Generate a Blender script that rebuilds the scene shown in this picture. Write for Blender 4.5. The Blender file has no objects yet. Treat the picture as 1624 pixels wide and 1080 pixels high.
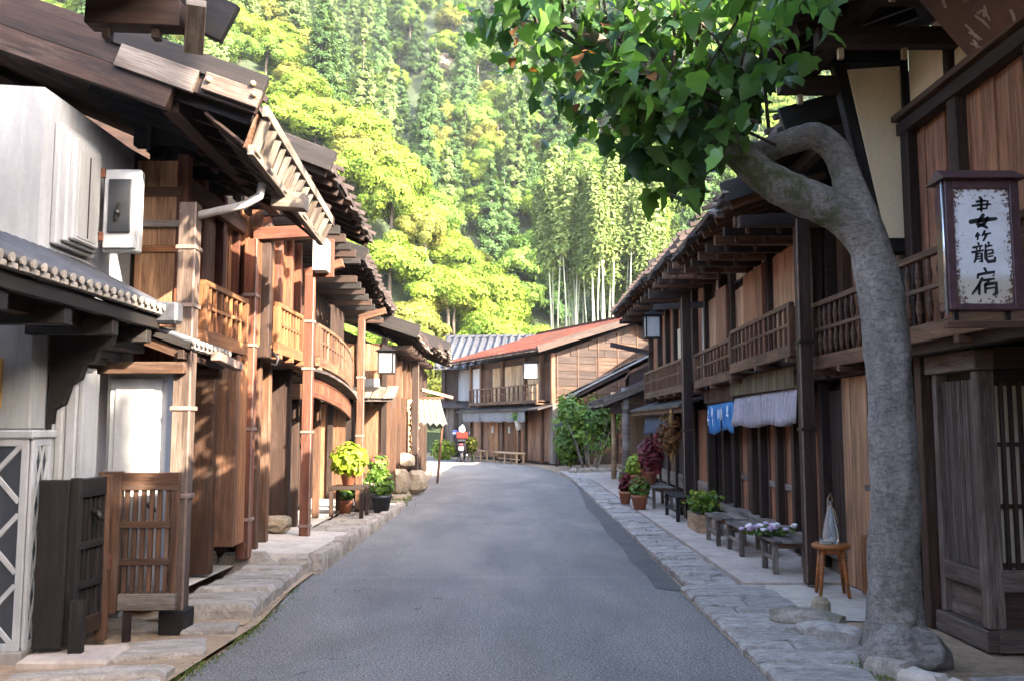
import bpy, bmesh, math, random
from mathutils import Vector, Matrix, noise
R = random.Random(11)
SC = bpy.context.scene
COL = SC.collection
rad = math.radians

# ------------------------------------------------------------------ camera, sky, sun, exposure
cd = bpy.data.cameras.new('camera')
cd.sensor_width = 36.0
cd.lens = 31.03
cd.clip_start = 0.05
cd.clip_end = 2000
cam = bpy.data.objects.new('camera', cd)
cam.location = (0, 0, 1.6)
cam.rotation_euler = (rad(90 + 5.386), 0, 0)
COL.objects.link(cam)
SC.camera = cam

SUN_AZ, SUN_EL = rad(132), rad(29)          # azimuth clockwise from +Y: behind the camera, to the right
w = bpy.data.worlds.new('World')
SC.world = w
w.use_nodes = True
nt = w.node_tree
sky = nt.nodes.new('ShaderNodeTexSky')
sky.sky_type = 'NISHITA'
sky.sun_disc = False
sky.sun_elevation = SUN_EL
sky.sun_rotation = SUN_AZ
sky.air_density = 0.6
sky.dust_density = 1.8
sky.ozone_density = 0.2
bg = nt.nodes['Background']
bg.inputs['Strength'].default_value = 0.15
nt.links.new(sky.outputs['Color'], bg.inputs['Color'])

sl = bpy.data.lights.new('sun', 'SUN')
sl.energy = 2.9
sl.angle = rad(0.5)
sl.color = (1.0, 0.89, 0.74)
sun = bpy.data.objects.new('sun', sl)
sdir = Vector((math.sin(SUN_AZ) * math.cos(SUN_EL), math.cos(SUN_AZ) * math.cos(SUN_EL), math.sin(SUN_EL)))
sun.rotation_euler = sdir.to_track_quat('Z', 'Y').to_euler()
sun.location = sdir * 60
COL.objects.link(sun)

SC.view_settings.view_transform = 'Standard'
SC.view_settings.look = 'None'
SC.view_settings.gamma = 1
SC.view_settings.exposure = 3.95
SC.view_settings.use_curve_mapping = False
SC.render.engine = 'CYCLES'
SC.cycles.max_bounces = 8
SC.cycles.diffuse_bounces = 4
SC.cycles.transparent_max_bounces = 6
SC.cycles.use_denoising = True

# ------------------------------------------------------------------ materials
M = {}

def mat(name):
    m = bpy.data.materials.new(name)
    m.use_nodes = True
    t = m.node_tree
    M[name] = m
    return t.nodes, t.links, t.nodes['Principled BSDF']

def rgb(c, k=1.0):
    return (c[0] * k, c[1] * k, c[2] * k, 1)

def noise_n(N, L, vec, scale, detail=4, rough=0.55, dist=0.0):
    n = N.new('ShaderNodeTexNoise')
    n.inputs['Scale'].default_value = scale
    n.inputs['Detail'].default_value = detail
    n.inputs['Roughness'].default_value = rough
    n.inputs['Distortion'].default_value = dist
    if vec is not None:
        L.new(vec, n.inputs['Vector'])
    return n.outputs['Fac']

def ramp(N, L, fac, stops):
    r = N.new('ShaderNodeValToRGB')
    while len(r.color_ramp.elements) < len(stops):
        r.color_ramp.elements.new(0.5)
    for e, (p, c) in zip(r.color_ramp.elements, stops):
        e.position = p
        e.color = c if len(c) == 4 else rgb(c)
    L.new(fac, r.inputs['Fac'])
    return r.outputs['Color']

def mapping(N, L, vec, scale, loc=(0, 0, 0)):
    m = N.new('ShaderNodeMapping')
    m.inputs['Scale'].default_value = scale
    m.inputs['Location'].default_value = loc
    L.new(vec, m.inputs['Vector'])
    return m.outputs['Vector']

def mixcol(N, L, fac, a, b, mode='MIX'):
    m = N.new('ShaderNodeMixRGB')
    m.blend_type = mode
    for s, v in ((m.inputs[0], fac), (m.inputs[1], a), (m.inputs[2], b)):
        if isinstance(v, bpy.types.NodeSocket):
            L.new(v, s)
        elif isinstance(v, (int, float)):
            s.default_value = v
        else:
            s.default_value = v if len(v) == 4 else rgb(v)
    return m.outputs[0]

def bump(N, L, B, h, strength=0.4, dist=0.01):
    b = N.new('ShaderNodeBump')
    b.inputs['Strength'].default_value = strength
    b.inputs['Distance'].default_value = dist
    L.new(h, b.inputs['Height'])
    L.new(b.outputs['Normal'], B.inputs['Normal'])

def rnd_vec(N, L):
    tc = N.new('ShaderNodeTexCoord')
    oi = N.new('ShaderNodeObjectInfo')
    cx = N.new('ShaderNodeVectorMath')
    cx.operation = 'SCALE'
    cx.inputs[0].default_value = (31.0, 17.0, 53.0)
    L.new(oi.outputs['Random'], cx.inputs['Scale'])
    ad = N.new('ShaderNodeVectorMath')
    ad.operation = 'ADD'
    L.new(tc.outputs['UV'], ad.inputs[0])
    L.new(cx.outputs[0], ad.inputs[1])
    return ad.outputs[0], oi.outputs['Random']

def value_jit(N, L, col, rnd, var):
    mr = N.new('ShaderNodeMapRange')
    mr.inputs['To Min'].default_value = 1 - var
    mr.inputs['To Max'].default_value = 1 + var
    L.new(rnd, mr.inputs['Value'])
    h = N.new('ShaderNodeHueSaturation')
    L.new(mr.outputs['Result'], h.inputs['Value'])
    L.new(col, h.inputs['Color'])
    return h.outputs['Color']

def wood(name, dark, light, grey=0.0, greyc=(0.22, 0.19, 0.165), rough=0.72, var=0.28, bmp=0.5, grain=24):
    N, L, B = mat(name)
    vec, rnd = rnd_vec(N, L)
    g = noise_n(N, L, mapping(N, L, vec, (1.3, grain, 1)), 1.0, 7, 0.66, 0.9)
    g2 = noise_n(N, L, mapping(N, L, vec, (0.7, 3.2, 1)), 1.0, 4, 0.6, 0.4)
    gf = noise_n(N, L, mapping(N, L, vec, (4, 110, 1)), 1.0, 3, 0.6, 0.2)
    c = ramp(N, L, g, [(0.28, dark), (0.5, tuple((a + b) / 2 for a, b in zip(dark, light))), (0.72, light)])
    c2 = ramp(N, L, g2, [(0.3, (0.30, 0.27, 0.25)), (0.62, (1.12, 1.1, 1.06))])
    c = mixcol(N, L, 0.75, c, c2, 'MULTIPLY')
    c3 = ramp(N, L, gf, [(0.32, (0.35, 0.34, 0.33)), (0.55, (1.1, 1.1, 1.1))])
    c = mixcol(N, L, 0.6, c, c3, 'MULTIPLY')
    if grey:
        gn = noise_n(N, L, mapping(N, L, vec, (1.1, 5, 1), (9, 4, 2)), 1.0, 6, 0.7, 0.3)
        f = ramp(N, L, gn, [(0.62 - 0.3 * grey, (0, 0, 0)), (0.95 - 0.35 * grey, (1, 1, 1))])
        gg = mixcol(N, L, 0.7, greyc, c3, 'MULTIPLY')
        c = mixcol(N, L, f, c, gg)
    c = value_jit(N, L, c, rnd, var)
    L.new(c, B.inputs['Base Color'])
    B.inputs['Roughness'].default_value = rough
    B.inputs['Specular IOR Level'].default_value = 0.3
    h = mixcol(N, L, 0.45, g, gf)
    bump(N, L, B, h, bmp, 0.006)

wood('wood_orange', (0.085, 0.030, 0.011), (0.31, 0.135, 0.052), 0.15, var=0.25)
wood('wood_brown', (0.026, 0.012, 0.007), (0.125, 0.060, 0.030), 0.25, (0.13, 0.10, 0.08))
wood('wood_red', (0.05, 0.015, 0.008), (0.19, 0.066, 0.034), 0.25, (0.14, 0.10, 0.08))
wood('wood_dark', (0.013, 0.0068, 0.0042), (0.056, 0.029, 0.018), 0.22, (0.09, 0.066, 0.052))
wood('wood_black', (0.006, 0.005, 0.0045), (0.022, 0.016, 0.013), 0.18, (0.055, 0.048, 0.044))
wood('wood_mid', (0.044, 0.020, 0.010), (0.175, 0.086, 0.045), 0.35, (0.155, 0.112, 0.085))
wood('wood_redbrown', (0.075, 0.034, 0.017), (0.32, 0.16, 0.082), 0.2, (0.2, 0.15, 0.12))  # reddish brown, the colour of the boards themselves
wood('wood_pale', (0.24, 0.145, 0.075), (0.50, 0.35, 0.20), 0.2, (0.34, 0.29, 0.23))
wood('wood_grey', (0.05, 0.036, 0.028), (0.19, 0.15, 0.118), 0.7, (0.24, 0.205, 0.172))
wood('wood_weathered', (0.03, 0.02, 0.015), (0.15, 0.112, 0.08), 0.85, (0.23, 0.19, 0.145), var=0.3, bmp=0.9, grain=16)
wood('roof_board', (0.016, 0.012, 0.011), (0.075, 0.056, 0.048), 0.6, (0.12, 0.10, 0.09), bmp=0.7, grain=14)
wood('wood_bay', (0.034, 0.022, 0.016), (0.155, 0.105, 0.078), 0.55, (0.21, 0.165, 0.13))
wood('wood_cedar', (0.20, 0.095, 0.045), (0.58, 0.33, 0.18), 0.1, (0.3, 0.22, 0.17), var=0.2)
wood('wood_russet', (0.10, 0.037, 0.018), (0.39, 0.175, 0.088), 0.15, (0.22, 0.14, 0.10), var=0.25)
wood('wood_stool', (0.24, 0.075, 0.018), (0.42, 0.16, 0.045), 0.0, rough=0.4, var=0.1, bmp=0.15)
wood('bamboo_screen', (0.12, 0.085, 0.045), (0.28, 0.21, 0.12), 0.3, (0.25, 0.2, 0.15))

def plaster(name, col, stain=0.25, rough=0.85):
    N, L, B = mat(name)
    tc = N.new('ShaderNodeTexCoord')
    geo = N.new('ShaderNodeNewGeometry')
    pos = geo.outputs['Position']
    n1 = noise_n(N, L, mapping(N, L, pos, (1.6, 1.6, 0.45)), 1.6, 6, 0.62, 0.5)
    n2 = noise_n(N, L, pos, 26, 5, 0.6)
    n3 = noise_n(N, L, mapping(N, L, pos, (7, 7, 0.7)), 1.4, 6, 0.7, 0.3)
    c = ramp(N, L, n1, [(0.3, tuple(x * (1 - stain) for x in col)), (0.62, col)])
    c = mixcol(N, L, stain * 0.9, c, ramp(N, L, n3, [(0.36, (0.42, 0.39, 0.35)), (0.56, (1, 1, 1))]), 'MULTIPLY')
    c = mixcol(N, L, 0.16, c, ramp(N, L, n2, [(0.35, (0.6, 0.6, 0.6)), (0.6, (1, 1, 1))]), 'MULTIPLY')
    L.new(c, B.inputs['Base Color'])
    B.inputs['Roughness'].default_value = rough
    bump(N, L, B, mixcol(N, L, 0.5, n1, n2), 0.25, 0.01)

plaster('plaster_white', (0.345, 0.345, 0.34), 0.26)
plaster('plaster_lime', (0.33, 0.325, 0.31), 0.32)
plaster('plaster_cream', (0.78, 0.62, 0.40), 0.10)
plaster('plaster_grey', (0.20, 0.19, 0.185), 0.35)
plaster('namako_tile', (0.035, 0.040, 0.048), 0.35, 0.55)
plaster('concrete', (0.47, 0.385, 0.31), 0.30)
plaster('concrete_pale', (0.52, 0.445, 0.355), 0.28)
plaster('clay_pot', (0.36, 0.125, 0.06), 0.3, 0.7)
plaster('pot_dark', (0.03, 0.032, 0.036), 0.3, 0.5)
plaster('foundation', (0.24, 0.215, 0.185), 0.4)

def stone(name, lo, hi, moss=0.0, sc=5.0, bm=1.0):
    N, L, B = mat(name)
    geo = N.new('ShaderNodeNewGeometry')
    oi = N.new('ShaderNodeObjectInfo')
    pos = geo.outputs['Position']
    n1 = noise_n(N, L, mapping(N, L, pos, (1, 2.6, 1.5)), sc, 8, 0.68, 0.6)
    n2 = noise_n(N, L, pos, sc * 9, 5, 0.7)
    c = ramp(N, L, n1, [(0.28, lo), (0.7, hi)])
    c = mixcol(N, L, 0.5, c, ramp(N, L, n2, [(0.34, (0.4, 0.4, 0.4)), (0.62, (1.15, 1.15, 1.15))]), 'MULTIPLY')
    if moss:
        n3 = noise_n(N, L, pos, 2.2, 7, 0.7, 0.4)
        f = ramp(N, L, n3, [(0.66 - 0.22 * moss, (0, 0, 0)), (0.78 - 0.2 * moss, (1, 1, 1))])
        c = mixcol(N, L, mixcol(N, L, 0.75, (0, 0, 0), f), c, (0.075, 0.085, 0.03))
    c = value_jit(N, L, c, oi.outputs['Random'], 0.16)
    L.new(c, B.inputs['Base Color'])
    B.inputs['Roughness'].default_value = 0.85
    bump(N, L, B, mixcol(N, L, 0.35, n1, n2), bm, 0.035)

stone('slab_stone', (0.15, 0.13, 0.108), (0.56, 0.50, 0.43), 0.15, 9, 1.0)
stone('slab_warm', (0.19, 0.155, 0.12), (0.46, 0.39, 0.31), 0.25, 6, 1.0)
stone('rock', (0.15, 0.12, 0.09), (0.42, 0.36, 0.28), 0.35, 4, 1.0)
stone('rock_pale', (0.17, 0.125, 0.08), (0.36, 0.28, 0.18), 0.0, 4, 0.8)
stone('dirt', (0.23, 0.15, 0.085), (0.42, 0.29, 0.175), 0.2, 2.2, 0.6)
stone('moss', (0.05, 0.055, 0.016), (0.13, 0.13, 0.04), 0.5, 14, 1.0)
stone('earth_hill', (0.012, 0.022, 0.007), (0.04, 0.06, 0.016), 0.5, 0.35, 1.0)

def asphalt():
    N, L, B = mat('asphalt')
    geo = N.new('ShaderNodeNewGeometry')
    pos = geo.outputs['Position']
    fine = noise_n(N, L, pos, 70, 6, 0.8)
    vo = N.new('ShaderNodeTexVoronoi')
    vo.inputs['Scale'].default_value = 85
    L.new(pos, vo.inputs['Vector'])
    med = noise_n(N, L, mapping(N, L, pos, (1.0, 0.45, 1)), 1.1, 6, 0.6, 0.4)
    c = ramp(N, L, fine, [(0.38, (0.031, 0.027, 0.023)), (0.49, (0.112, 0.101, 0.088)), (0.60, (0.35, 0.32, 0.28))])
    fl = ramp(N, L, vo.outputs['Color'], [(0.72, (0, 0, 0)), (0.86, (1, 1, 1))])
    c = mixcol(N, L, mixcol(N, L, 0.35, (0, 0, 0), fl), c, (0.30, 0.30, 0.30))
    c = mixcol(N, L, 0.85, c, ramp(N, L, med, [(0.3, (0.74, 0.74, 0.78)), (0.5, (1, 1, 1)), (0.72, (1.28, 1.24, 1.2))]), 'MULTIPLY')
    # fine branching cracks: thin contour lines of a slow noise, broken up by a second one
    cn = noise_n(N, L, pos, 0.9, 3, 0.62, 0.6)
    cs = N.new('ShaderNodeMath'); cs.operation = 'SUBTRACT'
    L.new(cn, cs.inputs[0]); cs.inputs[1].default_value = 0.5
    ca = N.new('ShaderNodeMath'); ca.operation = 'ABSOLUTE'
    L.new(cs.outputs[0], ca.inputs[0])
    ck = ramp(N, L, ca.outputs[0], [(0.0, (1, 1, 1)), (0.0035, (0, 0, 0))])
    cm = ramp(N, L, noise_n(N, L, pos, 0.45, 3, 0.5), [(0.47, (0, 0, 0)), (0.56, (0.75, 0.75, 0.75))])
    c = mixcol(N, L, mixcol(N, L, 1.0, ck, cm, 'MULTIPLY'), c, (0.018, 0.017, 0.016))
    st = noise_n(N, L, mapping(N, L, pos, (1.4, 0.5, 1), (7, 3, 0)), 0.55, 6, 0.68, 0.8)
    c = mixcol(N, L, 0.7, c, ramp(N, L, st, [(0.36, (0.78, 0.75, 0.72)), (0.5, (1, 1, 1)), (0.68, (1.32, 1.25, 1.14))]), 'MULTIPLY')
    # worn lane: smoother, paler wheel tracks along the road, and one seam across it
    sep = N.new('ShaderNodeSeparateXYZ')
    L.new(pos, sep.inputs[0])
    wob = noise_n(N, L, pos, 1.7, 3, 0.5)
    ad = N.new('ShaderNodeMath'); ad.operation = 'MULTIPLY_ADD'
    L.new(wob, ad.inputs[0]); ad.inputs[1].default_value = 0.12
    L.new(sep.outputs['Y'], ad.inputs[2])
    for yy, wd, k in ((9.52, 0.04, 1.2), (8.98, 0.03, 1.12), (13.9, 0.03, 1.12)):
        sb = N.new('ShaderNodeMath'); sb.operation = 'SUBTRACT'
        L.new(ad.outputs[0], sb.inputs[0]); sb.inputs[1].default_value = yy
        ab = N.new('ShaderNodeMath'); ab.operation = 'ABSOLUTE'
        L.new(sb.outputs[0], ab.inputs[0])
        f = ramp(N, L, ab.outputs[0], [(wd * 0.4, (k, k, k * 0.98)), (wd, (1, 1, 1))])
        c = mixcol(N, L, 1.0, c, f, 'MULTIPLY')
    L.new(c, B.inputs['Base Color'])
    B.inputs['Roughness'].default_value = 0.78
    bump(N, L, B, fine, 0.8, 0.012)
asphalt()

def asphalt_dark():
    N, L, B = mat('asphalt_dark')
    geo = N.new('ShaderNodeNewGeometry')
    fine = noise_n(N, L, geo.outputs['Position'], 120, 4, 0.75)
    med = noise_n(N, L, geo.outputs['Position'], 1.8, 6, 0.6, 0.4)
    c = ramp(N, L, fine, [(0.3, (0.034, 0.031, 0.029)), (0.72, (0.15, 0.14, 0.13))])
    c = mixcol(N, L, 0.8, c, ramp(N, L, med, [(0.3, (0.7, 0.68, 0.66)), (0.7, (1.3, 1.22, 1.15))]), 'MULTIPLY')
    L.new(c, B.inputs['Base Color'])
    B.inputs['Roughness'].default_value = 0.85
    bump(N, L, B, fine, 0.8, 0.012)
asphalt_dark()

def simple(name, col, rough=0.6, metal=0.0, nz=0.25, sc=20, bmp=0.15, spec=0.4):
    N, L, B = mat(name)
    geo = N.new('ShaderNodeNewGeometry')
    oi = N.new('ShaderNodeObjectInfo')
    n1 = noise_n(N, L, geo.outputs['Position'], sc, 5, 0.6, 0.2)
    c = ramp(N, L, n1, [(0.3, tuple(x * (1 - nz) for x in col)), (0.7, tuple(min(1, x * (1 + nz)) for x in col))])
    c = value_jit(N, L, c, oi.outputs['Random'], nz * 0.5)
    L.new(c, B.inputs['Base Color'])
    B.inputs['Roughness'].default_value = rough
    B.inputs['Metallic'].default_value = metal
    B.inputs['Specular IOR Level'].default_value = spec
    if bmp:
        bump(N, L, B, n1, bmp, 0.01)

simple('metal_brown', (0.12, 0.075, 0.06), 0.5, 0.0, 0.3, 9)
simple('roof_metal', (0.05, 0.036, 0.031), 0.7, 0.0, 0.35, 5, spec=0.12)
simple('roof_red', (0.080, 0.026, 0.021), 0.8, 0.0, 0.3, 3, spec=0.05)
def rusty():
    N, L, B = mat('roof_rust')
    geo = N.new('ShaderNodeNewGeometry')
    n1 = noise_n(N, L, mapping(N, L, geo.outputs['Position'], (1, 1, 1)), 0.9, 7, 0.7, 0.5)
    c = ramp(N, L, n1, [(0.36, (0.030, 0.022, 0.019)), (0.48, (0.050, 0.016, 0.012)), (0.68, (0.060, 0.034, 0.027))])
    L.new(c, B.inputs['Base Color'])
    B.inputs['Roughness'].default_value = 0.85
    B.inputs['Specular IOR Level'].default_value = 0.05
rusty()
simple('roof_tile', (0.045, 0.045, 0.048), 0.6, 0.0, 0.35, 6, spec=0.2)
simple('tile_dark', (0.05, 0.05, 0.055), 0.5, 0.0, 0.4, 12)
simple('tile_end', (0.26, 0.22, 0.175), 0.6, 0.0, 0.3, 14)
simple('pale_roof', (0.17, 0.16, 0.15), 0.7, 0.0, 0.35, 3)
simple('iron', (0.02, 0.018, 0.017), 0.45, 0.5, 0.3, 30)
simple('rust', (0.10, 0.035, 0.015), 0.8, 0.0, 0.5, 30)
simple('gutter_metal', (0.20, 0.14, 0.11), 0.5, 0.2, 0.3, 12)
simple('gutter_pale', (0.42, 0.37, 0.32), 0.5, 0.1, 0.25, 12)
simple('sign_frame', (0.07, 0.036, 0.036), 0.38, 0.0, 0.3, 20)
simple('white_paint', (0.35, 0.35, 0.34), 0.5, 0.0, 0.1, 12)
simple('screen_grey', (0.022, 0.023, 0.025), 0.35, 0.0, 0.2, 6)
simple('ink', (0.012, 0.012, 0.012), 0.7, 0.0, 0.2, 40)
simple('letter_pale', (0.36, 0.27, 0.2), 0.8, 0.0, 0.3, 40)
simple('sign_brown', (0.085, 0.03, 0.015), 0.5, 0.0, 0.35, 8)
simple('cloth_grey', (0.33, 0.29, 0.29), 0.9, 0.0, 0.12, 16)
simple('cloth_blue', (0.035, 0.15, 0.33), 0.9, 0.0, 0.12, 16)
simple('cloth_slate', (0.06, 0.075, 0.095), 0.9, 0.0, 0.2, 16)
simple('cloth_pale', (0.12, 0.115, 0.11), 0.9, 0.0, 0.2, 10)
simple('cloth_white', (0.72, 0.72, 0.7), 0.9, 0.0, 0.1, 16)
simple('cloth_tent', (0.085, 0.09, 0.075), 0.9, 0.0, 0.15, 8)
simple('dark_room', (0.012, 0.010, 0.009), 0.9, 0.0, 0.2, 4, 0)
simple('paper', (0.33, 0.315, 0.27), 0.8, 0.0, 0.1, 6)
simple('shoji', (0.42, 0.34, 0.23), 0.8, 0.0, 0.15, 3)
simple('yellow_board', (0.40, 0.22, 0.045), 0.7, 0.0, 0.25, 6)
simple('firewood', (0.36, 0.25, 0.14), 0.85, 0.0, 0.35, 14)
simple('rubber', (0.015, 0.015, 0.016), 0.6, 0.0, 0.2, 30)
simple('moto_red', (0.16, 0.016, 0.010), 0.35, 0.0, 0.15, 10)
simple('moto_body', (0.018, 0.014, 0.018), 0.35, 0.0, 0.2, 10)
simple('chrome', (0.5, 0.5, 0.5), 0.25, 0.9, 0.1, 10)
simple('blue_helmet', (0.07, 0.09, 0.28), 0.4, 0.0, 0.1, 10)
simple('bamboo_culm', (0.30, 0.31, 0.22), 0.55, 0.0, 0.25, 2)
simple('lantern_glass', (0.34, 0.33, 0.30), 0.4, 0.0, 0.1, 8)
simple('petal_mauve', (0.50, 0.36, 0.48), 0.8, 0.0, 0.2, 30)
simple('petal_red', (0.35, 0.04, 0.05), 0.8, 0.0, 0.3, 30)
simple('petal_white', (0.7, 0.68, 0.62), 0.8, 0.0, 0.1, 30)
simple('dried_flower', (0.40, 0.24, 0.08), 0.9, 0.0, 0.4, 30)

def glass_bottle():
    N, L, B = mat('glass_vase')
    B.inputs['Base Color'].default_value = (0.85, 0.9, 0.9, 1)
    B.inputs['Roughness'].default_value = 0.08
    B.inputs['Transmission Weight'].default_value = 0.85
    geo = N.new('ShaderNodeNewGeometry')
    n = noise_n(N, L, geo.outputs['Position'], 60, 3, 0.5)
    bump(N, L, B, n, 0.2, 0.004)
glass_bottle()

def sign_face():
    N, L, B = mat('sign_face')
    geo = N.new('ShaderNodeNewGeometry')
    pos = geo.outputs['Position']
    n1 = noise_n(N, L, pos, 38, 6, 0.7, 0.2)
    n2 = noise_n(N, L, pos, 5, 5, 0.6, 0.4)
    tc = N.new('ShaderNodeTexCoord')
    sx = N.new('ShaderNodeSeparateXYZ')
    L.new(tc.outputs['Generated'], sx.inputs[0])
    c = ramp(N, L, n2, [(0.3, (0.50, 0.48, 0.44)), (0.7, (0.62, 0.62, 0.60))])
    # rust spots thicken towards the edges and the foot of the enamel
    def tri(o, k):
        a = N.new('ShaderNodeMath'); a.operation = 'SUBTRACT'
        L.new(o, a.inputs[0]); a.inputs[1].default_value = 0.5
        b = N.new('ShaderNodeMath'); b.operation = 'ABSOLUTE'
        L.new(a.outputs[0], b.inputs[0])
        p = N.new('ShaderNodeMath'); p.operation = 'POWER'
        L.new(b.outputs[0], p.inputs[0]); p.inputs[1].default_value = 4
        q = N.new('ShaderNodeMath'); q.operation = 'MULTIPLY'
        L.new(p.outputs[0], q.inputs[0]); q.inputs[1].default_value = k
        return q.outputs[0]
    s = N.new('ShaderNodeMath'); s.operation = 'ADD'
    L.new(tri(sx.outputs['X'], 3.2), s.inputs[0]); L.new(tri(sx.outputs['Z'], 2.4), s.inputs[1])
    s2 = N.new('ShaderNodeMath'); s2.operation = 'ADD'
    L.new(s.outputs[0], s2.inputs[0]); L.new(n1, s2.inputs[1])
    f = ramp(N, L, s2.outputs[0], [(0.665, (0, 0, 0)), (0.70, (1, 1, 1))])
    low = ramp(N, L, sx.outputs['Z'], [(0.20, (0.72, 0.62, 0.46)), (0.27, (1, 1, 1))])
    c = mixcol(N, L, 0.8, c, low, 'MULTIPLY')
    c = mixcol(N, L, f, c, (0.10, 0.05, 0.03))
    L.new(c, B.inputs['Base Color'])
    B.inputs['Roughness'].default_value = 0.45
sign_face()

def bark(name, lo, hi, mossy):
    N, L, B = mat(name)
    geo = N.new('ShaderNodeNewGeometry')
    pos = geo.outputs['Position']
    n1 = noise_n(N, L, mapping(N, L, pos, (1, 1, 0.55)), 3.0, 7, 0.65, 0.5)
    n2 = noise_n(N, L, mapping(N, L, pos, (1, 1, 2.6)), 18, 6, 0.75, 0.8)
    n4 = noise_n(N, L, mapping(N, L, pos, (1, 1, 0.35)), 60, 4, 0.7, 0.2)
    c = ramp(N, L, n1, [(0.3, lo), (0.66, hi)])
    c = mixcol(N, L, 0.7, c, ramp(N, L, n2, [(0.36, (0.28, 0.26, 0.24)), (0.56, (1.15, 1.15, 1.15))]), 'MULTIPLY')
    c = mixcol(N, L, 0.6, c, ramp(N, L, n4, [(0.35, (0.55, 0.55, 0.55)), (0.6, (1.1, 1.1, 1.1))]), 'MULTIPLY')
    if mossy:
        at = N.new('ShaderNodeAttribute'); at.attribute_name = 'moss'
        mm = N.new('ShaderNodeMath'); mm.operation = 'MULTIPLY'
        n3 = noise_n(N, L, pos, 7, 6, 0.7, 0.4)
        f0 = ramp(N, L, n3, [(0.40, (0, 0, 0)), (0.56, (1, 1, 1))])
        L.new(f0, mm.inputs[0]); L.new(at.outputs['Fac'], mm.inputs[1])
        c = mixcol(N, L, mm.outputs[0], c, (0.055, 0.062, 0.018))
    L.new(c, B.inputs['Base Color'])
    B.inputs['Roughness'].default_value = 0.85
    bump(N, L, B, mixcol(N, L, 0.4, n2, n4), 1.0, 0.022)
bark('bark_grey', (0.125, 0.105, 0.085), (0.29, 0.255, 0.215), True)
bark('bark_dark', (0.045, 0.033, 0.024), (0.12, 0.09, 0.065), False)

def leaf(name, a, b, trans=0.45, rough=0.55, var=0.3, vein=False, nsc=0.35):
    N, L, B = mat(name)
    oi = N.new('ShaderNodeObjectInfo')
    geo = N.new('ShaderNodeNewGeometry')
    n1 = noise_n(N, L, geo.outputs['Position'], nsc, 3, 0.6)
    at = N.new('ShaderNodeAttribute'); at.attribute_name = 'tone'
    m2 = N.new('ShaderNodeMath'); m2.operation = 'MULTIPLY_ADD'
    L.new(at.outputs['Fac'], m2.inputs[0]); m2.inputs[1].default_value = 0.75
    m3 = N.new('ShaderNodeMath'); m3.operation = 'MULTIPLY'
    L.new(n1, m3.inputs[0]); m3.inputs[1].default_value = 0.3
    L.new(m3.outputs[0], m2.inputs[2])
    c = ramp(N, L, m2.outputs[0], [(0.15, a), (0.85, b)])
    c = value_jit(N, L, c, oi.outputs['Random'], var)
    L.new(c, B.inputs['Base Color'])
    B.inputs['Roughness'].default_value = rough
    B.inputs['Specular IOR Level'].default_value = 0.35 if nsc > 1 else 0.06
    tr = N.new('ShaderNodeBsdfTranslucent')
    tc2 = mixcol(N, L, 1.0, c, (1.15, 1.25, 0.55), 'MULTIPLY')
    L.new(tc2, tr.inputs['Color'])
    mx = N.new('ShaderNodeMixShader')
    mx.inputs[0].default_value = trans
    L.new(B.outputs[0], mx.inputs[1]); L.new(tr.outputs[0], mx.inputs[2])
    out = [n for n in N if n.type == 'OUTPUT_MATERIAL'][0]
    L.new(mx.outputs[0], out.inputs['Surface'])

leaf('leaf_plane', (0.032, 0.080, 0.032), (0.12, 0.225, 0.05), 0.55, 0.35, 0.4, nsc=3)
leaf('leaf_plane_dry', (0.10, 0.035, 0.012), (0.24, 0.10, 0.025), 0.35, 0.7, 0.3, nsc=3)
leaf('leaf_lime', (0.05, 0.095, 0.013), (0.24, 0.32, 0.045), 0.35, 0.6, 0.22)
leaf('leaf_yellow', (0.085, 0.10, 0.022), (0.27, 0.27, 0.06), 0.45, 0.6, 0.2)
leaf('leaf_green', (0.036, 0.075, 0.015), (0.15, 0.23, 0.04), 0.28, 0.6, 0.28)
leaf('leaf_fir', (0.016, 0.042, 0.017), (0.075, 0.13, 0.036), 0.18, 0.6, 0.28)
leaf('leaf_fir_pale', (0.030, 0.062, 0.020), (0.13, 0.18, 0.052), 0.18, 0.6, 0.22)
leaf('leaf_bamboo', (0.07, 0.11, 0.03), (0.22, 0.28, 0.09), 0.4, 0.6, 0.2)
leaf('leaf_bare', (0.14, 0.12, 0.10), (0.26, 0.22, 0.19), 0.2, 0.8, 0.15)
leaf('leaf_shrub', (0.035, 0.085, 0.014), (0.14, 0.22, 0.03), 0.4, 0.5, 0.25, nsc=2)
leaf('leaf_shrub_lime', (0.12, 0.17, 0.012), (0.30, 0.36, 0.03), 0.4, 0.5, 0.2, nsc=2)
leaf('leaf_red', (0.09, 0.012, 0.016), (0.26, 0.04, 0.045), 0.35, 0.5, 0.25, nsc=2)
leaf('grass_blade', (0.06, 0.10, 0.015), (0.16, 0.20, 0.035), 0.4, 0.6, 0.2, nsc=2)

# ------------------------------------------------------------------ helpers
W = {}
I4 = Matrix.Identity(4)

def tag(o, label=None, cat=None, group=None, kind=None):
    if label: o['label'] = label
    if cat: o['category'] = cat
    if group: o['group'] = group
    if kind: o['kind'] = kind
    return o

def put(o, par, mw):
    COL.objects.link(o)
    W[o.name] = mw
    if par is not None:
        o.parent = par
        o.matrix_basis = W[par.name].inverted() @ mw
    else:
        o.matrix_basis = mw
    return o

def thing(name, label, cat, loc, group=None):
    o = bpy.data.objects.new(name, None)
    o.empty_display_size = 0.2
    put(o, None, Matrix.Translation(Vector(loc)))
    return tag(o, label, cat, group)

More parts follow.
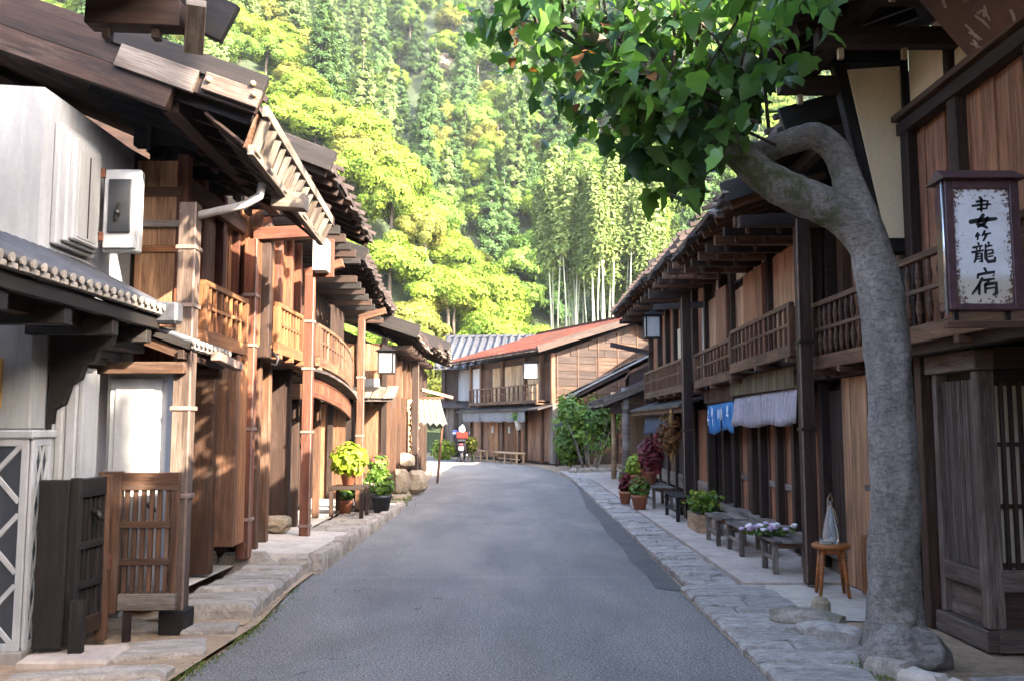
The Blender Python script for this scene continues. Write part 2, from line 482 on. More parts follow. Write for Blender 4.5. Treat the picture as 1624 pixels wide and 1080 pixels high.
class F:
    """wall frame: u runs along the wall, v outward from it, z up"""
    def __init__(s, ox, oy, ux, uy, side, z=0.0):
        l = math.hypot(ux, uy)
        s.o = Vector((ox, oy, z)); s.u = Vector((ux / l, uy / l, 0))
        s.n = Vector((s.u.y, -s.u.x, 0)) * side
        s.a = math.atan2(s.u.y, s.u.x)
    def p(s, u, v, z):
        return s.o + s.u * u + s.n * v + Vector((0, 0, z))

BC = {}
def box_mesh(dx, dy, dz, mname, bev):
    key = (round(dx, 3), round(dy, 3), round(dz, 3), mname, round(bev, 4))
    if key in BC:
        return BC[key]
    hx, hy, hz = dx / 2, dy / 2, dz / 2
    b = min(bev, hx * 0.4, hy * 0.4, hz * 0.4)
    h = (hx, hy, hz)
    V, idx = [], {}
    for sx in (-1, 1):
        for sy in (-1, 1):
            for sz in (-1, 1):
                s = (sx, sy, sz)
                for ax in range(3):
                    c = [s[k] * (h[k] if k == ax else h[k] - b) for k in range(3)]
                    idx[(s, ax)] = len(V)
                    V.append(c)
    Fc = []
    def quad(ids):
        Fc.append(ids)
    for ax in range(3):
        o1, o2 = (ax + 1) % 3, (ax + 2) % 3
        for sg in (-1, 1):
            ring = []
            for (a, c) in ((-1, -1), (1, -1), (1, 1), (-1, 1)):
                s = [0, 0, 0]; s[ax] = sg; s[o1] = a; s[o2] = c
                ring.append(idx[(tuple(s), ax)])
            quad(ring if sg > 0 else ring[::-1])
        # edges parallel to ax
        for a in (-1, 1):
            for c in (-1, 1):
                s0 = [0, 0, 0]; s0[o1] = a; s0[o2] = c
                s1 = list(s0); s0[ax] = -1; s1[ax] = 1
                r = [idx[(tuple(s0), o1)], idx[(tuple(s1), o1)], idx[(tuple(s1), o2)], idx[(tuple(s0), o2)]]
                quad(r if a * c < 0 else r[::-1])
    for s in [(a, b_, c) for a in (-1, 1) for b_ in (-1, 1) for c in (-1, 1)]:
        r = [idx[(s, 0)], idx[(s, 1)], idx[(s, 2)]]
        quad(r if s[0] * s[1] * s[2] > 0 else r[::-1])
    me = bpy.data.meshes.new('piece')
    me.from_pydata(V, [], Fc)
    me.materials.append(M[mname])
    ga = max(range(3), key=lambda k: h[k])
    uvl = me.uv_layers.new(name='UVMap')
    uv = []
    for pol in me.polygons:
        n = pol.normal
        na = max(range(3), key=lambda k: abs(n[k]))
        oth = [k for k in range(3) if k != na]
        if ga in oth:
            a, c = ga, [k for k in oth if k != ga][0]
        else:
            a, c = oth
        for vi in pol.vertices:
            co = V[vi]
            if ga in oth:
                uv += [co[a], co[c] + na * 0.37]
            else:
                uv += [co[a] * 0.3, co[c]]
    uvl.data.foreach_set('uv', uv)
    BC[key] = me
    return me

def bar(par, name, mw, dims, mname, bev=0.004):
    o = bpy.data.objects.new(name, box_mesh(dims[0], dims[1], dims[2], mname, bev))
    return put(o, par, mw)

def box(par, name, f, u0, u1, v0, v1, z0, z1, mname, bev=0.004, j=0.0, yaw=0.0):
    c = f.p((u0 + u1) / 2, (v0 + v1) / 2, (z0 + z1) / 2)
    mw = Matrix.Translation(c) @ Matrix.Rotation(f.a + yaw + (R.uniform(-j, j) if j else 0), 4, 'Z')
    if j:
        mw = mw @ Matrix.Rotation(R.uniform(-j, j) * 0.5, 4, 'X') @ Matrix.Rotation(R.uniform(-j, j) * 0.5, 4, 'Y')
    return bar(par, name, mw, (abs(u1 - u0), abs(v1 - v0), abs(z1 - z0)), mname, bev)

def beam(par, name, p, q, wd, ht, mname, bev=0.004, roll=0.0, up=None):
    p = Vector(p); q = Vector(q)
    d = q - p
    l = d.length
    x = d / l
    upv = Vector(up) if up else Vector((0, 0, 1))
    if abs(x.dot(upv)) > 0.98:
        upv = Vector((0, 1, 0))
    y = upv.cross(x).normalized()
    z = x.cross(y)
    m = Matrix((x, y, z)).transposed().to_4x4()
    mw = Matrix.Translation((p + q) / 2) @ m
    if roll:
        mw = mw @ Matrix.Rotation(roll, 4, 'X')
    return bar(par, name, mw, (round(l, 2), wd, ht), mname, bev)

def beamf(par, name, f, a, b, wd, ht, mname, bev=0.004, roll=0.0):
    return beam(par, name, f.p(*a), f.p(*b), wd, ht, mname, bev, roll)

def mesh(par, name, verts, faces, mname, smooth=False, mats=None, mi=None, uvs=True, mw=None):
    """a mesh from world-space vertices, its origin at their centre"""
    vs = [Vector(v) for v in verts]
    if mw is None:
        c = Vector((0, 0, 0))
        for v in vs: c += v
        c /= len(vs)
        mw = Matrix.Translation(c)
    inv = mw.inverted()
    me = bpy.data.meshes.new(name)
    me.from_pydata([tuple(inv @ v) for v in vs], [], faces)
    for m in ([mname] if mats is None else mats):
        me.materials.append(M[m])
    if mi:
        me.polygons.foreach_set('material_index', mi)
    if smooth:
        me.polygons.foreach_set('use_smooth', [True] * len(me.polygons))
    if uvs:
        uvl = me.uv_layers.new(name='UVMap')
        uv = []
        for pol in me.polygons:
            n = pol.normal
            na = max(range(3), key=lambda k: abs(n[k]))
            a, b = [k for k in range(3) if k != na]
            for vi in pol.vertices:
                co = me.vertices[vi].co
                uv += [co[a], co[b]]
        uvl.data.foreach_set('uv', uv)
    o = bpy.data.objects.new(name, me)
    return put(o, par, mw)

def recalc(o):
    bm = bmesh.new(); bm.from_mesh(o.data)
    bmesh.ops.recalc_face_normals(bm, faces=bm.faces)
    bm.to_mesh(o.data); bm.free()
    return o

def prism(par, name, poly_a, poly_b, mname, **k):
    """closed solid between two matching polygons"""
    n = len(poly_a)
    V = list(poly_a) + list(poly_b)
    Fs = [list(range(n))[::-1], [n + i for i in range(n)]]
    Fs += [[i, (i + 1) % n, n + (i + 1) % n, n + i] for i in range(n)]
    return recalc(mesh(par, name, V, Fs, mname, **k))

def tube(par, name, pts, rr, mname, seg=8, smooth=True, caps=True, nz=0.0, seed=0):
    pts = [Vector(p) for p in pts]
    if isinstance(rr, (int, float)): rr = [rr] * len(pts)
    V, Fs = [], []
    ref = None
    for i, p in enumerate(pts):
        t = (pts[min(i + 1, len(pts) - 1)] - pts[max(i - 1, 0)]).normalized()
        if ref is None:
            ref = Vector((1, 0, 0)) if abs(t.x) < 0.9 else Vector((0, 1, 0))
        y = t.cross(ref).normalized()
        ref = y.cross(t).normalized()
        for k in range(seg):
            a = 2 * math.pi * k / seg
            r = rr[i]
            if nz:
                q = p * 3.1 + ref * math.cos(a) * 2 + y * math.sin(a) * 2
                r *= 1 + nz * noise.noise(q + Vector((seed, 0, 0)))
            V.append(p + (ref * math.cos(a) + y * math.sin(a)) * r)
    for i in range(len(pts) - 1):
        for k in range(seg):
            a, b = i * seg + k, i * seg + (k + 1) % seg
            Fs.append([a, b, b + seg, a + seg])
    if caps:
        Fs.append(list(range(seg))[::-1])
        Fs.append([(len(pts) - 1) * seg + k for k in range(seg)])
    return mesh(par, name, V, Fs, mname, smooth)

def lathe(par, name, cx, cy, prof, mname, seg=14, smooth=True):
    """prof: list of (radius, z)"""
    V, Fs = [], []
    for (r, z) in prof:
        for k in range(seg):
            a = 2 * math.pi * k / seg
            V.append((cx + r * math.cos(a), cy + r * math.sin(a), z))
    for i in range(len(prof) - 1):
        for k in range(seg):
            a, b = i * seg + k, i * seg + (k + 1) % seg
            Fs.append([a, b, b + seg, a + seg])
    Fs.append(list(range(seg))[::-1])
    Fs.append([(len(prof) - 1) * seg + k for k in range(seg)])
    return mesh(par, name, V, Fs, mname, smooth)

def rock_mesh(par, name, c, dims, mname, seed=0, rough=0.28, sub=2, rz=0.0):
    bm = bmesh.new()
    bmesh.ops.create_icosphere(bm, subdivisions=sub, radius=1.0)
    rm = Matrix.Rotation(rz, 3, 'Z')
    V = []
    for v in bm.verts:
        n = noise.noise(v.co * 1.3 + Vector((seed * 7.3, seed, 0))) * rough + noise.noise(v.co * 3.1 + Vector((0, seed * 3.7, 0))) * rough * 0.45
        co = v.co * (1 + n)
        # flatten facets a little so that it reads as broken stone
        co = Vector((max(-0.86, min(0.86, co.x)), max(-0.86, min(0.86, co.y)), max(-0.8, min(0.8, co.z))))
        co = rm @ Vector((co.x * dims[0], co.y * dims[1], co.z * dims[2]))
        V.append(Vector(c) + co)
    Fs = [[v.index for v in f.verts] for f in bm.faces]
    bm.free()
    return mesh(par, name, V, Fs, mname, False)

def copy_tree(o, mw, label=None):
    c = o.copy()
    put_copy(c, None, mw)
    if label: c['label'] = label
    for ch in KIDS.get(o.name, []):
        k = ch.copy()
        COL.objects.link(k)
        k.parent = c
    return c

KIDS = {}
def put_copy(c, par, mw):
    COL.objects.link(c)
    W[c.name] = mw
    c.parent = par
    c.matrix_basis = mw if par is None else W[par.name].inverted() @ mw

# ------------------------------------------------------------------ ground, road, pavements
def sheet(name, pts, z, mname, par=None, kind='structure', label=None):
    o = mesh(par, name, [(x, y, z) for x, y in pts], [list(range(len(pts)))], mname)
    if o.data.polygons[0].normal.z < 0:
        o.data.flip_normals()
    if par is None: tag(o, label, None, None, kind)
    return o

def strip(name, left, right, z, mname, label=None):
    V = [(x, y, z) for x, y in left] + [(x, y, z) for x, y in right]
    n = len(left)
    o = mesh(None, name, V, [[i, n + i, n + i + 1, i + 1] for i in range(n - 1)], mname)
    return tag(o, label, None, None, 'structure')

sheet('ground', [(-400, -60), (400, -60), (400, 700), (-400, 700)], -0.03, 'dirt', label='bare earth ground under the street and houses')
RL = [(-2.3, -12), (-2.2, 0), (-2.08, 5.7), (-2.0, 7.1), (-2.14, 9.0), (-2.1, 13), (-2.15, 17.5), (-2.25, 22), (-2.4, 26), (-2.7, 30), (-4.0, 33.6), (-6.6, 39), (-10.5, 46), (-16, 55)]
RR = [(1.75, -12), (1.7, 0), (1.68, 5.7), (1.62, 7.1), (1.66, 9.0), (1.68, 13), (1.70, 17.5), (1.70, 22), (1.66, 26), (1.5, 30), (0.9, 34), (-2.1, 40), (-5.2, 46), (-9, 54)]
strip('road', RL, RR, 0.0, 'asphalt', 'worn grey asphalt road curving left between the houses')
sheet('road_repair_strip', [(1.40, 8.82), (1.66, 8.6), (1.69, 13), (1.71, 17.5), (1.70, 23.5), (1.60, 21), (1.50, 18.6), (1.42, 17.2), (1.45, 15), (1.39, 13), (1.43, 11.6), (1.38, 10.5), (1.42, 9.5)], 0.005, 'asphalt_dark', label='dark asphalt repair along the right stone edging')

def slab(par, name, cx, cy, lx, ly, z0, z1, mname, yaw=0.0, nz=0.04, tilt=0.015, n=12):
    """one rough-cut paving stone: wavy outline, worn rounded top edge"""
    pts = []
    for k in range(n):
        a = 2 * math.pi * (k + 0.5) / n
        c, s = math.cos(a), math.sin(a)
        m = max(abs(c), abs(s))
        pts.append(Vector((c / m * lx / 2 * (1 - R.random() * nz), s / m * ly / 2 * (1 - R.random() * nz * 2), 0)))
    rm = Matrix.Rotation(yaw, 3, 'Z')
    tx, ty = R.uniform(-tilt, tilt), R.uniform(-tilt, tilt)
    bv = min(0.014, min(lx, ly) * 0.1)
    V = []
    for ring, (k, dz) in enumerate(((1.0, 0), (1.0, 0.72), (1.0 - bv * 2 / min(lx, ly), 1.0))):
        for p in pts:
            q = rm @ (p * k)
            z = z0 + (z1 - z0) * dz + (q.x * tx + q.y * ty if dz else 0) + (R.uniform(-0.008, 0.008) if dz else 0)
            V.append((cx + q.x, cy + q.y, z))
    V.append((cx, cy, z1 + R.uniform(-0.006, 0.012)))
    Fs = []
    for r in range(2):
        for k in range(n):
            a, b = r * n + k, r * n + (k + 1) % n
            Fs.append([a, b, b + n, a + n])
    for k in range(n):
        Fs.append([2 * n + k, 2 * n + (k + 1) % n, 3 * n])
    return mesh(par, name, V, Fs, mname)

# right side: concrete walkway, stone edging laid across
wk = [(2.245, 8.75), (3.6, 8.75), (3.7, 22), (3.9, 30), (2.0, 30), (2.245, 24)]
tag(prism(None, 'concrete_walkway', [(x, y, -0.02) for x, y in wk], [(x, y, 0.07) for x, y in wk], 'concrete'), 'pale concrete walkway in front of the right houses', None, None, 'structure')
nf = sheet('forecourt', [(2.45, 7.25), (3.9, 6.9), (3.9, 8.75), (2.1, 8.75)], 0.045, 'concrete_pale', label='sandy concrete forecourt beside the tree')
gr = sheet('tree_bed', [(1.7, -6), (6, -6), (6, 7.2), (2.4, 7.25), (2.35, 5.4), (1.9, 4.2)], 0.035, 'dirt', label='bare sandy earth around the street tree')
er = mesh(None, 'stone_edging', [(1.62, 4.6, 0.012), (2.30, 4.6, 0.012), (2.46, 8.5, 0.012), (1.60, 8.5, 0.012)], [[0, 1, 2, 3]], 'dirt')
tag(er, 'rough granite slab edging on the right of the road', None, None, 'structure')
y = 4.4
while y < 8.55:
    l = R.uniform(0.16, 0.40)
    x = 1.60
    xr = 2.46 if y > 5.9 else 2.26
    cuts = [xr] if R.random() < 0.5 else [R.uniform(1.85, 2.1), xr]
    for cxx in cuts:
        slab(er, 'paving_stone', (x + cxx) / 2, y + l / 2, cxx - x - 0.01, l - 0.014, -0.02, 0.06 + R.uniform(-0.015, 0.018), 'slab_stone', R.uniform(-0.03, 0.03) - 0.06, 0.05)
        x = cxx
    y += l
y = 8.72
while y < 29.5:
    l = R.uniform(0.13, 0.34) * (1 if y < 15 else 1.8)
    x = 1.70 if y < 26 else 1.70 - (y - 26) * 0.04
    cuts = [2.24] if R.random() < 0.55 else [R.uniform(1.88, 2.06), 2.24]
    for cxx in cuts:
        slab(er, 'paving_stone', (x + cxx) / 2, y + l / 2, cxx - x - 0.012, l - 0.018, -0.02, 0.055 + R.uniform(-0.014, 0.018), 'slab_stone', R.uniform(-0.03, 0.03), 0.07)
        x = cxx
    y += l
# kerb blocks by the tree bed
kb = thing('kerb', 'row of squared pale kerb blocks at the foot of the street tree', 'kerb', (2.5, 6, 0))
for (x, yy, lx, ly, rz, m, h) in ((2.36, 5.70, 0.28, 0.13, -1.0, 'slab_warm', 0.13), (2.47, 5.46, 0.26, 0.15, -1.0, 'concrete_pale', 0.12), (2.60, 5.22, 0.26, 0.15, -0.95, 'concrete_pale', 0.12), (2.74, 4.98, 0.26, 0.15, -0.95, 'slab_warm', 0.12), (2.88, 4.75, 0.26, 0.15, -0.95, 'concrete_pale', 0.12)):
    slab(kb, 'block', x, yy, lx, ly, -0.03, h, m, rz, 0.04, 0.01)
for (c, d, m, s, lab) in (((2.30, 7.05, 0.08), (0.33, 0.15, 0.11), 'rock', 3, 'long mossy boulder between paving and tree foot'), ((2.28, 6.72, 0.07), (0.20, 0.11, 0.09), 'slab_stone', 5, 'grey cobble below the mossy boulder'),
                     ((2.36, 6.48, 0.08), (0.18, 0.12, 0.11), 'slab_stone', 8, 'rounded pale cobble nearest the street tree'), ((2.50, 7.32, 0.10), (0.09, 0.08, 0.13), 'rock_pale', 9, 'small upright tan stone left of the tree trunk')):
    tag(rock_mesh(None, 'cobble', c, d, m, s, rz=-0.4), lab, 'stone', 'loose stones round the tree foot')
tag(slab(None, 'stepping_stone', 3.0, 5.52, 0.42, 0.22, -0.03, 0.05, 'slab_stone', -0.1, 0.1), 'flat grey stepping stone sunk in the earth', 'stone')

# left side: dirt verge, big slabs, raised platform
sheet('verge', [(-6, -6), (-2.25, -6), (-2.12, 5.7), (-2.02, 7.2), (-2.15, 9.2), (-2.15, 17), (-2.4, 26), (-2.75, 30), (-4.1, 33.6), (-9, 40), (-9, -6)], 0.02, 'dirt', label='earth verge along the left house fronts')
el = mesh(None, 'verge_paving', [(-2.95, 7.3, 0.03), (-2.1, 7.1, 0.03), (-2.15, 17, 0.03), (-2.8, 17, 0.03)], [[0, 1, 2, 3]], 'dirt')
tag(el, 'stone slab paving on the left of the road', None, None, 'structure')
y = 7.28
for i, l in enumerate((0.34, 0.30, 0.27, 0.30, 0.26, 0.28, 0.3)):
    x0, x1 = -2.84 + i * 0.012, -2.10 - 0.01 * i
    slab(el, 'paving_stone', (x0 + x1) / 2, y + l / 2, x1 - x0, l - 0.012, 0.0 if i else -0.02, 0.15 + R.uniform(-0.012, 0.012), 'slab_warm', R.uniform(-0.02, 0.02) + 0.08, 0.05, 0.015)
    y += l
sheet('concrete_apron', [(-3.9, 7.75), (-2.93, 7.45), (-2.86, 9.36), (-3.9, 9.36)], 0.15, 'concrete_pale', label='smooth concrete apron beside the left slabs')
# step blocks and platform
pf = prism(None, 'platform', [(-4.0, 9.42, 0.0), (-2.62, 9.42, 0.0), (-2.18, 9.66, 0.0), (-2.16, 11.9, 0.0), (-4.0, 11.9, 0.0)],
           [(-4.0, 9.42, 0.25), (-2.62, 9.42, 0.25), (-2.18, 9.66, 0.22), (-2.16, 11.9, 0.17), (-4.0, 11.9, 0.25)], 'concrete_pale')
tag(pf, 'raised pale concrete platform before the left houses', None, None, 'structure')
for (x, yy, lx, ly, h) in ((-2.78, 9.36, 0.52, 0.14, 0.27), (-2.30, 9.50, 0.34, 0.2, 0.2), (-3.25, 9.37, 0.4, 0.16, 0.28)):
    slab(pf, 'step_stone', x, yy, lx, ly, 0.0, h, 'slab_warm', 0.05, 0.05, 0.01)
rock_mesh(pf, 'rock', (-2.56, 9.36, 0.1), (0.16, 0.12, 0.11), 'rock', 14)
y = 9.6
while y < 17.0:
    l = R.uniform(0.16, 0.3)
    slab(el, 'kerb_stone', -2.12 + R.uniform(-0.02, 0.02), y + l / 2, 0.16, l - 0.015, -0.02, 0.21 - (y - 9.6) * 0.015 + R.uniform(-0.02, 0.02), 'slab_warm', R.uniform(-0.06, 0.06), 0.1)
    y += l
y = 11.95
while y < 17.0:
    l = R.uniform(0.2, 0.36)
    x = -2.86
    for cxx in (R.uniform(-2.65, -2.5), -2.2):
        slab(el, 'paving_stone', (x + cxx) / 2, y + l / 2, cxx - x - 0.012, l - 0.015, -0.01, 0.17 - (y - 9.6) * 0.012 + R.uniform(-0.012, 0.012), 'slab_warm', R.uniform(-0.04, 0.04), 0.08)
        x = cxx
    y += l
sheet('house_floor', [(-4.2, 11.9), (-2.85, 11.9), (-2.85, 24), (-4.2, 24)], 0.14, 'concrete_pale', label='pale concrete floor strip before the far left houses')
for i in range(9):
    tag(slab(None, 'kerb_slab', -2.36 - 0.06 * i + R.uniform(-0.1, 0.1), 17.6 + i * 0.72, 0.5 + R.uniform(0, 0.25), 0.5, -0.02, 0.12 + R.uniform(-0.03, 0.05), 'rock_pale', R.uniform(-0.3, 0.3), 0.14),
        'rough sunlit kerb slab on the left bend', 'stone', 'rough slabs along the left bend')
# near left flat stones
for (x, yy, lx, ly, h, rz, m, lab) in ((-2.62, 5.62, 1.0, 0.22, 0.075, 0.16, 'slab_warm', 'long worn kerb stone below the dark gate'), (-2.36, 5.38, 0.55, 0.2, 0.055, 0.55, 'slab_stone', 'thin kerb stone at the road corner left foreground'),
                              (-3.05, 5.28, 0.5, 0.16, 0.06, 0.1, 'slab_stone', 'flat blue grey stone lying on the left verge'), (-2.45, 6.35, 0.62, 0.5, 0.05, 0.3, 'slab_warm', 'broad worn slab in front of the first downpipe'),
                              (-2.95, 6.1, 0.62, 0.42, 0.07, 0.1, 'concrete', 'grey concrete step between the two gates'), (-2.32, 6.95, 0.42, 0.3, 0.06, 0.2, 'slab_warm', 'small slab under the big paving front edge')):
    tag(slab(None, 'verge_stone', x, yy, lx, ly, 0.0, h, m, rz, 0.08, 0.01), lab, 'stone')
# moss and small weeds along the road edges
def tufts(name, pts, n, h, mname, label, spread=0.05, wd=0.006):
    V, Fs = [], []
    for i in range(n):
        k = R.random() * (len(pts) - 1)
        a = int(k); t = k - a
        p0, p1 = Vector(pts[a]), Vector(pts[a + 1])
        p = p0.lerp(p1, t) + Vector((R.gauss(0, spread), R.gauss(0, spread), 0))
        if noise.noise(Vector((p.x * 1.5, p.y * 1.1, 3))) < -0.05: continue
        an = R.random() * 6.28
        d = Vector((math.cos(an), math.sin(an), 0))
        hh = h * R.uniform(0.4, 1.3)
        lean = Vector((R.gauss(0, 0.5), R.gauss(0, 0.5), 1)).normalized() * hh
        b = len(V)
        V += [p - d * wd, p + d * wd, p + lean]
        Fs.append([b, b + 1, b + 2])
    o = mesh(None, name, V, Fs, mname, uvs=False)
    at = o.data.attributes.new('tone', 'FLOAT', 'POINT')
    at.data.foreach_set('value', [R.random() for _ in V])
    return tag(o, label, None, None, 'stuff')
tufts('weeds', [(x - 0.03, y, 0.005) for x, y in RL[2:8]], 3600, 0.022, 'grass_blade', 'moss and small weeds along the left road edge', 0.045)
tufts('weeds', [(2.44, 8.3, 0.02), (2.45, 7, 0.03), (2.3, 6.2, 0.04), (2.3, 5.6, 0.04), (1.68, 5.4, 0.02), (1.66, 7, 0.02), (1.66, 8.6, 0.02), (2.2, 8.7, 0.02)], 1500, 0.022, 'grass_blade', 'moss between the right edging stones', 0.035)
tufts('weeds', [(-2.3, 17, 0.05), (-2.5, 19.5, 0.06), (-2.7, 23, 0.06), (-3.2, 28, 0.05)], 1600, 0.09, 'grass_blade', 'grass growing at the foot of the left bend', 0.18, 0.012)

# ------------------------------------------------------------------ hillside
def hill_z(x, y):
    nz = noise.noise(Vector((x * 0.02, y * 0.02, 1.3))) * 6 + noise.noise(Vector((x * 0.06, y * 0.06, 5))) * 2.5
    back = max(0.0, y - 86 + 0.12 * x) * 0.84
    spur = min((y - 47) * 0.9, 3.5 + (4.5 - x) * 1.25 + max(0.0, y - 90) * 0.12)
    z = max(back, spur)
    k = min(1, max(0, (y - 50) / 20))
    return max(-0.4, (z + nz) * k - 0.4)
V, Fs = [], []
xs = [-190 + i * 6.5 for i in range(61)]
ys = [47 + i * 6.5 for i in range(36)]
for yy in ys:
    for xx in xs:
        V.append((xx, yy, hill_z(xx, yy)))
nx = len(xs)
for j in range(len(ys) - 1):
    for i in range(nx - 1):
        Fs.append([j * nx + i, j * nx + i + 1, (j + 1) * nx + i + 1, (j + 1) * nx + i])
tag(mesh(None, 'hillside', V, Fs, 'earth_hill', True), 'steep wooded hillside rising behind the village', None, None, 'structure')

def leaf_cloud(name, items, mname, size, seed, par, mw, aspect=1.5):
    """items: (pos, normal, scale, tone) -> one mesh of small bent leaf cards"""
    rr = random.Random(seed)
    V, Fs, T = [], [], []
    for (p, n, s, t) in items:
        n = n.normalized()
        a = Vector((rr.gauss(0, 1), rr.gauss(0, 1), rr.gauss(0, 1)))
        x = n.cross(a)
        if x.length < 1e-4: continue
        x.normalize()
        y = n.cross(x)
        sx, sy = size * s * aspect * 0.5, size * s * 0.5
        b = len(V)
        V += [p - x * sx, p - y * sy + n * sy * 0.25, p + x * sx, p + y * sy + n * sy * 0.25]
        T += [t, t, t, t]
        Fs.append([b, b + 1, b + 2, b + 3])
    me = bpy.data.meshes.new(name)
    me.from_pydata([tuple(v) for v in V], [], Fs)
    me.materials.append(M[mname])
    at = me.attributes.new('tone', 'FLOAT', 'POINT')
    at.data.foreach_set('value', T)
    o = bpy.data.objects.new(name, me)
    return put(o, par, mw)

def sph(rr):
    while True:
        v = Vector((rr.uniform(-1, 1), rr.uniform(-1, 1), rr.uniform(-1, 1)))
        if 0.05 < v.length < 1: return v.normalized()

def broad_items(seed, rx, rz, zc, n, lobes=22):
    rr = random.Random(seed)
    L_ = []
    for i in range(lobes):
        d = sph(rr)
        if d.z < -0.35: d.z *= -0.6
        k = rr.uniform(0.45, 0.85)
        L_.append((Vector((d.x * rx * k, d.y * rx * k, zc + d.z * rz * k)), rx * rr.uniform(0.16, 0.34), rr.random()))
    out = []
    for i in range(n):
        c, r, tn = rr.choice(L_)
        d = sph(rr)
        if d.z < -0.2 and rr.random() < 0.7: d.z = -d.z
        p = c + Vector((d.x, d.y, d.z * 0.8)) * r * rr.uniform(0.55, 1.08)
        nrm = d + (p - Vector((0, 0, zc))).normalized() * 0.5 + sph(rr) * 0.4 + Vector((0, 0, 0.15))
        out.append((p, nrm, rr.uniform(0.6, 1.3), min(1, max(0, tn * 0.7 + rr.random() * 0.35))))
    return out

def fir_items(seed, h, rb, n, sparse=1.0):
    rr = random.Random(seed)
    out = []
    nb = 210
    per = max(8, n // nb)
    for b in range(nb):
        t = 0.06 + 0.94 * (1 - rr.random() ** 0.62)
        a = rr.random() * 6.283
        ln = rb * (1 - t) ** 0.9 * rr.uniform(0.6, 1.1) + 0.1
        z0 = h * t
        tn = rr.random()
        dr = rr.uniform(0.10, 0.42)
        for k in range(per):
            s = rr.random() ** 0.7
            r = ln * s
            sp = 0.18 + 0.30 * ln / rb * (0.4 + s)
            p = Vector((math.cos(a) * r + rr.gauss(0, sp * 0.6), math.sin(a) * r + rr.gauss(0, sp * 0.6), z0 - dr * r + 0.10 * r * s + rr.gauss(0, sp * 0.55)))
            nrm = Vector((math.cos(a) * 0.9, math.sin(a) * 0.9, 0.6)) + sph(rr) * 0.4
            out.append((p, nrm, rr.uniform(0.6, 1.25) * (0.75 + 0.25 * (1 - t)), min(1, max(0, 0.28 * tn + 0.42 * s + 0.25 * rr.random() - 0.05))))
    return out

def tree_proto(kind, seed):
    root = bpy.data.objects.new(kind, None)
    put(root, None, I4)
    rr = random.Random(seed)
    if kind == 'cedar_tree':
        h = 19.0
        tr = tube(root, 'trunk', [(0, 0, -1.5), (0.1, 0, h * 0.4), (0, 0.1, h * 0.95)], [0.32, 0.2, 0.04], 'bark_dark', 6)
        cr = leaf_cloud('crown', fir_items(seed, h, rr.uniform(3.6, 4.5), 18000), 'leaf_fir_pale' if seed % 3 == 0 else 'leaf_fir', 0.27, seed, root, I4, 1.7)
    elif kind == 'bamboo':
        pts = [(0, 0, -2), (0.1, 0.1, 10), (0.5, 0.2, 16.5), (1.3, 0.4, 21.5)]
        tr = tube(root, 'culm', pts, [0.075, 0.07, 0.05, 0.015], 'bamboo_culm', 6)
        it = []
        for i in range(3200):
            t = 14.6 + 7 * rr.random() ** 0.8
            k = (t - 14.6) / 7
            c = Vector((0.3 + 1.4 * k, 0.2 + 0.3 * k, t))
            d = sph(rr)
            p = c + Vector((d.x, d.y, d.z * 0.7 - 0.2)) * rr.uniform(0.3, 1.5) * (1.1 - 0.5 * k)
            it.append((p, d + Vector((0, 0, 0.8)), rr.uniform(0.6, 1.2), rr.random()))
        cr = leaf_cloud('crown', it, 'leaf_bamboo', 0.21, seed, root, I4, 2.4)
    else:
        mname = {'lime_maple': 'leaf_lime', 'yellow_tree': 'leaf_yellow', 'green_tree': 'leaf_green', 'bare_tree': 'leaf_bare'}[kind]
        rx, rz = rr.uniform(4.4, 5.4), rr.uniform(4.2, 5.0)
        zc = 4.9
        tr = tube(root, 'trunk', [(0, 0, -1.5), (0.15, 0, zc * 0.5), (-0.1, 0.2, zc), (0.2, 0, zc + rz * 0.5)], [0.3, 0.24, 0.16, 0.04], 'bark_dark', 6)
        n = 23000 if kind != 'bare_tree' else 5000
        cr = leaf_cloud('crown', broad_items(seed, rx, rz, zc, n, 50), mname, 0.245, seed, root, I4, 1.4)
    KIDS[root.name] = [tr, cr]
    return root

PROTO = {k: [tree_proto(k, s) for s in seeds] for k, seeds in
         (('cedar_tree', (3, 7, 11, 12, 16)), ('lime_maple', (21, 22, 23)), ('yellow_tree', (31, 32)), ('green_tree', (41, 42, 43)), ('bare_tree', (51,)), ('bamboo', (61, 62)))}
USED = set()
CATS = {'cedar_tree': 'tree', 'lime_maple': 'tree', 'yellow_tree': 'tree', 'green_tree': 'tree', 'bare_tree': 'tree', 'bamboo': 'bamboo'}
GRP = {'cedar_tree': 'conifers on the hillside', 'lime_maple': 'lime green broadleaf trees on the hillside', 'yellow_tree': 'yellow broadleaf trees on the hillside',
       'green_tree': 'green broadleaf trees on the hillside', 'bare_tree': 'bare grey trees on the hillside', 'bamboo': 'bamboo grove above the red roof'}
DESC = {'cedar_tree': 'pointed dark green conifer', 'lime_maple': 'round lime green broadleaf tree', 'yellow_tree': 'yellowing broadleaf tree', 'green_tree': 'mid green broadleaf tree', 'bare_tree': 'bare grey tree', 'bamboo': 'tall pale bamboo with feathery top'}

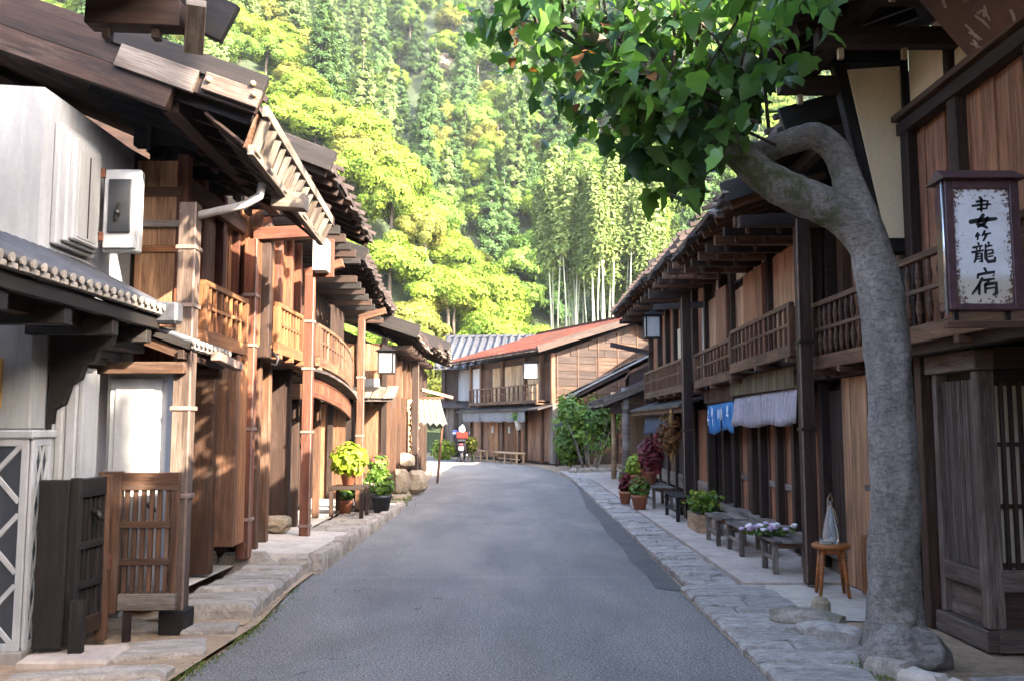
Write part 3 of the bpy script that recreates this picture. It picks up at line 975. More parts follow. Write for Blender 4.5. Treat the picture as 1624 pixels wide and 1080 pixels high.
def place_tree(kind, x, y, z, s, sz=1.0):
    k = R.randrange(len(PROTO[kind]))
    pr = PROTO[kind][k]
    mw = Matrix.Translation((x, y, z)) @ Matrix.Rotation(R.random() * 6.283, 4, 'Z') @ Matrix.Diagonal((s, s, s * sz, 1))
    px = 812 + x / y * 1400
    py = 672 - (z + 4 - 1.6) / y * 1400
    zones = ((170, 'over the storehouse gable'), (340, 'over the storehouse eave tip'), (420, 'beyond the weathered eave'), (500, 'above the first balcony'), (570, 'above the second balcony'),
             (640, 'above the sagging balcony'), (700, 'above the left bend eaves'), (760, 'above the striped awning'), (820, 'above the tiled roof'), (880, 'above the far balcony'),
             (940, 'above the red roof'), (1000, 'above the red roof ridge'), (1120, 'behind the hanging leaves'), (9999, 'behind the tree fork'))
    where = [t for lim, t in zones if px < lim][0]
    row = [t for lim, t in ((20, 'at the top edge'), (90, 'near the top'), (170, 'high up'), (260, 'above halfway'), (350, 'below halfway'), (430, 'low down'), (9999, 'lowest')) if py < lim][0]
    size = 'small ' if s < 0.55 else ('big ' if s > 0.8 else '')
    lab = (size + DESC[kind] + ' ' + row + ' ' + where) if kind != 'bamboo' else DESC[kind] + ' in the grove above the red roof'
    if pr.name not in USED:
        USED.add(pr.name)
        pr.matrix_basis = mw
        tag(pr, lab, CATS[kind], GRP[kind])
        return pr
    c = copy_tree(pr, mw, lab)
    tag(c, lab, CATS[kind], GRP[kind])
    return c

cnt = {}
yy = 55.0
while yy < 228:
    step = 3.7 if yy < 90 else (5.0 if yy < 140 else 6.8)
    xx = -0.60 * yy - 4
    while xx < 0.50 * yy + 6:
        x = xx + R.uniform(-2, 2); y_ = yy + R.uniform(-2.2, 2.2)
        xx += step * R.uniform(0.85, 1.15)
        px = 812 + x / y_ * 1400
        if px > 1360 or px < -60: continue
        z = hill_z(x, y_)
        back = max(0.0, y_ - 86 + 0.12 * x) * 0.84
        on_spur = z > back + 1.5
        if z < 0.8 and y_ < 70: 
            if px > 560 and R.random() < 0.6: continue
        nzv = noise.noise(Vector((x * 0.035, y_ * 0.035, 8)))
        if on_spur and y_ < 104:
            r = R.random() + nzv * 0.5
            kind = 'lime_maple' if r < 0.56 else ('yellow_tree' if r < 0.74 else 'green_tree')
            if z > 30 and R.random() < 0.45: kind = 'cedar_tree'
        elif on_spur:
            kind = 'cedar_tree' if R.random() + nzv * 0.6 < 0.62 else R.choice(['green_tree', 'lime_maple', 'yellow_tree', 'green_tree'])
        else:
            kind = 'cedar_tree' if R.random() + nzv * 0.8 < 0.6 else R.choice(['green_tree', 'green_tree', 'yellow_tree', 'lime_maple'])
        if kind == 'cedar_tree' and (cnt.get(kind, 0) > 292 or (y_ < 150 and R.random() < 0.15)): kind = 'green_tree'
        if kind == 'green_tree' and cnt.get(kind, 0) > 292: kind = 'yellow_tree' if R.random() < 0.5 else 'lime_maple'
        if kind == 'cedar_tree' and R.random() < 0.28:
            if y_ < 120: continue
            kind = 'green_tree'
        if cnt.get(kind, 0) > 295: continue
        if 870 < px < 1010 and y_ < 84: continue
        if kind != 'cedar_tree' and R.random() < 0.02 and y_ > 140: kind = 'bare_tree'
        cnt[kind] = cnt.get(kind, 0) + 1
        place_tree(kind, x, y_, z - 0.4, R.uniform(0.75, 1.2) * (0.88 if kind == 'cedar_tree' else (0.58 if y_ < 100 else 0.8)), R.uniform(0.85, 1.12))
    yy += step * 0.92
for i in range(46):
    x = R.uniform(3.4, 12.5); y_ = R.uniform(73, 82)
    place_tree('bamboo', x, y_, 0.5 + R.uniform(-0.5, 1.5), R.uniform(0.85, 1.08), R.uniform(0.95, 1.15))
for k, v in PROTO.items():
    for pr in v:
        if pr.name not in USED:
            for ch in KIDS[pr.name]: bpy.data.objects.remove(ch)
            bpy.data.objects.remove(pr)

# ------------------------------------------------------------------ building kit
def boards(par, f, u0, u1, v, z0, z1, mname, wd=0.2, t=0.022, gap=0.004, name='board', lap=0.0):
    """upright boards, each a piece of its own"""
    n = max(1, round((u1 - u0) / wd))
    s = (u1 - u0) / n
    for i in range(n):
        dv = R.uniform(0, 0.006) + (lap if i % 2 else 0)
        box(par, name, f, u0 + i * s + gap / 2, u0 + (i + 1) * s - gap / 2, v + dv, v + dv + t, z0, z1, mname, 0.003, 0.003)

def hboards(par, f, u0, u1, v, z0, z1, mname, ht=0.2, t=0.022, gap=0.004, name='board'):
    n = max(1, round((z1 - z0) / ht))
    s = (z1 - z0) / n
    for i in range(n):
        dv = R.uniform(0, 0.007)
        box(par, name, f, u0, u1, v + dv, v + dv + t, z0 + i * s + gap / 2, z0 + (i + 1) * s - gap / 2, mname, 0.003, 0.003)

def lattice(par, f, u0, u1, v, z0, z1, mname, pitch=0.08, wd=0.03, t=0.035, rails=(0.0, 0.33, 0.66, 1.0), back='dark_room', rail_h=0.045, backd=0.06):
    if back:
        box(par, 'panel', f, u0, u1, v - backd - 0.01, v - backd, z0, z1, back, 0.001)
    n = max(1, int((u1 - u0) / pitch))
    s = (u1 - u0) / n
    for i in range(n):
        c = u0 + (i + 0.5) * s + R.uniform(-0.002, 0.002)
        box(par, 'slat', f, c - wd / 2, c + wd / 2, v, v + t, z0, z1, mname, 0.002, 0.003)
    for r in rails:
        z = z0 + (z1 - z0) * r
        z = min(max(z, z0 + rail_h / 2), z1 - rail_h / 2)
        box(par, 'rail', f, u0, u1, v - 0.028, v - 0.002, z - rail_h / 2, z + rail_h / 2, mname, 0.002)

def post(par, f, u, v, z0, z1, mname, s=0.12, name='post', j=0.004):
    return box(par, name, f, u - s / 2, u + s / 2, v - s / 2, v + s / 2, z0, z1, mname, 0.006, j)

def balcony(par, f, u0, u1, vw, vo, z, h, mname, pitch=0.16, bal=0.035, drop=None, bow=0.0, turned=False, mid=True, blocks=True, curve=0.0):
    """floor, edge beam, top and middle rail, balusters; drop(u) lets the whole sag"""
    nseg = 6 if (drop or curve) else 1
    dz = (lambda u: drop(u)) if drop else (lambda u: 0.0)
    dv = (lambda u: curve * math.sin(math.pi * (u - u0) / (u1 - u0))) if curve else (lambda u: 0.0)
    fl = box(par, 'balcony', f, u0, u1, vw + 0.003, vo - 0.07, z - 0.055 + dz((u0 + u1) / 2), z - 0.02 + dz((u0 + u1) / 2), mname)
    us = [u0 + (u1 - u0) * i / nseg for i in range(nseg + 1)]
    for a, b in zip(us[:-1], us[1:]):
        e = 0.004
        beamf(fl, 'edge_beam', f, (a - e, vo + dv(a) - 0.03, z - 0.05 + dz(a)), (b + e, vo + dv(b) - 0.03, z - 0.05 + dz(b)), 0.06, 0.13, mname)
        beamf(fl, 'top_rail', f, (a - e, vo + dv(a) - 0.03, z + h + dz(a)), (b + e, vo + dv(b) - 0.03, z + h + dz(b)), 0.055, 0.05, mname)
        if mid:
            beamf(fl, 'middle_rail', f, (a, vo + dv(a) - 0.03, z + h * 0.52 + dz(a)), (b, vo + dv(b) - 0.03, z + h * 0.52 + dz(b)), 0.032, 0.035, mname)
    n = max(2, round((u1 - u0) / pitch))
    for i in range(n + 1):
        u = u0 + 0.03 + (u1 - u0 - 0.06) * i / n
        s = 0.07 if i in (0, n) else bal
        if turned and 0 < i < n:
            c = f.p(u, vo - 0.03, 0)
            q = []
            for k in range(9):
                t = k / 8
                q.append((0.012 + 0.011 * abs(math.sin(t * math.pi * 2)) + (0.006 if k in (2, 6) else 0), z + 0.015 + (h - 0.04) * t))
            lathe(fl, 'baluster', c.x, c.y, q, mname, 6)
        else:
            box(fl, 'baluster', f, u - s / 2, u + s / 2, vo + dv(u) - 0.03 - s / 2, vo + dv(u) - 0.03 + s / 2, z + 0.015 + dz(u), z + h - 0.022 + dz(u), mname, 0.003)
    if vo - vw > 0.12:
        for k in range(max(2, int((u1 - u0) / 0.9)) + 1):
            u = u0 + 0.08 + (u1 - u0 - 0.16) * k / max(2, int((u1 - u0) / 0.9))
            box(fl, 'joist', f, u - 0.035, u + 0.035, vw - 0.02, vo + 0.02, z - 0.17 + dz(u), z - 0.118 + dz(u), mname)
    return fl

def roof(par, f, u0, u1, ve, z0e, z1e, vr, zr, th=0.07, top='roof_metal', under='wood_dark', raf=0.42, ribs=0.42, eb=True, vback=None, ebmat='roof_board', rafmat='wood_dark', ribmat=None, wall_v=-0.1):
    """front slope with eave height z0e at u0 and z1e at u1, back slope, battens, eave boards, rafters"""
    ze = lambda u: z0e + (z1e - z0e) * (u - u0) / (u1 - u0)
    P = f.p
    sl = P(u0, ve, z0e), P(u1, ve, z1e), P(u1, vr, zr), P(u0, vr, zr)
    dn = Vector((0, 0, th))
    r = prism(par, 'roof', [p - dn for p in sl], list(sl), top)
    if vback is None: vback = 2 * vr - ve
    bl = P(u0, vr - 0.01, zr - 0.004), P(u1, vr - 0.01, zr - 0.004), P(u1, vback, z1e), P(u0, vback, z0e)
    prism(par, 'rear_roof', [p - dn for p in bl], list(bl), top)
    beamf(r, 'ridge_cap', f, (u0 - 0.02, vr, zr + 0.05), (u1 + 0.02, vr, zr + 0.05), 0.26, 0.12, top)
    L_ = u1 - u0
    if ribs:
        n = max(1, int(L_ / ribs))
        for i in range(n + 1):
            u = u0 + 0.06 + (L_ - 0.12) * i / n
            ex = 0.02 + R.uniform(0, 0.05)
            beamf(r, 'batten', f, (u, ve + ex, ze(u) + 0.02), (u, vr, zr + 0.03), 0.05, 0.05, ribmat or top)
    if eb:
        u = u0
        while u < u1 - 0.05:
            wv = min(R.uniform(0.16, 0.30), u1 - u)
            um = u + wv / 2
            s = (zr - ze(um)) / (vr - ve)
            d0 = R.uniform(-0.05, 0.09)
            zt = ze(um) - th - 0.022
            beamf(r, 'eave_board', f, (um, ve + d0, zt + d0 * s), (um, ve - 0.42, zt - 0.42 * s), wv - 0.012, 0.035, ebmat, 0.003, R.uniform(-0.07, 0.07))
            u += wv
    n = max(1, int(L_ / raf))
    for i in range(n + 1):
        u = u0 + 0.08 + (L_ - 0.16) * i / n
        s = (zr - ze(u)) / (vr - ve)
        v1 = wall_v
        zt = ze(u) - th - 0.085
        beamf(r, 'rafter', f, (u, ve - 0.06, zt - 0.06 * s), (u, v1, zt + (v1 - ve) * s), 0.055, 0.085, rafmat)
    # soffit boarding over the rafters
    m = (ve - 0.36)
    s0, s1 = (zr - z0e) / (vr - ve), (zr - z1e) / (vr - ve)
    a = P(u0 + 0.01, m, z0e + (m - ve) * s0 - th - 0.012), P(u1 - 0.01, m, z1e + (m - ve) * s1 - th - 0.012), P(u1 - 0.01, wall_v, z1e + (wall_v - ve) * s1 - th - 0.012), P(u0 + 0.01, wall_v, z0e + (wall_v - ve) * s0 - th - 0.012)
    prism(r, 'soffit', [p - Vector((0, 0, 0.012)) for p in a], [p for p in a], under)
    return r

def barge(par, f, u, ve, ze, vr, zr, mname, ht=0.2, t=0.05, over=0.05, vback=None, ends=True):
    """gable boards down both slopes at the end u"""
    for (a, za) in ((ve + over, ze), (2 * vr - ve if vback is None else vback, ze)):
        beamf(par, 'bargeboard', f, (u, a, za - ht * 0.35), (u, vr, zr - ht * 0.30), t, ht, mname)

def core(par, f, u0, u1, vfront, vback, z0, zf, vr, zr, mname, zb=None):
    """dark closed body behind the boarding, gabled"""
    if zb is None: zb = zf
    A = [f.p(u0, vfront, z0), f.p(u0, vback, z0), f.p(u0, vback, zb), f.p(u0, vr, zr), f.p(u0, vfront, zf)]
    B = [f.p(u1, vfront, z0), f.p(u1, vback, z0), f.p(u1, vback, zb), f.p(u1, vr, zr), f.p(u1, vfront, zf)]
    return prism(par, 'wall', A, B, mname)

def downpipe(par, f, u, v, z0, z1, s, mname, head=None, bands=(), base=None, band='gutter_metal'):
    p = box(par, 'downpipe', f, u - s / 2, u + s / 2, v - s / 2, v + s / 2, z0, z1, mname, 0.006, 0.004)
    for z in bands:
        box(p, 'band', f, u - s / 2 - 0.012, u + s / 2 + 0.012, v - s / 2 - 0.012, v + s / 2 + 0.012, z - 0.016, z + 0.016, band, 0.003)
    # pale strip along one edge, standing in for its sunlit highlight
    box(p, 'edge_highlight', f, u - s / 2 - 0.004, u - s / 2 + 0.008, v + s / 2 - 0.008, v + s / 2 + 0.005, z0 + 0.02, z1, 'gutter_metal', 0.002)
    if base:
        box(p, 'base', f, u - base / 2, u + base / 2, v - base / 2, v + base / 2, z0 - 0.16, z0 + 0.02, 'wood_black', 0.006)
    if head:
        v1, z2 = head
        beamf(p, 'spout', f, (u, v - s / 2, z1 + 0.02), (u, v1, z2), s * 0.95, s * 0.9, mname)
    return p

def lantern(name, f, u, v, z, label, wd=0.24, ht=0.38, group='hanging lanterns'):
    """box lantern: frame, four paper panes, little roof, hanger"""
    c = f.p(u, v, z)
    t = thing(name, label, 'lantern', c, group)
    g = F(c.x, c.y, f.u.x, f.u.y, 1)
    h = wd / 2
    for a in (-1, 1):
        for b in (-1, 1):
            box(t, 'stile', g, a * h - 0.014, a * h + 0.014, b * h - 0.014, b * h + 0.014, z - ht, z, 'wood_black', 0.002)
    for a in (-1, 1):
        box(t, 'pane', g, a * (h - 0.008) - 0.003, a * (h - 0.008) + 0.003, -h + 0.016, h - 0.016, z - ht + 0.022, z - 0.022, 'lantern_glass', 0.001)
        box(t, 'pane', g, -h + 0.016, h - 0.016, a * (h - 0.008) - 0.003, a * (h - 0.008) + 0.003, z - ht + 0.022, z - 0.022, 'lantern_glass', 0.001)
    for zz in (z - 0.012, z - ht + 0.012):
        box(t, 'frame', g, -h - 0.016, h + 0.016, -h - 0.016, h + 0.016, zz - 0.012, zz + 0.012, 'wood_black', 0.002)
    A = [(c.x + sx * (h + 0.06), c.y + sy * (h + 0.06), z + 0.012) for sx, sy in ((-1, -1), (1, -1), (1, 1), (-1, 1))]
    mesh(t, 'cap', A + [(c.x, c.y, z + 0.12)], [[0, 1, 4], [1, 2, 4], [2, 3, 4], [3, 0, 4], [3, 2, 1, 0]], 'wood_black')
    beam(t, 'hanger', (c.x, c.y, z + 0.10), (c.x, c.y, z + 0.26), 0.015, 0.015, 'iron')
    return t

def curtain(name, f, u0, u1, v, z0, z1, mname, label, group=None, folds=9, amp=0.03, cuts=(), dz=0.0, hem=0.02):
    """hanging cloth with folds; thin but two-sided, split panels hang separately"""
    t = thing(name, label, 'curtain', f.p((u0 + u1) / 2, v, z1), group)
    edges = [u0] + list(cuts) + [u1]
    for a, b in zip(edges[:-1], edges[1:]):
        a2, b2 = a + 0.006, b - 0.006
        n = max(8, int((b2 - a2) * folds * 12))
        V, Fs = [], []
        ph = R.random() * 6
        for j in range(6):
            tt = j / 5
            for i in range(n + 1):
                u = a2 + (b2 - a2) * i / n
                k = (0.25 + 0.75 * tt)
                vv = v + amp * k * (math.sin(u * folds * 6.28 + ph) + 0.5 * math.sin(u * folds * 13.7 + ph * 2 + 1)) + 0.03 * tt * math.sin(u * 2.3 + ph)
                z = z1 + (z0 - z1) * tt + dz * (u - u0) / (u1 - u0) + (hem * math.sin(u * 5 + ph) * tt)
                V.append(f.p(u, vv, z))
        for j in range(5):
            for i in range(n):
                q = j * (n + 1) + i
                Fs.append([q, q + 1, q + n + 2, q + n + 1])
        o = mesh(t, 'cloth', V, Fs, mname, True)
        so = o.modifiers.new('thick', 'SOLIDIFY'); so.thickness = 0.004
    beamf(t, 'rod', f, (u0 - 0.05, v, z1 + 0.012), (u1 + 0.05, v, z1 + 0.012 + dz), 0.025, 0.025, 'wood_dark')
    return t

def stroke(par, name, o, ex, ez, pts, wd, mname, nrm, t=0.002):
    """a flat brush stroke on a plane: o + ex*x + ez*y, tapering at its end"""
    q = [o + ex * x + ez * y for x, y in pts]
    V, Fs = [], []
    n = len(q)
    for i in range(n):
        d = (q[min(i + 1, n - 1)] - q[max(i - 1, 0)]).normalized()
        s = nrm.cross(d).normalized()
        k = wd * (0.5 if i == 0 else (0.36 if i == n - 1 else 0.55))
        V += [q[i] - s * k + nrm * t, q[i] + s * k + nrm * t]
    for i in range(n - 1):
        Fs.append([2 * i, 2 * i + 1, 2 * i + 3, 2 * i + 2])
    # blunt brush ends
    for e, sg in ((0, -1), (n - 1, 1)):
        d = (q[min(e + 1, n - 1)] - q[max(e - 1, 0)]).normalized() * sg
        b = len(V)
        V.append(q[e] + d * wd * 0.32 + nrm * t)
        Fs.append([2 * e, 2 * e + 1, b] if sg < 0 else [2 * e + 1, 2 * e, b])
    return mesh(par, name, V, Fs, mname)

# ------------------------------------------------------------------ LEFT 1: plaster storehouse
f = F(-3.32, 6.08, 0, 1, 1)
K = thing('storehouse', 'white plastered storehouse with diamond tile plinth at the left edge', 'house', (-3.32, 6.08, 0))
prism(K, 'wall', [f.p(0, 0, 0.9), f.p(0, -4, 0.9), f.p(0, -4, 4.2), f.p(0, 0, 3.98)], [f.p(1.5, 0, 0.9), f.p(1.5, -4, 0.9), f.p(1.5, -4, 4.2), f.p(1.5, 0, 3.98)], 'plaster_white')
prism(K, 'lower_wall', [f.p(0.01, -0.01, 0.0), f.p(0.01, -4, 0.0), f.p(0.01, -4, 0.895), f.p(0.01, -0.01, 0.895)], [f.p(1.5, -0.01, 0.0), f.p(1.5, -4, 0.0), f.p(1.5, -4, 0.895), f.p(1.5, -0.01, 0.895)], 'plaster_lime')
box(K, 'footing', f, -0.09, 0.22, -4, 0.075, -0.05, 0.10, 'foundation', 0.01)
# namako plinth: dark tiles with raised lime joints, on the corner
for (face, u_or_v) in (('gable', 0), ('street', 0)):
    if face == 'gable':
        Pn = lambda s, d, z: f.p(-0.055 - d, 0.05 - s, z)
        Lw = 1.6
    else:
        Pn = lambda s, d, z: f.p(-0.05 + s, 0.055 + d, z)
        Lw = 0.24
    pl = prism(K, 'tile_panel', [Pn(0, -0.04, 0.10), Pn(Lw, -0.04, 0.10), Pn(Lw, -0.04, 1.5), Pn(0, -0.04, 1.5)], [Pn(0, 0, 0.10), Pn(Lw, 0, 0.10), Pn(Lw, 0, 1.5), Pn(0, 0, 1.5)], 'namako_tile')
    nrm = (Pn(0, 1, 0) - Pn(0, 0, 0))
    wj = 0.034 if face == 'gable' else 0.013
    pit = 0.26
    def joint(a, b, wd, hgt=0.016):
        beam(pl, 'lime_joint', Pn(a[0], hgt * 0.4, a[1]), Pn(b[0], hgt * 0.4, b[1]), wd, hgt, 'plaster_white', 0.006, 0, nrm)
    joint((0.022, 0.12), (0.022, 1.48), 0.05, 0.02)
    for zz in (0.125, 1.475): joint((0, zz), (Lw, zz), 0.05, 0.02)
    if face == 'gable':
        cell = 0.42
        for k in range(-6, 6):
            for sg in (1, -1):
                # diagonal joints clipped to the panel
                pts_ = []
                s0 = 0.05 + k * cell
                a = (s0, 0.14 if sg > 0 else 1.46)
                b = (s0 + 1.32 * 0.9, 1.46 if sg > 0 else 0.14)
                # clip to s in [0.05, Lw]
                def at(s):
                    t = (s - a[0]) / (b[0] - a[0]); return (s, a[1] + (b[1] - a[1]) * t)
                if b[0] <= 0.06 or a[0] >= Lw: continue
                a2 = a if a[0] >= 0.05 else at(0.05)
                b2 = b if b[0] <= Lw else at(Lw)
                joint(a2, b2, wj)
    else:
        joint((Lw - 0.015, 0.12), (Lw - 0.015, 1.48), 0.03, 0.02)
        for k in range(-5, 7):
            for sg in (1, -1):
                z0_ = 0.14 + k * 0.30
                a = (0.05, z0_ if sg > 0 else z0_ + 0.6); b = (Lw - 0.03, z0_ + 0.6 if sg > 0 else z0_)
                def atz(zz):
                    t = (zz - a[1]) / (b[1] - a[1]); return (a[0] + (b[0] - a[0]) * t, zz)
                lo, hi = (a, b) if a[1] < b[1] else (b, a)
                if hi[1] < 0.2 or lo[1] > 1.4: continue
                a2 = lo if lo[1] >= 0.14 else atz(0.14)
                b2 = hi if hi[1] <= 1.46 else atz(1.46)
                joint(a2, b2, wj)
box(K, 'plinth_cap', f, -0.09, 0.24, -1.6, 0.09, 1.5, 1.56, 'plaster_white', 0.012)
box(K, 'corner_pier', f, -0.03, 0.17, -1.6, 0.03, 1.56, 2.5, 'plaster_lime', 0.012)
box(K, 'notice_board', f, -0.05, -0.03, -0.4, -0.17, 1.7, 2.05, 'yellow_board', 0.004)
# upper window with heavy stepped plaster shutters
uw = 0.17
for k, (d, t) in enumerate(((0.0, 0.05), (0.05, 0.09), (0.09, 0.125))):
    box(K, 'window_surround', f, uw - 0.02 + d, uw + 0.56 - d, 0.001, t, 2.88 + d * 0.6, 3.78 - d, 'plaster_white', 0.012)
wn = box(K, 'window', f, uw + 0.12, uw + 0.42, 0.10, 0.13, 2.96, 3.62, 'plaster_lime', 0.01)
box(wn, 'groove', f, uw + 0.27, uw + 0.285, 0.128, 0.134, 2.98, 3.60, 'dark_room', 0.001)
sh = box(K, 'shutter', f, uw + 0.50, uw + 0.58, 0.128, 0.42, 2.92, 3.58, 'plaster_white', 0.015)
box(sh, 'shutter_step', f, uw + 0.475, uw + 0.499, 0.15, 0.40, 2.95, 3.55, 'plaster_white', 0.012)
box(sh, 'screen', f, uw + 0.455, uw + 0.474, 0.19, 0.365, 3.07, 3.49, 'screen_grey', 0.01)
beamf(sh, 'handle', f, (uw + 0.44, 0.26, 3.16), (uw + 0.44, 0.28, 3.30), 0.02, 0.02, 'iron')
lathe(sh, 'handle_plate', f.p(uw + 0.445, 0.27, 0).x, f.p(uw + 0.445, 0.27, 0).y, [(0.02, 3.2), (0.025, 3.22), (0.02, 3.25)], 'iron', 8)
box(K, 'hinge', f, uw + 0.445, uw + 0.475, 0.13, 0.16, 3.50, 3.57, 'rust', 0.003)
box(K, 'hinge', f, uw + 0.445, uw + 0.475, 0.13, 0.16, 3.00, 3.07, 'rust', 0.003)
# ground floor: stepped jambs and the two open plaster leaves
for k, (a, b, v1) in enumerate(((0.34, 1.50, 0.06), (0.42, 1.42, 0.10))):
    box(K, 'jamb', f, a, a + 0.08, 0.001, v1, 0.0, 2.2, 'plaster_white', 0.012)
    box(K, 'jamb', f, b - 0.08, b, 0.001, v1, 0.0, 2.2, 'plaster_white', 0.012)
box(K, 'lintel', f, 0.30, 1.5, 0.001, 0.16, 2.2, 2.28, 'plaster_lime', 0.012)
box(K, 'lintel_moulding', f, 0.5, 1.46, 0.001, 0.11, 2.285, 2.36, 'plaster_white', 0.02)
box(K, 'doorway', f, 0.5, 1.34, -0.008, 0.012, 0.05, 2.19, 'plaster_lime', 0.004)
box(K, 'door_seam', f, 0.69, 0.71, 0.012, 0.02, 0.05, 2.19, 'plaster_grey', 0.002)
box(K, 'hinge', f, 0.66, 0.74, 0.02, 0.06, 1.62, 1.76, 'rust', 0.004)
# near leaf stands square to the wall seen from its side, with stepped edge
l1 = box(K, 'door_leaf', f, 0.26, 0.56, 0.12, 0.20, 0.30, 2.02, 'plaster_white', 0.012)
box(l1, 'leaf_step', f, 0.28, 0.52, 0.201, 0.24, 0.36, 1.97, 'plaster_white', 0.012)
box(l1, 'leaf_step', f, 0.23, 0.58, 0.065, 0.119, 0.28, 2.03, 'plaster_lime', 0.010)
box(l1, 'leaf_step', f, 0.20, 0.60, 0.061, 0.064, 0.28, 2.04, 'plaster_white', 0.001)
box(l1, 'leaf_cap', f, 0.20, 0.60, 0.05, 0.26, 2.042, 2.09, 'wood_black', 0.006)
l2 = box(K, 'door_leaf', f, 0.88, 1.02, 0.13, 0.60, 0.30, 2.02, 'plaster_white', 0.015)
box(l2, 'leaf_step', f, 0.84, 0.879, 0.17, 0.57, 0.36, 1.96, 'plaster_white', 0.012)
box(l2, 'leaf_panel', f, 0.828, 0.839, 0.22, 0.52, 0.42, 1.89, 'plaster_white', 0.03)
box(l2, 'leaf_cap', f, 0.80, 1.06, 0.12, 0.64, 2.022, 2.06, 'wood_dark', 0.006)
# pent roof with round tile ends over the doorway
def pent(par, f, u0, u1, v0, v1, z0, z1, pitch, tname, ename, thick=0.05, dz=0.0):
    P = f.p
    a = [P(u0, v0, z1), P(u1, v0, z1 + dz), P(u1, v1, z0 + dz), P(u0, v1, z0)]
    r = prism(par, 'pent_roof', [p - Vector((0, 0, thick)) for p in a], a, 'wood_black')
    n = max(2, int((u1 - u0) / pitch))
    for i in range(n):
        u = u0 + (u1 - u0) * (i + 0.5) / n
        d = dz * (u - u0) / (u1 - u0)
        tube(r, 'tile_row', [P(u, v0, z1 + 0.02 + d), P(u, v1 + 0.02, z0 + 0.015 + d)], pitch * 0.27, tname, 8)
        c = P(u, v1 + 0.021, z0 + 0.012 + d)
        tube(r, 'tile_end', [c, c + f.n * 0.012], pitch * 0.26, ename, 8, False)
        c2 = P(u + pitch / 2, v1 + 0.005, z0 - 0.022 + d)
        box(r, 'pan_tile', f, u + pitch * 0.1, u + pitch * 0.9, v1 - 0.03, v1 + 0.012, z0 - 0.04 + d, z0 - 0.006 + d, ename, 0.004)
    return r
pr_ = pent(K, f, -2.2, 0.62, 0.0, 0.66, 2.46, 2.80, 0.105, 'tile_dark', 'tile_end')
beamf(pr_, 'eave_beam', f, (-2.2, 0.6, 2.36), (0.62, 0.6, 2.36), 0.06, 0.09, 'wood_black')
beamf(pr_, 'under_beam', f, (-2.2, 0.34, 2.33), (0.62, 0.34, 2.33), 0.10, 0.14, 'wood_dark')
for u in (-1.4, -0.7, -0.06, 0.5):
    beamf(pr_, 'bracket', f, (u, 0.0, 2.26), (u, 0.6, 2.26), 0.09, 0.11, 'wood_black')
    beamf(pr_, 'rafter', f, (u + 0.25, 0.0, 2.70), (u + 0.25, 0.62, 2.40), 0.05, 0.06, 'wood_dark')
# cloud-shaped bracket on the corner pier
prof_ = [(0.02, 2.24), (0.46, 2.24), (0.44, 2.16), (0.36, 2.13), (0.33, 2.04), (0.26, 2.02), (0.23, 1.92), (0.16, 1.88), (0.12, 1.74), (0.06, 1.70), (0.02, 1.45)]
prism(K, 'carved_bracket', [f.p(0.17, v + 0.02, z) for v, z in prof_], [f.p(0.25, v + 0.02, z) for v, z in prof_], 'wood_black')
pr2 = pent(K, f, 0.66, 1.62, 0.05, 0.84, 2.22, 2.50, 0.09, 'tile_dark', 'tile_end', dz=-0.03)
beamf(pr2, 'eave_beam', f, (0.66, 0.78, 2.13), (1.62, 0.78, 2.11), 0.05, 0.07, 'wood_dark')
beamf(pr2, 'gutter', f, (1.1, 0.90, 2.15), (1.72, 0.90, 2.10), 0.08, 0.07, 'gutter_metal')
for u in (0.72, 1.55):
    beamf(pr2, 'rafter', f, (u, 0.05, 2.40), (u, 0.8, 2.12), 0.05, 0.07, 'wood_brown')
    beamf(pr2, 'bracket', f, (u, 0.0, 2.03), (u, 0.8, 2.03), 0.07, 0.09, 'wood_brown')
box(pr2, 'cap_tile', f, 0.56, 0.70, 0.3, 0.78, 2.36, 2.52, 'tile_dark', 0.02)

# barred guard gates in front of the storehouse doors
def gate(name, gx, gy, ang, wd, label, fm, sm, nsl, z0, z1, stile=0.15, post_z=0.0):
    g = F(gx, gy, math.cos(ang), math.sin(ang), 1)
    t = thing(name, label, 'gate', (gx, gy, 0), 'barred guard gates')
    box(t, 'stile', g, 0, stile, -0.035, 0.035, z0 - 0.02, z1 + 0.01, fm, 0.006)
    box(t, 'stile', g, wd - 0.045, wd, -0.025, 0.025, z0, z1 - 0.01, fm, 0.004)
    box(t, 'top_rail', g, stile, wd + 0.005, -0.03, 0.03, z1 - 0.13, z1, fm, 0.005)
    box(t, 'bottom_rail', g, stile, wd + 0.005, -0.03, 0.03, z0, z0 + 0.12, sm, 0.005)
    for k in range(nsl):
        u = stile + (wd - 0.045 - stile) * (k + 0.6) / (nsl + 0.2)
        box(t, 'bar', g, u - 0.016, u + 0.016, -0.018, 0.012, z0 + 0.12, z1 - 0.13, fm, 0.003, 0.006)
    for zz in (z0 + 0.35, z0 + 0.62):
        box(t, 'cross_bar', g, stile, wd - 0.045, 0.013, 0.03, zz - 0.025, zz + 0.025, fm, 0.003)
    c = g.p(stile + (wd - stile) * 0.45, -0.04 if math.cos(ang) > 0.5 else 0.05, z1 - 0.26)
    tube(t, 'latch', [c + Vector((-0.03, 0, 0.03)), c + Vector((0.02, -0.02, 0.01)), c + Vector((0.05, -0.03, -0.03))], [0.02, 0.025, 0.016], 'iron', 8)
    return t
g1 = gate('guard_gate', -3.0, 6.12, rad(87), 0.42, 'dark barred gate standing open beside the diamond plinth', 'wood_black', 'wood_dark', 5, 0.14, 1.22, 0.05)
gf = F(-3.21, 6.08, 1, 0.12, 1)
box(g1, 'front_board', gf, 0.0, 0.19, -0.03, 0.03, 0.10, 1.22, 'wood_black', 0.006)
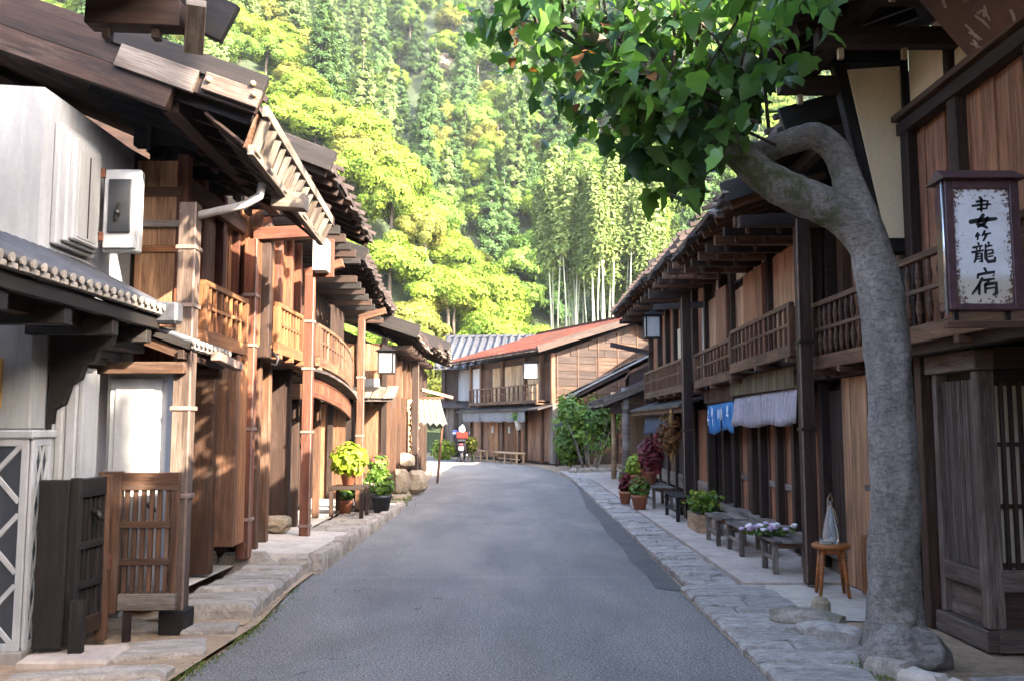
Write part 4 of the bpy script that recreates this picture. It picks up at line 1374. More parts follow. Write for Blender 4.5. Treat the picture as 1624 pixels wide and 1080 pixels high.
box(g1, 'foot', gf, 0.24, 0.33, 0.0, 0.06, 0.0, 0.42, 'wood_black', 0.004)
g2 = gate('guard_gate', -3.06, 6.62, rad(4), 0.58, 'brown barred gate half lit by sun before the white door leaf', 'wood_brown', 'wood_grey', 6, 0.24, 1.24, 0.17)
box(g2, 'foot', F(-3.06, 6.62, 1, 0, 1), 0.22, 0.27, -0.02, 0.03, 0.0, 0.23, 'wood_dark', 0.004)
gr_ = thing('gate_post', 'dark square post between the two barred gates', 'post', (-2.95, 6.55, 0))
box(gr_, 'shaft', F(-3.0, 6.56, 1, 0, 1), 0.0, 0.075, 0, 0.06, 0.05, 1.23, 'wood_brown', 0.005)
box(gr_, 'iron_strap', F(-3.0, 6.56, 1, 0, 1), 0.076, 0.085, 0.0, 0.05, 0.55, 0.66, 'rust', 0.002)

# ------------------------------------------------------------------ LEFT 2: first wooden house, its roof also covers the storehouse
f = F(-2.85, 7.6, 0, 1, 1)
H = thing('timber_house', 'timber house with orange boards and worn eaves next to the white storehouse', 'house', (-2.85, 7.6, 0))
core(H, f, 0.06, 1.72, -0.22, -5.5, 2.2, 3.85, -2.6, 5.2, 'wood_dark')
core(H, f, 0.02, 1.72, -0.50, -5.5, 0.0, 2.3, -2.6, 2.3, 'wood_dark')
# the side wall that faces down the street
fs = F(-3.32, 7.61, 1, 0, 1)
boards(H, fs, 0.03, 0.42, 0.0, 2.42, 3.9, 'wood_cedar', 0.195)
box(H, 'side_rail', fs, 0.0, 0.44, 0.024, 0.06, 3.58, 3.66, 'wood_brown')
box(H, 'side_rail', fs, 0.0, 0.42, 0.024, 0.05, 3.08, 3.14, 'wood_orange')
box(H, 'side_rail', fs, -0.02, 0.62, 0.03, 0.075, 3.28 + 0.02, 3.36, 'wood_grey')
post(H, fs, 0.44, 0.0, 2.35, 3.95, 'wood_red', 0.1)
box(H, 'sill', fs, 0.1, 0.6, 0.0, 0.10, 2.34, 2.42, 'wood_grey')
# upper front
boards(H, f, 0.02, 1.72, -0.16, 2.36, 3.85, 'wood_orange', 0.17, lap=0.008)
for u in (0.05, 0.62, 1.2, 1.7):
    post(H, f, u, -0.10, 2.3, 3.9, 'wood_red', 0.1)
box(H, 'head_beam', f, 0.0, 1.72, -0.08, 0.0, 3.62, 3.78, 'wood_brown')
balcony(H, f, 0.06, 1.32, -0.05, 0.17, 2.40, 0.43, 'wood_orange', 0.15, 0.03)
for i, u in enumerate((0.06, 0.42, 0.82, 1.12, 1.5)):
    a = beamf(H, 'cantilever_arm', f, (u, -0.5, 4.12 - 0.05 * i), (u, 0.36, 4.12 - 0.05 * i), 0.11, 0.15, ('wood_black', 'wood_dark')[i % 2])
    for vv in (-0.35, 0.08):
        box(a, 'hanger', f, u - 0.085, u + 0.085, vv - 0.02, vv + 0.02, 3.98 - 0.05 * i, 4.25 - 0.05 * i, 'wood_dark', 0.003)
beamf(H, 'cross_beam', f, (-1.2, 0.30, 3.98), (1.7, 0.30, 3.9), 0.12, 0.14, 'wood_dark')
# roof over storehouse and house; weathered eave
fr = F(-2.85, 6.30, 0, 1, 1)
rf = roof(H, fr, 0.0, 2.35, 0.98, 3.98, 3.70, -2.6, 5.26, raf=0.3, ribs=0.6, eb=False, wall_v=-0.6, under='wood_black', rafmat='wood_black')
beamf(H, 'bargeboard', fr, (-0.04, 1.02, 3.97), (-0.04, -2.6, 5.27), 0.06, 0.27, 'wood_dark')
beamf(H, 'bargeboard', fr, (-0.075, 1.06, 4.04), (-0.075, -0.1, 4.46), 0.05, 0.15, 'wood_black')
beamf(H, 'bargeboard', fr, (-0.02, 0.36, 3.98), (-0.02, -2.6, 5.04), 0.09, 0.2, 'wood_dark')
beamf(H, 'barge_patch', fr, (-0.085, 0.55, 4.07), (-0.085, -0.02, 4.275), 0.04, 0.17, 'wood_grey')
beamf(H, 'barge_patch', fr, (-0.10, 1.02, 3.93), (-0.10, 0.62, 4.075), 0.04, 0.13, 'wood_bay')
for (v, z) in ((0.98, 4.04), (0.99, 3.96), (0.66, 4.07)):
    lathe(H, 'knob', fr.p(-0.13, v, z).x, fr.p(-0.13, v, z).y, [(0.008, z - 0.02), (0.022, z - 0.008), (0.022, z + 0.012), (0.006, z + 0.025)], 'wood_pale', 6)
# weathered ladder-like eave board hanging under the edge
eb = beamf(H, 'eave_plank', fr, (-0.02, 1.04, 3.88), (2.35, 1.04, 3.62), 0.045, 0.09, 'wood_weathered')
beamf(eb, 'lower_plank', fr, (0.02, 0.93, 3.60), (2.35, 0.95, 3.40), 0.05, 0.08, 'wood_weathered')
P = fr.p
bk_ = [P(0.0, 0.985, 3.86), P(2.33, 0.985, 3.61), P(2.33, 0.915, 3.41), P(0.0, 0.90, 3.61)]
prism(eb, 'fascia', [q - fr.n * 0.02 for q in bk_], bk_, 'wood_mid')
for i in range(15):
    u = 0.04 + i * 0.163
    zz = 3.83 - u * 0.11
    beamf(eb, 'slat', fr, (u + R.uniform(-0.015, 0.015), 1.03, zz), (u + 0.05 + R.uniform(-0.02, 0.02), 0.925, zz - 0.24 + u * 0.02), R.uniform(0.05, 0.11), 0.03, R.choice(['wood_weathered', 'wood_weathered', 'wood_grey']), roll=R.uniform(-0.08, 0.08))
    # weathered soffit boards running back from the lower plank to the rafters
    zs = 3.58 - u * 0.085
    beamf(eb, 'soffit_board', fr, (u + 0.06, 0.95 + R.uniform(-0.04, 0.03), zs), (u + 0.06, 0.58, zs + 0.30 + R.uniform(-0.015, 0.015)), 0.155, 0.022, R.choice(['wood_weathered', 'roof_board', 'wood_dark', 'wood_dark']), roll=R.uniform(-0.05, 0.05))
beamf(eb, 'gutter_block', fr, (1.0, 0.84, 3.47), (1.0, 1.12, 3.45), 0.16, 0.13, 'wood_weathered')
tube(H, 'gutter_pipe', [fr.p(0.66, 0.84, 3.52), fr.p(0.66, 0.82, 3.42), fr.p(0.64, 0.70, 3.34), fr.p(0.6, 0.32, 3.24)], 0.035, 'gutter_pale', 8)
downpipe(H, F(-2.56, 6.9, 0, 1, 1), 0, 0, 0.18, 3.34, 0.135, 'wood_bay', bands=(1.05, 1.72, 2.52, 2.98), base=0.2)
# ground floor: projecting fins, panels and shelf
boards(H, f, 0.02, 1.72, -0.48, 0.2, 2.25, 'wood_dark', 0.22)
for (u, v1, m) in ((0.10, 0.0, 'wood_red'), (0.42, -0.12, 'wood_dark'), (0.98, -0.02, 'wood_brown'), (1.5, -0.2, 'wood_orange')):
    box(H, 'fin_post', f, u - 0.06, u + 0.06, -0.46, v1, 0.18, 2.3, m, 0.006)
box(H, 'fin_panel', f, 1.04, 1.12, -0.46, 0.16, 0.42, 2.28, 'wood_mid', 0.006)
boards(H, f, 1.121, 1.45, 0.12, 0.42, 2.28, 'wood_orange', 0.11)
box(H, 'beam', f, 0.0, 1.72, -0.45, 0.05, 2.3, 2.42, 'wood_dark')
box(H, 'shelf', f, -0.55, 0.35, -0.46, -0.02, 0.70, 0.75, 'wood_grey')
box(H, 'shelf_side', f, -0.5, -0.46, -0.4, -0.05, 0.2, 0.7, 'wood_pale')
box(H, 'shelf_side', f, 0.26, 0.30, -0.4, -0.05, 0.2, 0.7, 'wood_pale')

# ------------------------------------------------------------------ LEFT 3
f = F(-2.72, 9.36, -0.02, 1, 1)
H = thing('timber_house', 'timber house with short balcony and paired downpipes, second wooden front on the left', 'house', (-2.72, 9.36, 0))
core(H, f, 0.0, 2.2, -0.15, -5.5, 2.3, 4.1, -3, 5.7, 'wood_dark')
core(H, f, 0.02, 2.2, -0.55, -5.5, 0.0, 2.35, -3, 2.35, 'wood_dark')
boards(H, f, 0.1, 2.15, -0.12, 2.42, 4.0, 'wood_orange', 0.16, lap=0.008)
for u in (0.05, 0.55, 1.1, 1.65, 2.15):
    post(H, f, u, -0.06, 2.3, 4.05, 'wood_red', 0.1)
fs2 = F(-3.1, 9.36, 1, 0, 1)
boards(H, fs2, 0.0, 0.42, 0.0, 2.42, 4.1, 'wood_orange', 0.16)
box(H, 'side_fin', f, -0.02, 0.10, 0.001, 0.13, 2.30, 3.75, 'wood_dark', 0.006)
balcony(H, f, 0.3, 1.56, -0.05, 0.16, 2.48, 0.43, 'wood_orange', 0.15, 0.03)
box(H, 'box_sign', f, 0.34, 0.56, 0.5, 0.66, 3.30, 3.66, 'paper', 0.006)
box(H, 'box_sign_frame', f, 0.57, 0.60, 0.46, 0.70, 3.26, 3.70, 'wood_red', 0.004)
beamf(H, 'gutter_arm', f, (0.0, -0.05, 3.62), (0.0, 0.62, 3.66), 0.14, 0.13, 'wood_red')
tube(H, 'iron_hook', [f.p(0.06, 0.16, 2.36), f.p(0.06, 0.22, 2.30), f.p(0.06, 0.2, 2.22), f.p(0.06, 0.14, 2.24)], 0.018, 'iron', 6)
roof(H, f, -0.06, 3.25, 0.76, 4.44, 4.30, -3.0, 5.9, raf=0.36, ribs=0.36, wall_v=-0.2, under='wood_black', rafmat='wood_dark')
for i in range(8):
    u = 0.1 + i * 0.42
    beamf(H, 'cantilever_arm', f, (u, -0.3, 4.02 - 0.015 * i), (u, 0.62, 4.02 - 0.015 * i), 0.09, 0.11, ('wood_dark', 'wood_black')[i % 2])
beamf(H, 'bargeboard', f, (-0.10, 0.80, 4.40), (-0.10, -3.0, 5.84), 0.06, 0.22, 'wood_black')
downpipe(H, F(-2.77, 9.28, 0, 1, 1), 0, 0, 0.22, 3.55, 0.13, 'wood_red', bands=(0.62, 1.55, 2.42, 2.95), head=None)
downpipe(H, F(-2.60, 11.25, 0, 1, 1), 0, 0, 0.2, 3.5, 0.12, 'wood_red', head=(0.42, 3.66), bands=(0.33, 1.5, 2.3, 2.9))
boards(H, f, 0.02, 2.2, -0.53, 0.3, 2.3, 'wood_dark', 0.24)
for (u, v1, m) in ((0.05, -0.15, 'wood_dark'), (0.42, -0.05, 'wood_brown'), (1.05, -0.1, 'wood_mid'), (1.45, -0.28, 'wood_brown'), (2.12, -0.1, 'wood_dark')):
    box(H, 'fin_post', f, u - 0.055, u + 0.055, -0.5, v1, 0.24, 2.35, m, 0.006)
box(H, 'white_jamb', f, 0.16, 0.2, -0.5, -0.14, 0.26, 2.1, 'plaster_lime', 0.003)
box(H, 'beam', f, 0.0, 2.2, -0.5, 0.08, 2.31, 2.42, 'wood_dark')
box(H, 'door', f, 1.52, 2.05, -0.46, -0.42, 0.3, 2.2, 'wood_mid')
for zz in (0.8, 1.3, 1.75):
    box(H, 'door_rail', f, 0.5, 1.0, -0.5, -0.44, zz, zz + 0.07, 'wood_mid')
rk = rock_mesh(None, 'boulder', (-2.98, 11.35, 0.34), (0.21, 0.13, 0.13), 'rock_pale', 21, 0.4, 2, 0.3)
tag(rk, 'pale craggy boulder on the left platform between downpipes', 'stone')

# ------------------------------------------------------------------ LEFT 4: sagging balcony house
f = F(-2.78, 11.55, -0.035, 1, 1)
H = thing('timber_house', 'timber house with long sagging balcony and curved lattice frieze on the left', 'house', (-2.78, 11.55, 0))
core(H, f, 0.0, 4.0, -0.35, -5.5, 2.3, 3.9, -3, 5.3, 'wood_dark')
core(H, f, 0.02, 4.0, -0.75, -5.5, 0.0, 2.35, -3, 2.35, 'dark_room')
boards(H, f, 0.0, 1.5, -0.32, 2.4, 3.85, 'wood_orange', 0.18)
for u in (0.0, 0.5, 1.0, 1.5, 3.9):
    post(H, f, u, -0.28, 2.3, 3.9, 'wood_brown', 0.1)
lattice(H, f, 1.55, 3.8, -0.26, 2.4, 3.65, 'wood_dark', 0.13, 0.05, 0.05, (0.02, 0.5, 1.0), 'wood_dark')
sag = lambda u: -0.26 * max(0.0, (u - 0.3) / 3.3) ** 1.2
balcony(H, f, 0.4, 3.6, -0.25, 0.18, 2.50, 0.44, 'wood_mid', 0.17, 0.035, drop=sag, curve=0.10)
lattice(H, f, 2.1, 3.3, 0.02, 2.95, 3.45, 'wood_dark', 0.12, 0.05, 0.04, (0.0, 1.0), None)
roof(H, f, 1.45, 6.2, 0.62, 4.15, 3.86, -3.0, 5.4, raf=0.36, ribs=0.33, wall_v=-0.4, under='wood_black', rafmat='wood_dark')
for i in range(9):
    u = 1.6 + i * 0.45
    beamf(H, 'cantilever_arm', f, (u, -0.4, 3.76 - 0.025 * i), (u, 0.5, 3.76 - 0.025 * i), 0.09, 0.11, ('wood_dark', 'wood_black')[i % 2])
beamf(H, 'bargeboard', f, (1.40, 0.66, 4.10), (1.40, -3.0, 5.36), 0.05, 0.2, 'wood_black')
# curved pent eave and lattice frieze under the balcony
ns = 7
ue = [0.0 + 4.0 * i / ns for i in range(ns + 1)]
for a, b in zip(ue[:-1], ue[1:]):
    za, zb = 2.32 + sag(a) * 1.0, 2.32 + sag(b) * 1.0
    P = f.p
    va, vb = 0.22 + 0.10 * math.sin(math.pi * a / 4), 0.22 + 0.10 * math.sin(math.pi * b / 4)
    tp = [P(a, -0.4, za + 0.12), P(b, -0.4, zb + 0.12), P(b, vb, zb), P(a, va, za)]
    prism(H, 'pent_board', [p - Vector((0, 0, 0.035)) for p in tp], tp, 'roof_board')
    beamf(H, 'frieze_beam', f, (a, va - 0.14, za - 0.10), (b, vb - 0.14, zb - 0.10), 0.05, 0.06, 'wood_red')
    beamf(H, 'frieze_beam', f, (a, va - 0.14, za - 0.32), (b, vb - 0.14, zb - 0.32), 0.05, 0.07, 'wood_red')
    for k in range(6):
        t = (k + 0.5) / 6
        u = a + (b - a) * t
        box(H, 'frieze_slat', f, u - 0.018, u + 0.018, va + (vb - va) * t - 0.15, va + (vb - va) * t - 0.12, za + (zb - za) * t - 0.285, za + (zb - za) * t - 0.13, 'wood_red', 0.002)
box(H, 'cross_board', f, -0.05, 0.02, -0.7, 0.12, 1.92, 2.12, 'wood_brown')
for (u, v, m, s) in ((0.35, -0.55, 'wood_brown', 0.12), (1.25, -0.3, 'wood_dark', 0.11), (2.4, -0.2, 'wood_mid', 0.1), (3.85, 0.1, 'wood_dark', 0.13)):
    post(H, f, u, v, 0.15, 2.1, m, s)
lattice(H, f, 0.45, 1.9, -0.62, 0.55, 1.95, 'wood_orange', 0.11, 0.035, 0.03, (0.0, 0.5, 1.0), 'wood_brown')
box(H, 'dado', f, 0.45, 1.9, -0.72, -0.6, 0.15, 0.5, 'wood_grey')
for u in (0.6, 0.95, 1.3, 1.65):
    box(H, 'dado_vent', f, u - 0.09, u + 0.09, -0.6, -0.59, 0.2, 0.44, 'dark_room')
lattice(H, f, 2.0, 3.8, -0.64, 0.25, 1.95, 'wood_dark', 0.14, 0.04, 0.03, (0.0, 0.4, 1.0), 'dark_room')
downpipe(H, F(-2.62, 15.3, 0, 1, 1), 0, 0, 0.14, 3.4, 0.12, 'wood_brown', head=(0.42, 3.56), bands=(1.4, 2.4))
bx_ = box(H, 'box_seat', f, 0.15, 0.45, -0.5, -0.2, 0.14, 0.5, 'wood_dark')

# ------------------------------------------------------------------ LEFT 5 and 6: lower houses at the bend
f = F(-2.5, 17.6, -0.02, 1, 1)
H = thing('timber_house', 'lower timber house with stacked firewood under its eave at the left bend', 'house', (-2.5, 17.6, 0))
core(H, f, 0.05, 6.4, -0.06, -5.5, 0.0, 3.1, -3, 4.2, 'wood_dark')
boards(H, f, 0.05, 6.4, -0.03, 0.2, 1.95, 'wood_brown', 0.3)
boards(H, f, 0.05, 6.4, -0.02, 2.2, 3.05, 'wood_redbrown', 0.32)
for u in (0.06, 1.0, 2.0, 3.1, 4.2, 5.3, 6.35):
    post(H, f, u, 0.02, 0.1, 3.15, 'wood_brown', 0.13)
fs5 = F(-3.9, 17.62, 1, 0, 1)                  # end wall facing down the street
boards(H, fs5, 0.0, 1.4, 0.0, 0.12, 2.0, 'wood_redbrown', 0.2)
boards(H, fs5, 0.0, 1.4, 0.0, 2.2, 3.2, 'wood_redbrown', 0.28)
for s in (0.3, 0.85, 1.36):
    post(H, fs5, s, 0.03, 0.1, 3.3, 'wood_dark', 0.11)
box(H, 'plaster_panel', fs5, 0.92, 1.28, 0.024, 0.04, 2.25, 2.5, 'plaster_lime')
pt5 = [fs5.p(0.0, 0.0, 2.30), fs5.p(1.6, 0.0, 2.30), fs5.p(1.6, 0.62, 2.08), fs5.p(0.0, 0.62, 2.08)]
pr5 = prism(H, 'pent_roof', [q - Vector((0, 0, 0.05)) for q in pt5], pt5, 'roof_board')
for i in range(7):
    u = 0.02 + i * 0.235
    beamf(pr5, 'pent_board', fs5, (u + 0.1, 0.66 + R.uniform(-0.03, 0.05), 2.10), (u + 0.1, 0.02, 2.34), 0.215, 0.03, 'wood_weathered', roll=R.uniform(-0.08, 0.08))
for i in range(6):
    beamf(pr5, 'rafter', fs5, (0.15 + i * 0.26, 0.0, 2.2), (0.15 + i * 0.26, 0.58, 2.01), 0.05, 0.06, 'wood_dark')
roof(H, f, -0.28, 3.2, 0.62, 3.42, 3.36, -3.0, 4.62, raf=0.36, ribs=0.36, wall_v=-0.1, under='wood_black', ebmat='wood_weathered')
beamf(H, 'bargeboard', f, (-0.32, 0.66, 3.40), (-0.32, -3.0, 4.60), 0.06, 0.26, 'wood_black')
roof(H, f, 3.3, 6.6, 0.78, 3.52, 3.46, -3.0, 4.8, raf=0.4, ribs=0.45, wall_v=-0.1, under='wood_black', ebmat='wood_weathered')
beamf(H, 'bargeboard', f, (3.25, 0.82, 3.50), (3.25, -3.0, 4.78), 0.06, 0.24, 'wood_black')
for i in range(12):
    u = 0.1 + i * 0.55
    beamf(H, 'cantilever_arm', f, (u, -0.1, 3.12), (u, 0.5, 3.12), 0.09, 0.1, 'wood_dark')
downpipe(H, F(-2.28, 20.9, 0, 1, 1), 0, 0, 0.1, 3.2, 0.15, 'wood_dark')
lattice(H, f, 3.4, 5.0, 0.06, 0.3, 1.9, 'wood_redbrown', 0.16, 0.06, 0.03, (0.0, 1.0), 'wood_dark')
f6 = F(-2.62, 24.4, -0.06, 1, 1)
H6 = thing('timber_house', 'dim timber house with striped awning beyond the firewood on the left', 'house', (-2.62, 24.4, 0))
core(H6, f6, 0.0, 5.8, -0.1, -5.5, 0.0, 3.3, -3, 4.6, 'wood_dark')
boards(H6, f6, 0.0, 5.8, -0.07, 0.1, 3.2, 'wood_brown', 0.4)
for u in (0.0, 1.5, 3.0, 4.5, 5.7):
    post(H6, f6, u, 0.0, 0.0, 3.3, 'wood_dark', 0.14)
roof(H6, f6, -0.1, 6.0, 0.85, 3.75, 3.7, -3.0, 5.2, raf=0.5, ribs=0.5, wall_v=-0.1, under='wood_black', ebmat='wood_weathered')
beamf(H6, 'bargeboard', f6, (-0.15, 0.9, 3.72), (-0.15, -3.0, 5.16), 0.06, 0.24, 'wood_black')
beamf(H6, 'cross_board', f6, (0.2, 0.1, 2.55), (0.9, 0.95, 2.35), 0.12, 0.08, 'wood_pale')
aw = thing('awning', 'cream striped cloth awning hung on the left bend house', 'awning', f6.p(0.0, 0.4, 1.9))
V, Fs = [], []
n = 30
for j in range(5):
    for i in range(n + 1):
        t = i / n
        k = j / 4
        V.append(Vector((-2.95 + 1.0 * t + 0.25 * k * t, 24.0 - 0.55 * k, 2.28 - 0.62 * k ** 0.8 + 0.035 * math.sin(i * 1.57) * (0.4 + k) - 0.10 * t * k)))
for j in range(4):
    for i in range(n):
        q = j * (n + 1) + i
        Fs.append([q, q + 1, q + n + 2, q + n + 1])
ao = mesh(aw, 'cloth', V, Fs, 'cloth_tent', True)
ao.modifiers.new('thick', 'SOLIDIFY').thickness = 0.006
beam(aw, 'pole', (-1.85, 23.6, 1.65), (-2.0, 23.9, 0.02), 0.05, 0.05, 'wood_mid')
beam(aw, 'rail', (-3.0, 24.0, 2.3), (-1.85, 24.0, 2.3), 0.05, 0.05, 'wood_mid')
# firewood stack, each log a piece of its own
fw = thing('firewood_stack', 'tall stack of split firewood behind the dark square post', 'firewood', (-2.5, 21.5, 0))
for r in range(13):
    for c in range(3):
        x, yy, z = -2.66 + c * 0.16 + R.uniform(-0.02, 0.02), 21.3 + R.uniform(-0.06, 0.06), 0.62 + r * 0.125
        tube(fw, 'log', [(x, yy, z), (x + R.uniform(-0.03, 0.03), yy + 0.5, z + R.uniform(-0.02, 0.02))], [R.uniform(0.05, 0.075), 0.06], 'firewood', 5, False, True, 0.3, r * 3 + c)
box(fw, 'stand', F(-2.78, 21.2, 1, 0, 1), 0, 0.55, -0.6, 0.0, 0.02, 0.55, 'wood_dark')
for (c, d, s, lab) in (((-2.50, 19.4, 0.34), (0.34, 0.3, 0.36), 31, 'big tan boulder below the firewood, nearest the pots'), ((-2.18, 20.3, 0.30), (0.26, 0.3, 0.32), 32, 'tan boulder touching the dark square post'),
                  ((-2.45, 19.8, 0.80), (0.34, 0.26, 0.2), 33, 'upper tan boulder resting on the others by the firewood'), ((-2.2, 21.6, 0.2), (0.2, 0.2, 0.2), 34, 'small tan boulder behind the dark square post')):
    tag(rock_mesh(None, 'boulder', c, d, 'rock_pale', s, 0.22), lab, 'stone', 'tan boulders by the firewood')
lantern('lantern', F(-2.42, 17.0, 0, 1, 1), 0, 0, 2.98, 'white box lantern hanging under the left bend eave', 0.28, 0.42)

# ------------------------------------------------------------------ RIGHT 1: near house with the enamel sign (u is the distance down the street)
f = F(3.25, 0, 0, 1, -1)
H = thing('timber_house', 'dark timber house with lattice bay and turned balusters at the right edge', 'house', (3.25, 6, 0))
core(H, f, -9.0, 7.12, -0.10, -6.5, 2.2, 4.75, -3.2, 6.0, 'wood_dark')
core(H, f, -9.0, 7.12, -0.70, -6.5, 0.0, 2.25, -3.2, 2.25, 'wood_dark')
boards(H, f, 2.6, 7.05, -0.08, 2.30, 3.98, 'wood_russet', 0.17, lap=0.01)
for u in (4.2, 5.3, 6.28, 7.06):
    post(H, f, u, -0.03, 2.25, 4.0, 'wood_dark', 0.13)
beamf(H, 'wall_beam', f, (2.6, 0.0, 4.02), (7.14, 0.0, 4.02), 0.12, 0.10, 'wood_dark')
beamf(H, 'wall_ledge', f, (2.6, 0.02, 4.11), (7.14, 0.02, 4.11), 0.16, 0.05, 'wood_mid')
for (a, b) in ((2.6, 5.2), (5.28, 6.36), (6.44, 7.1)):
    box(H, 'plaster_panel', f, a, b, -0.09, -0.05, 4.14, 4.72, 'plaster_cream', 0.003)
for u in (5.24, 6.40):
    post(H, f, u, -0.04, 4.13, 4.75, 'wood_dark', 0.08)
balcony(H, f, 2.6, 7.05, -0.05, 0.25, 2.31, 0.52, 'wood_mid', 0.17, 0.05, turned=True)
# plastered wing wall with slanting front edge
wv = [(0.0, 3.12), (0.17, 3.12), (0.44, 4.55), (0.0, 4.58)]
ww = prism(H, 'wing_wall', [f.p(7.15, v, z) for v, z in wv], [f.p(7.27, v, z) for v, z in wv], 'plaster_cream')
beamf(ww, 'slanted_post', f, (7.21, 0.15, 2.9), (7.21, 0.50, 4.72), 0.14, 0.10, 'wood_black')
box(ww, 'foot_beam', f, 7.13, 7.29, -0.02, 0.24, 3.0, 3.115, 'wood_black')
box(ww, 'head_beam', f, 7.13, 7.29, -0.02, 0.62, 4.60, 4.72, 'wood_black')
box(ww, 'wall_post', f, 7.12, 7.30, -0.06, 0.0, 2.3, 4.75, 'wood_black')
# eaves
roof(H, f, -9.0, 7.46, 1.18, 4.72, 4.66, -3.2, 6.3, raf=0.34, ribs=0.42, wall_v=-0.1, under='wood_black', rafmat='wood_dark')
beamf(H, 'bargeboard', f, (7.5, 1.26, 4.62), (7.5, -3.2, 6.22), 0.06, 0.24, 'wood_weathered')
beamf(H, 'purlin', f, (-1.0, 0.72, 4.60), (7.44, 0.72, 4.60), 0.12, 0.15, 'wood_dark')
for u in (4.4, 5.4, 6.3, 7.22):
    a = beamf(H, 'cantilever_arm', f, (u, -0.2, 4.42 + 0.02), (u, 1.0, 4.42 + 0.02), 0.11, 0.14, 'wood_dark')
    for vv in (0.35, 0.82):
        box(a, 'peg', f, u - 0.02, u + 0.02, vv - 0.02, vv + 0.02, 4.28, 4.36, 'wood_pale', 0.003)
boards(H, f, 5.45, 6.26, 0.12, 4.66, 4.69, 'wood_brown', 0.2, t=0.5)
# lattice bay
fb = F(3.28, 6.18, 0, 1, -1)
BY = thing('lattice_bay', 'weathered lattice screen bay projecting under the right balcony', 'screen', (3.28, 6.18, 0.03))
prism(BY, 'body', [fb.p(0.14, -0.08, 0.03), fb.p(0.7, -0.08, 0.03), fb.p(0.7, -2.0, 0.03), fb.p(0.14, -2.0, 0.03)], [fb.p(0.14, -0.08, 2.05), fb.p(0.7, -0.08, 2.05), fb.p(0.7, -2.0, 2.05), fb.p(0.14, -2.0, 2.05)], 'wood_black')
box(BY, 'corner_post', fb, 0.0, 0.10, -0.10, 0.02, 0.20, 1.98, 'wood_bay', 0.008)
box(BY, 'corner_post', fb, 0.63, 0.70, -0.08, 0.01, 0.20, 1.98, 'wood_bay', 0.006)
box(BY, 'top_beam', fb, -0.03, 0.73, -0.1, 0.05, 1.981, 2.12, 'wood_bay', 0.006)
box(BY, 'sill', fb, -0.02, 0.73, -0.1, 0.045, 0.05, 0.195, 'wood_bay', 0.008)
box(BY, 'middle_rail', fb, 0.10, 0.63, -0.06, 0.012, 0.45, 0.58, 'wood_bay', 0.006)
box(BY, 'low_panel', fb, 0.10, 0.63, -0.07, -0.035, 0.2, 0.45, 'wood_bay', 0.002)
lattice(BY, fb, 0.13, 0.61, -0.045, 0.585, 1.92, 'wood_bay', 0.024, 0.013, 0.022, (0.3, 0.68), 'wood_dark', 0.02, 0.02)
fc = F(3.36, 6.19, 1, 0, 1)
box(BY, 'top_beam', fc, 0.0, 2.0, -0.05, 0.045, 1.982, 2.14, 'wood_dark', 0.006)
box(BY, 'sill', fc, -0.05, 2.0, -0.05, 0.05, 0.05, 0.20, 'wood_bay', 0.008)
box(BY, 'middle_rail', fc, 0.0, 2.0, -0.04, 0.015, 0.45, 0.60, 'wood_bay', 0.006)
box(BY, 'low_panel', fc, 0.0, 2.0, -0.05, -0.02, 0.2, 0.45, 'wood_dark', 0.002)
box(BY, 'head_rail', fc, 0.0, 2.0, -0.04, 0.0, 1.9, 1.98, 'wood_black', 0.004)
lattice(BY, fc, 0.04, 2.0, -0.03, 0.6, 1.9, 'wood_dark', 0.062, 0.024, 0.03, (0.02, 0.33, 0.66, 0.99), 'shoji', 0.03, 0.03)
# recessed lower wall towards the camera, and the wall between bay and tree
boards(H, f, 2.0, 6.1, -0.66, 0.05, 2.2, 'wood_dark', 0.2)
box(H, 'balcony_beam', f, 2.6, 7.1, 0.06, 0.18, 2.12, 2.24, 'wood_dark')
post(H, f, 7.0, -0.02, 0.04, 2.3, 'wood_brown', 0.11)
boards(H, f, 6.9, 7.12, -0.3, 0.05, 2.2, 'wood_redbrown', 0.11)
post(H, f, 6.94, -0.1, 0.04, 2.0, 'bamboo_screen', 0.045, 'jamb')

# enamel lantern sign with brush writing
sg = thing('lantern_sign', 'rusty white enamel sign box with three black brush characters', 'sign', (2.70, 5.0, 2.23))
fg = F(2.50, 5.0, 1, 0, 1)     # u to the right, v towards the camera
SW, SZ0, SZ1 = 0.42, 2.245, 3.0
box(sg, 'case', fg, 0.0, SW, -0.115, -0.012, SZ0, SZ1, 'sign_frame', 0.006)
box(sg, 'stile', fg, -0.004, 0.045, -0.012, 0.014, SZ0, SZ1, 'sign_frame', 0.004)
box(sg, 'stile', fg, SW - 0.05, SW + 0.004, -0.012, 0.014, SZ0, SZ1, 'sign_frame', 0.004)
box(sg, 'rail', fg, 0.045, SW - 0.05, -0.012, 0.012, SZ1 - 0.05, SZ1, 'sign_frame', 0.004)
box(sg, 'rail', fg, 0.045, SW - 0.05, -0.012, 0.012, SZ0, SZ0 + 0.035, 'sign_frame', 0.004)
box(sg, 'face', fg, 0.045, SW - 0.05, -0.011, -0.002, SZ0 + 0.035, SZ1 - 0.05, 'sign_face', 0.001)
box(sg, 'side_pane', fg, -0.009, -0.004, -0.10, -0.02, SZ0 + 0.05, SZ1 - 0.06, 'sign_frame', 0.001)
tube(sg, 'corner_rod', [fg.p(-0.012, -0.008, SZ0 - 0.03), fg.p(-0.012, -0.008, SZ1)], 0.009, 'chrome', 8)
a_ = [fg.p(-0.03, 0.06, SZ1 + 0.002), fg.p(SW + 0.03, 0.06, SZ1 + 0.002), fg.p(SW + 0.015, -0.055, SZ1 + 0.075), fg.p(-0.015, -0.055, SZ1 + 0.075), fg.p(SW + 0.03, -0.17, SZ1 + 0.002), fg.p(-0.03, -0.17, SZ1 + 0.002)]
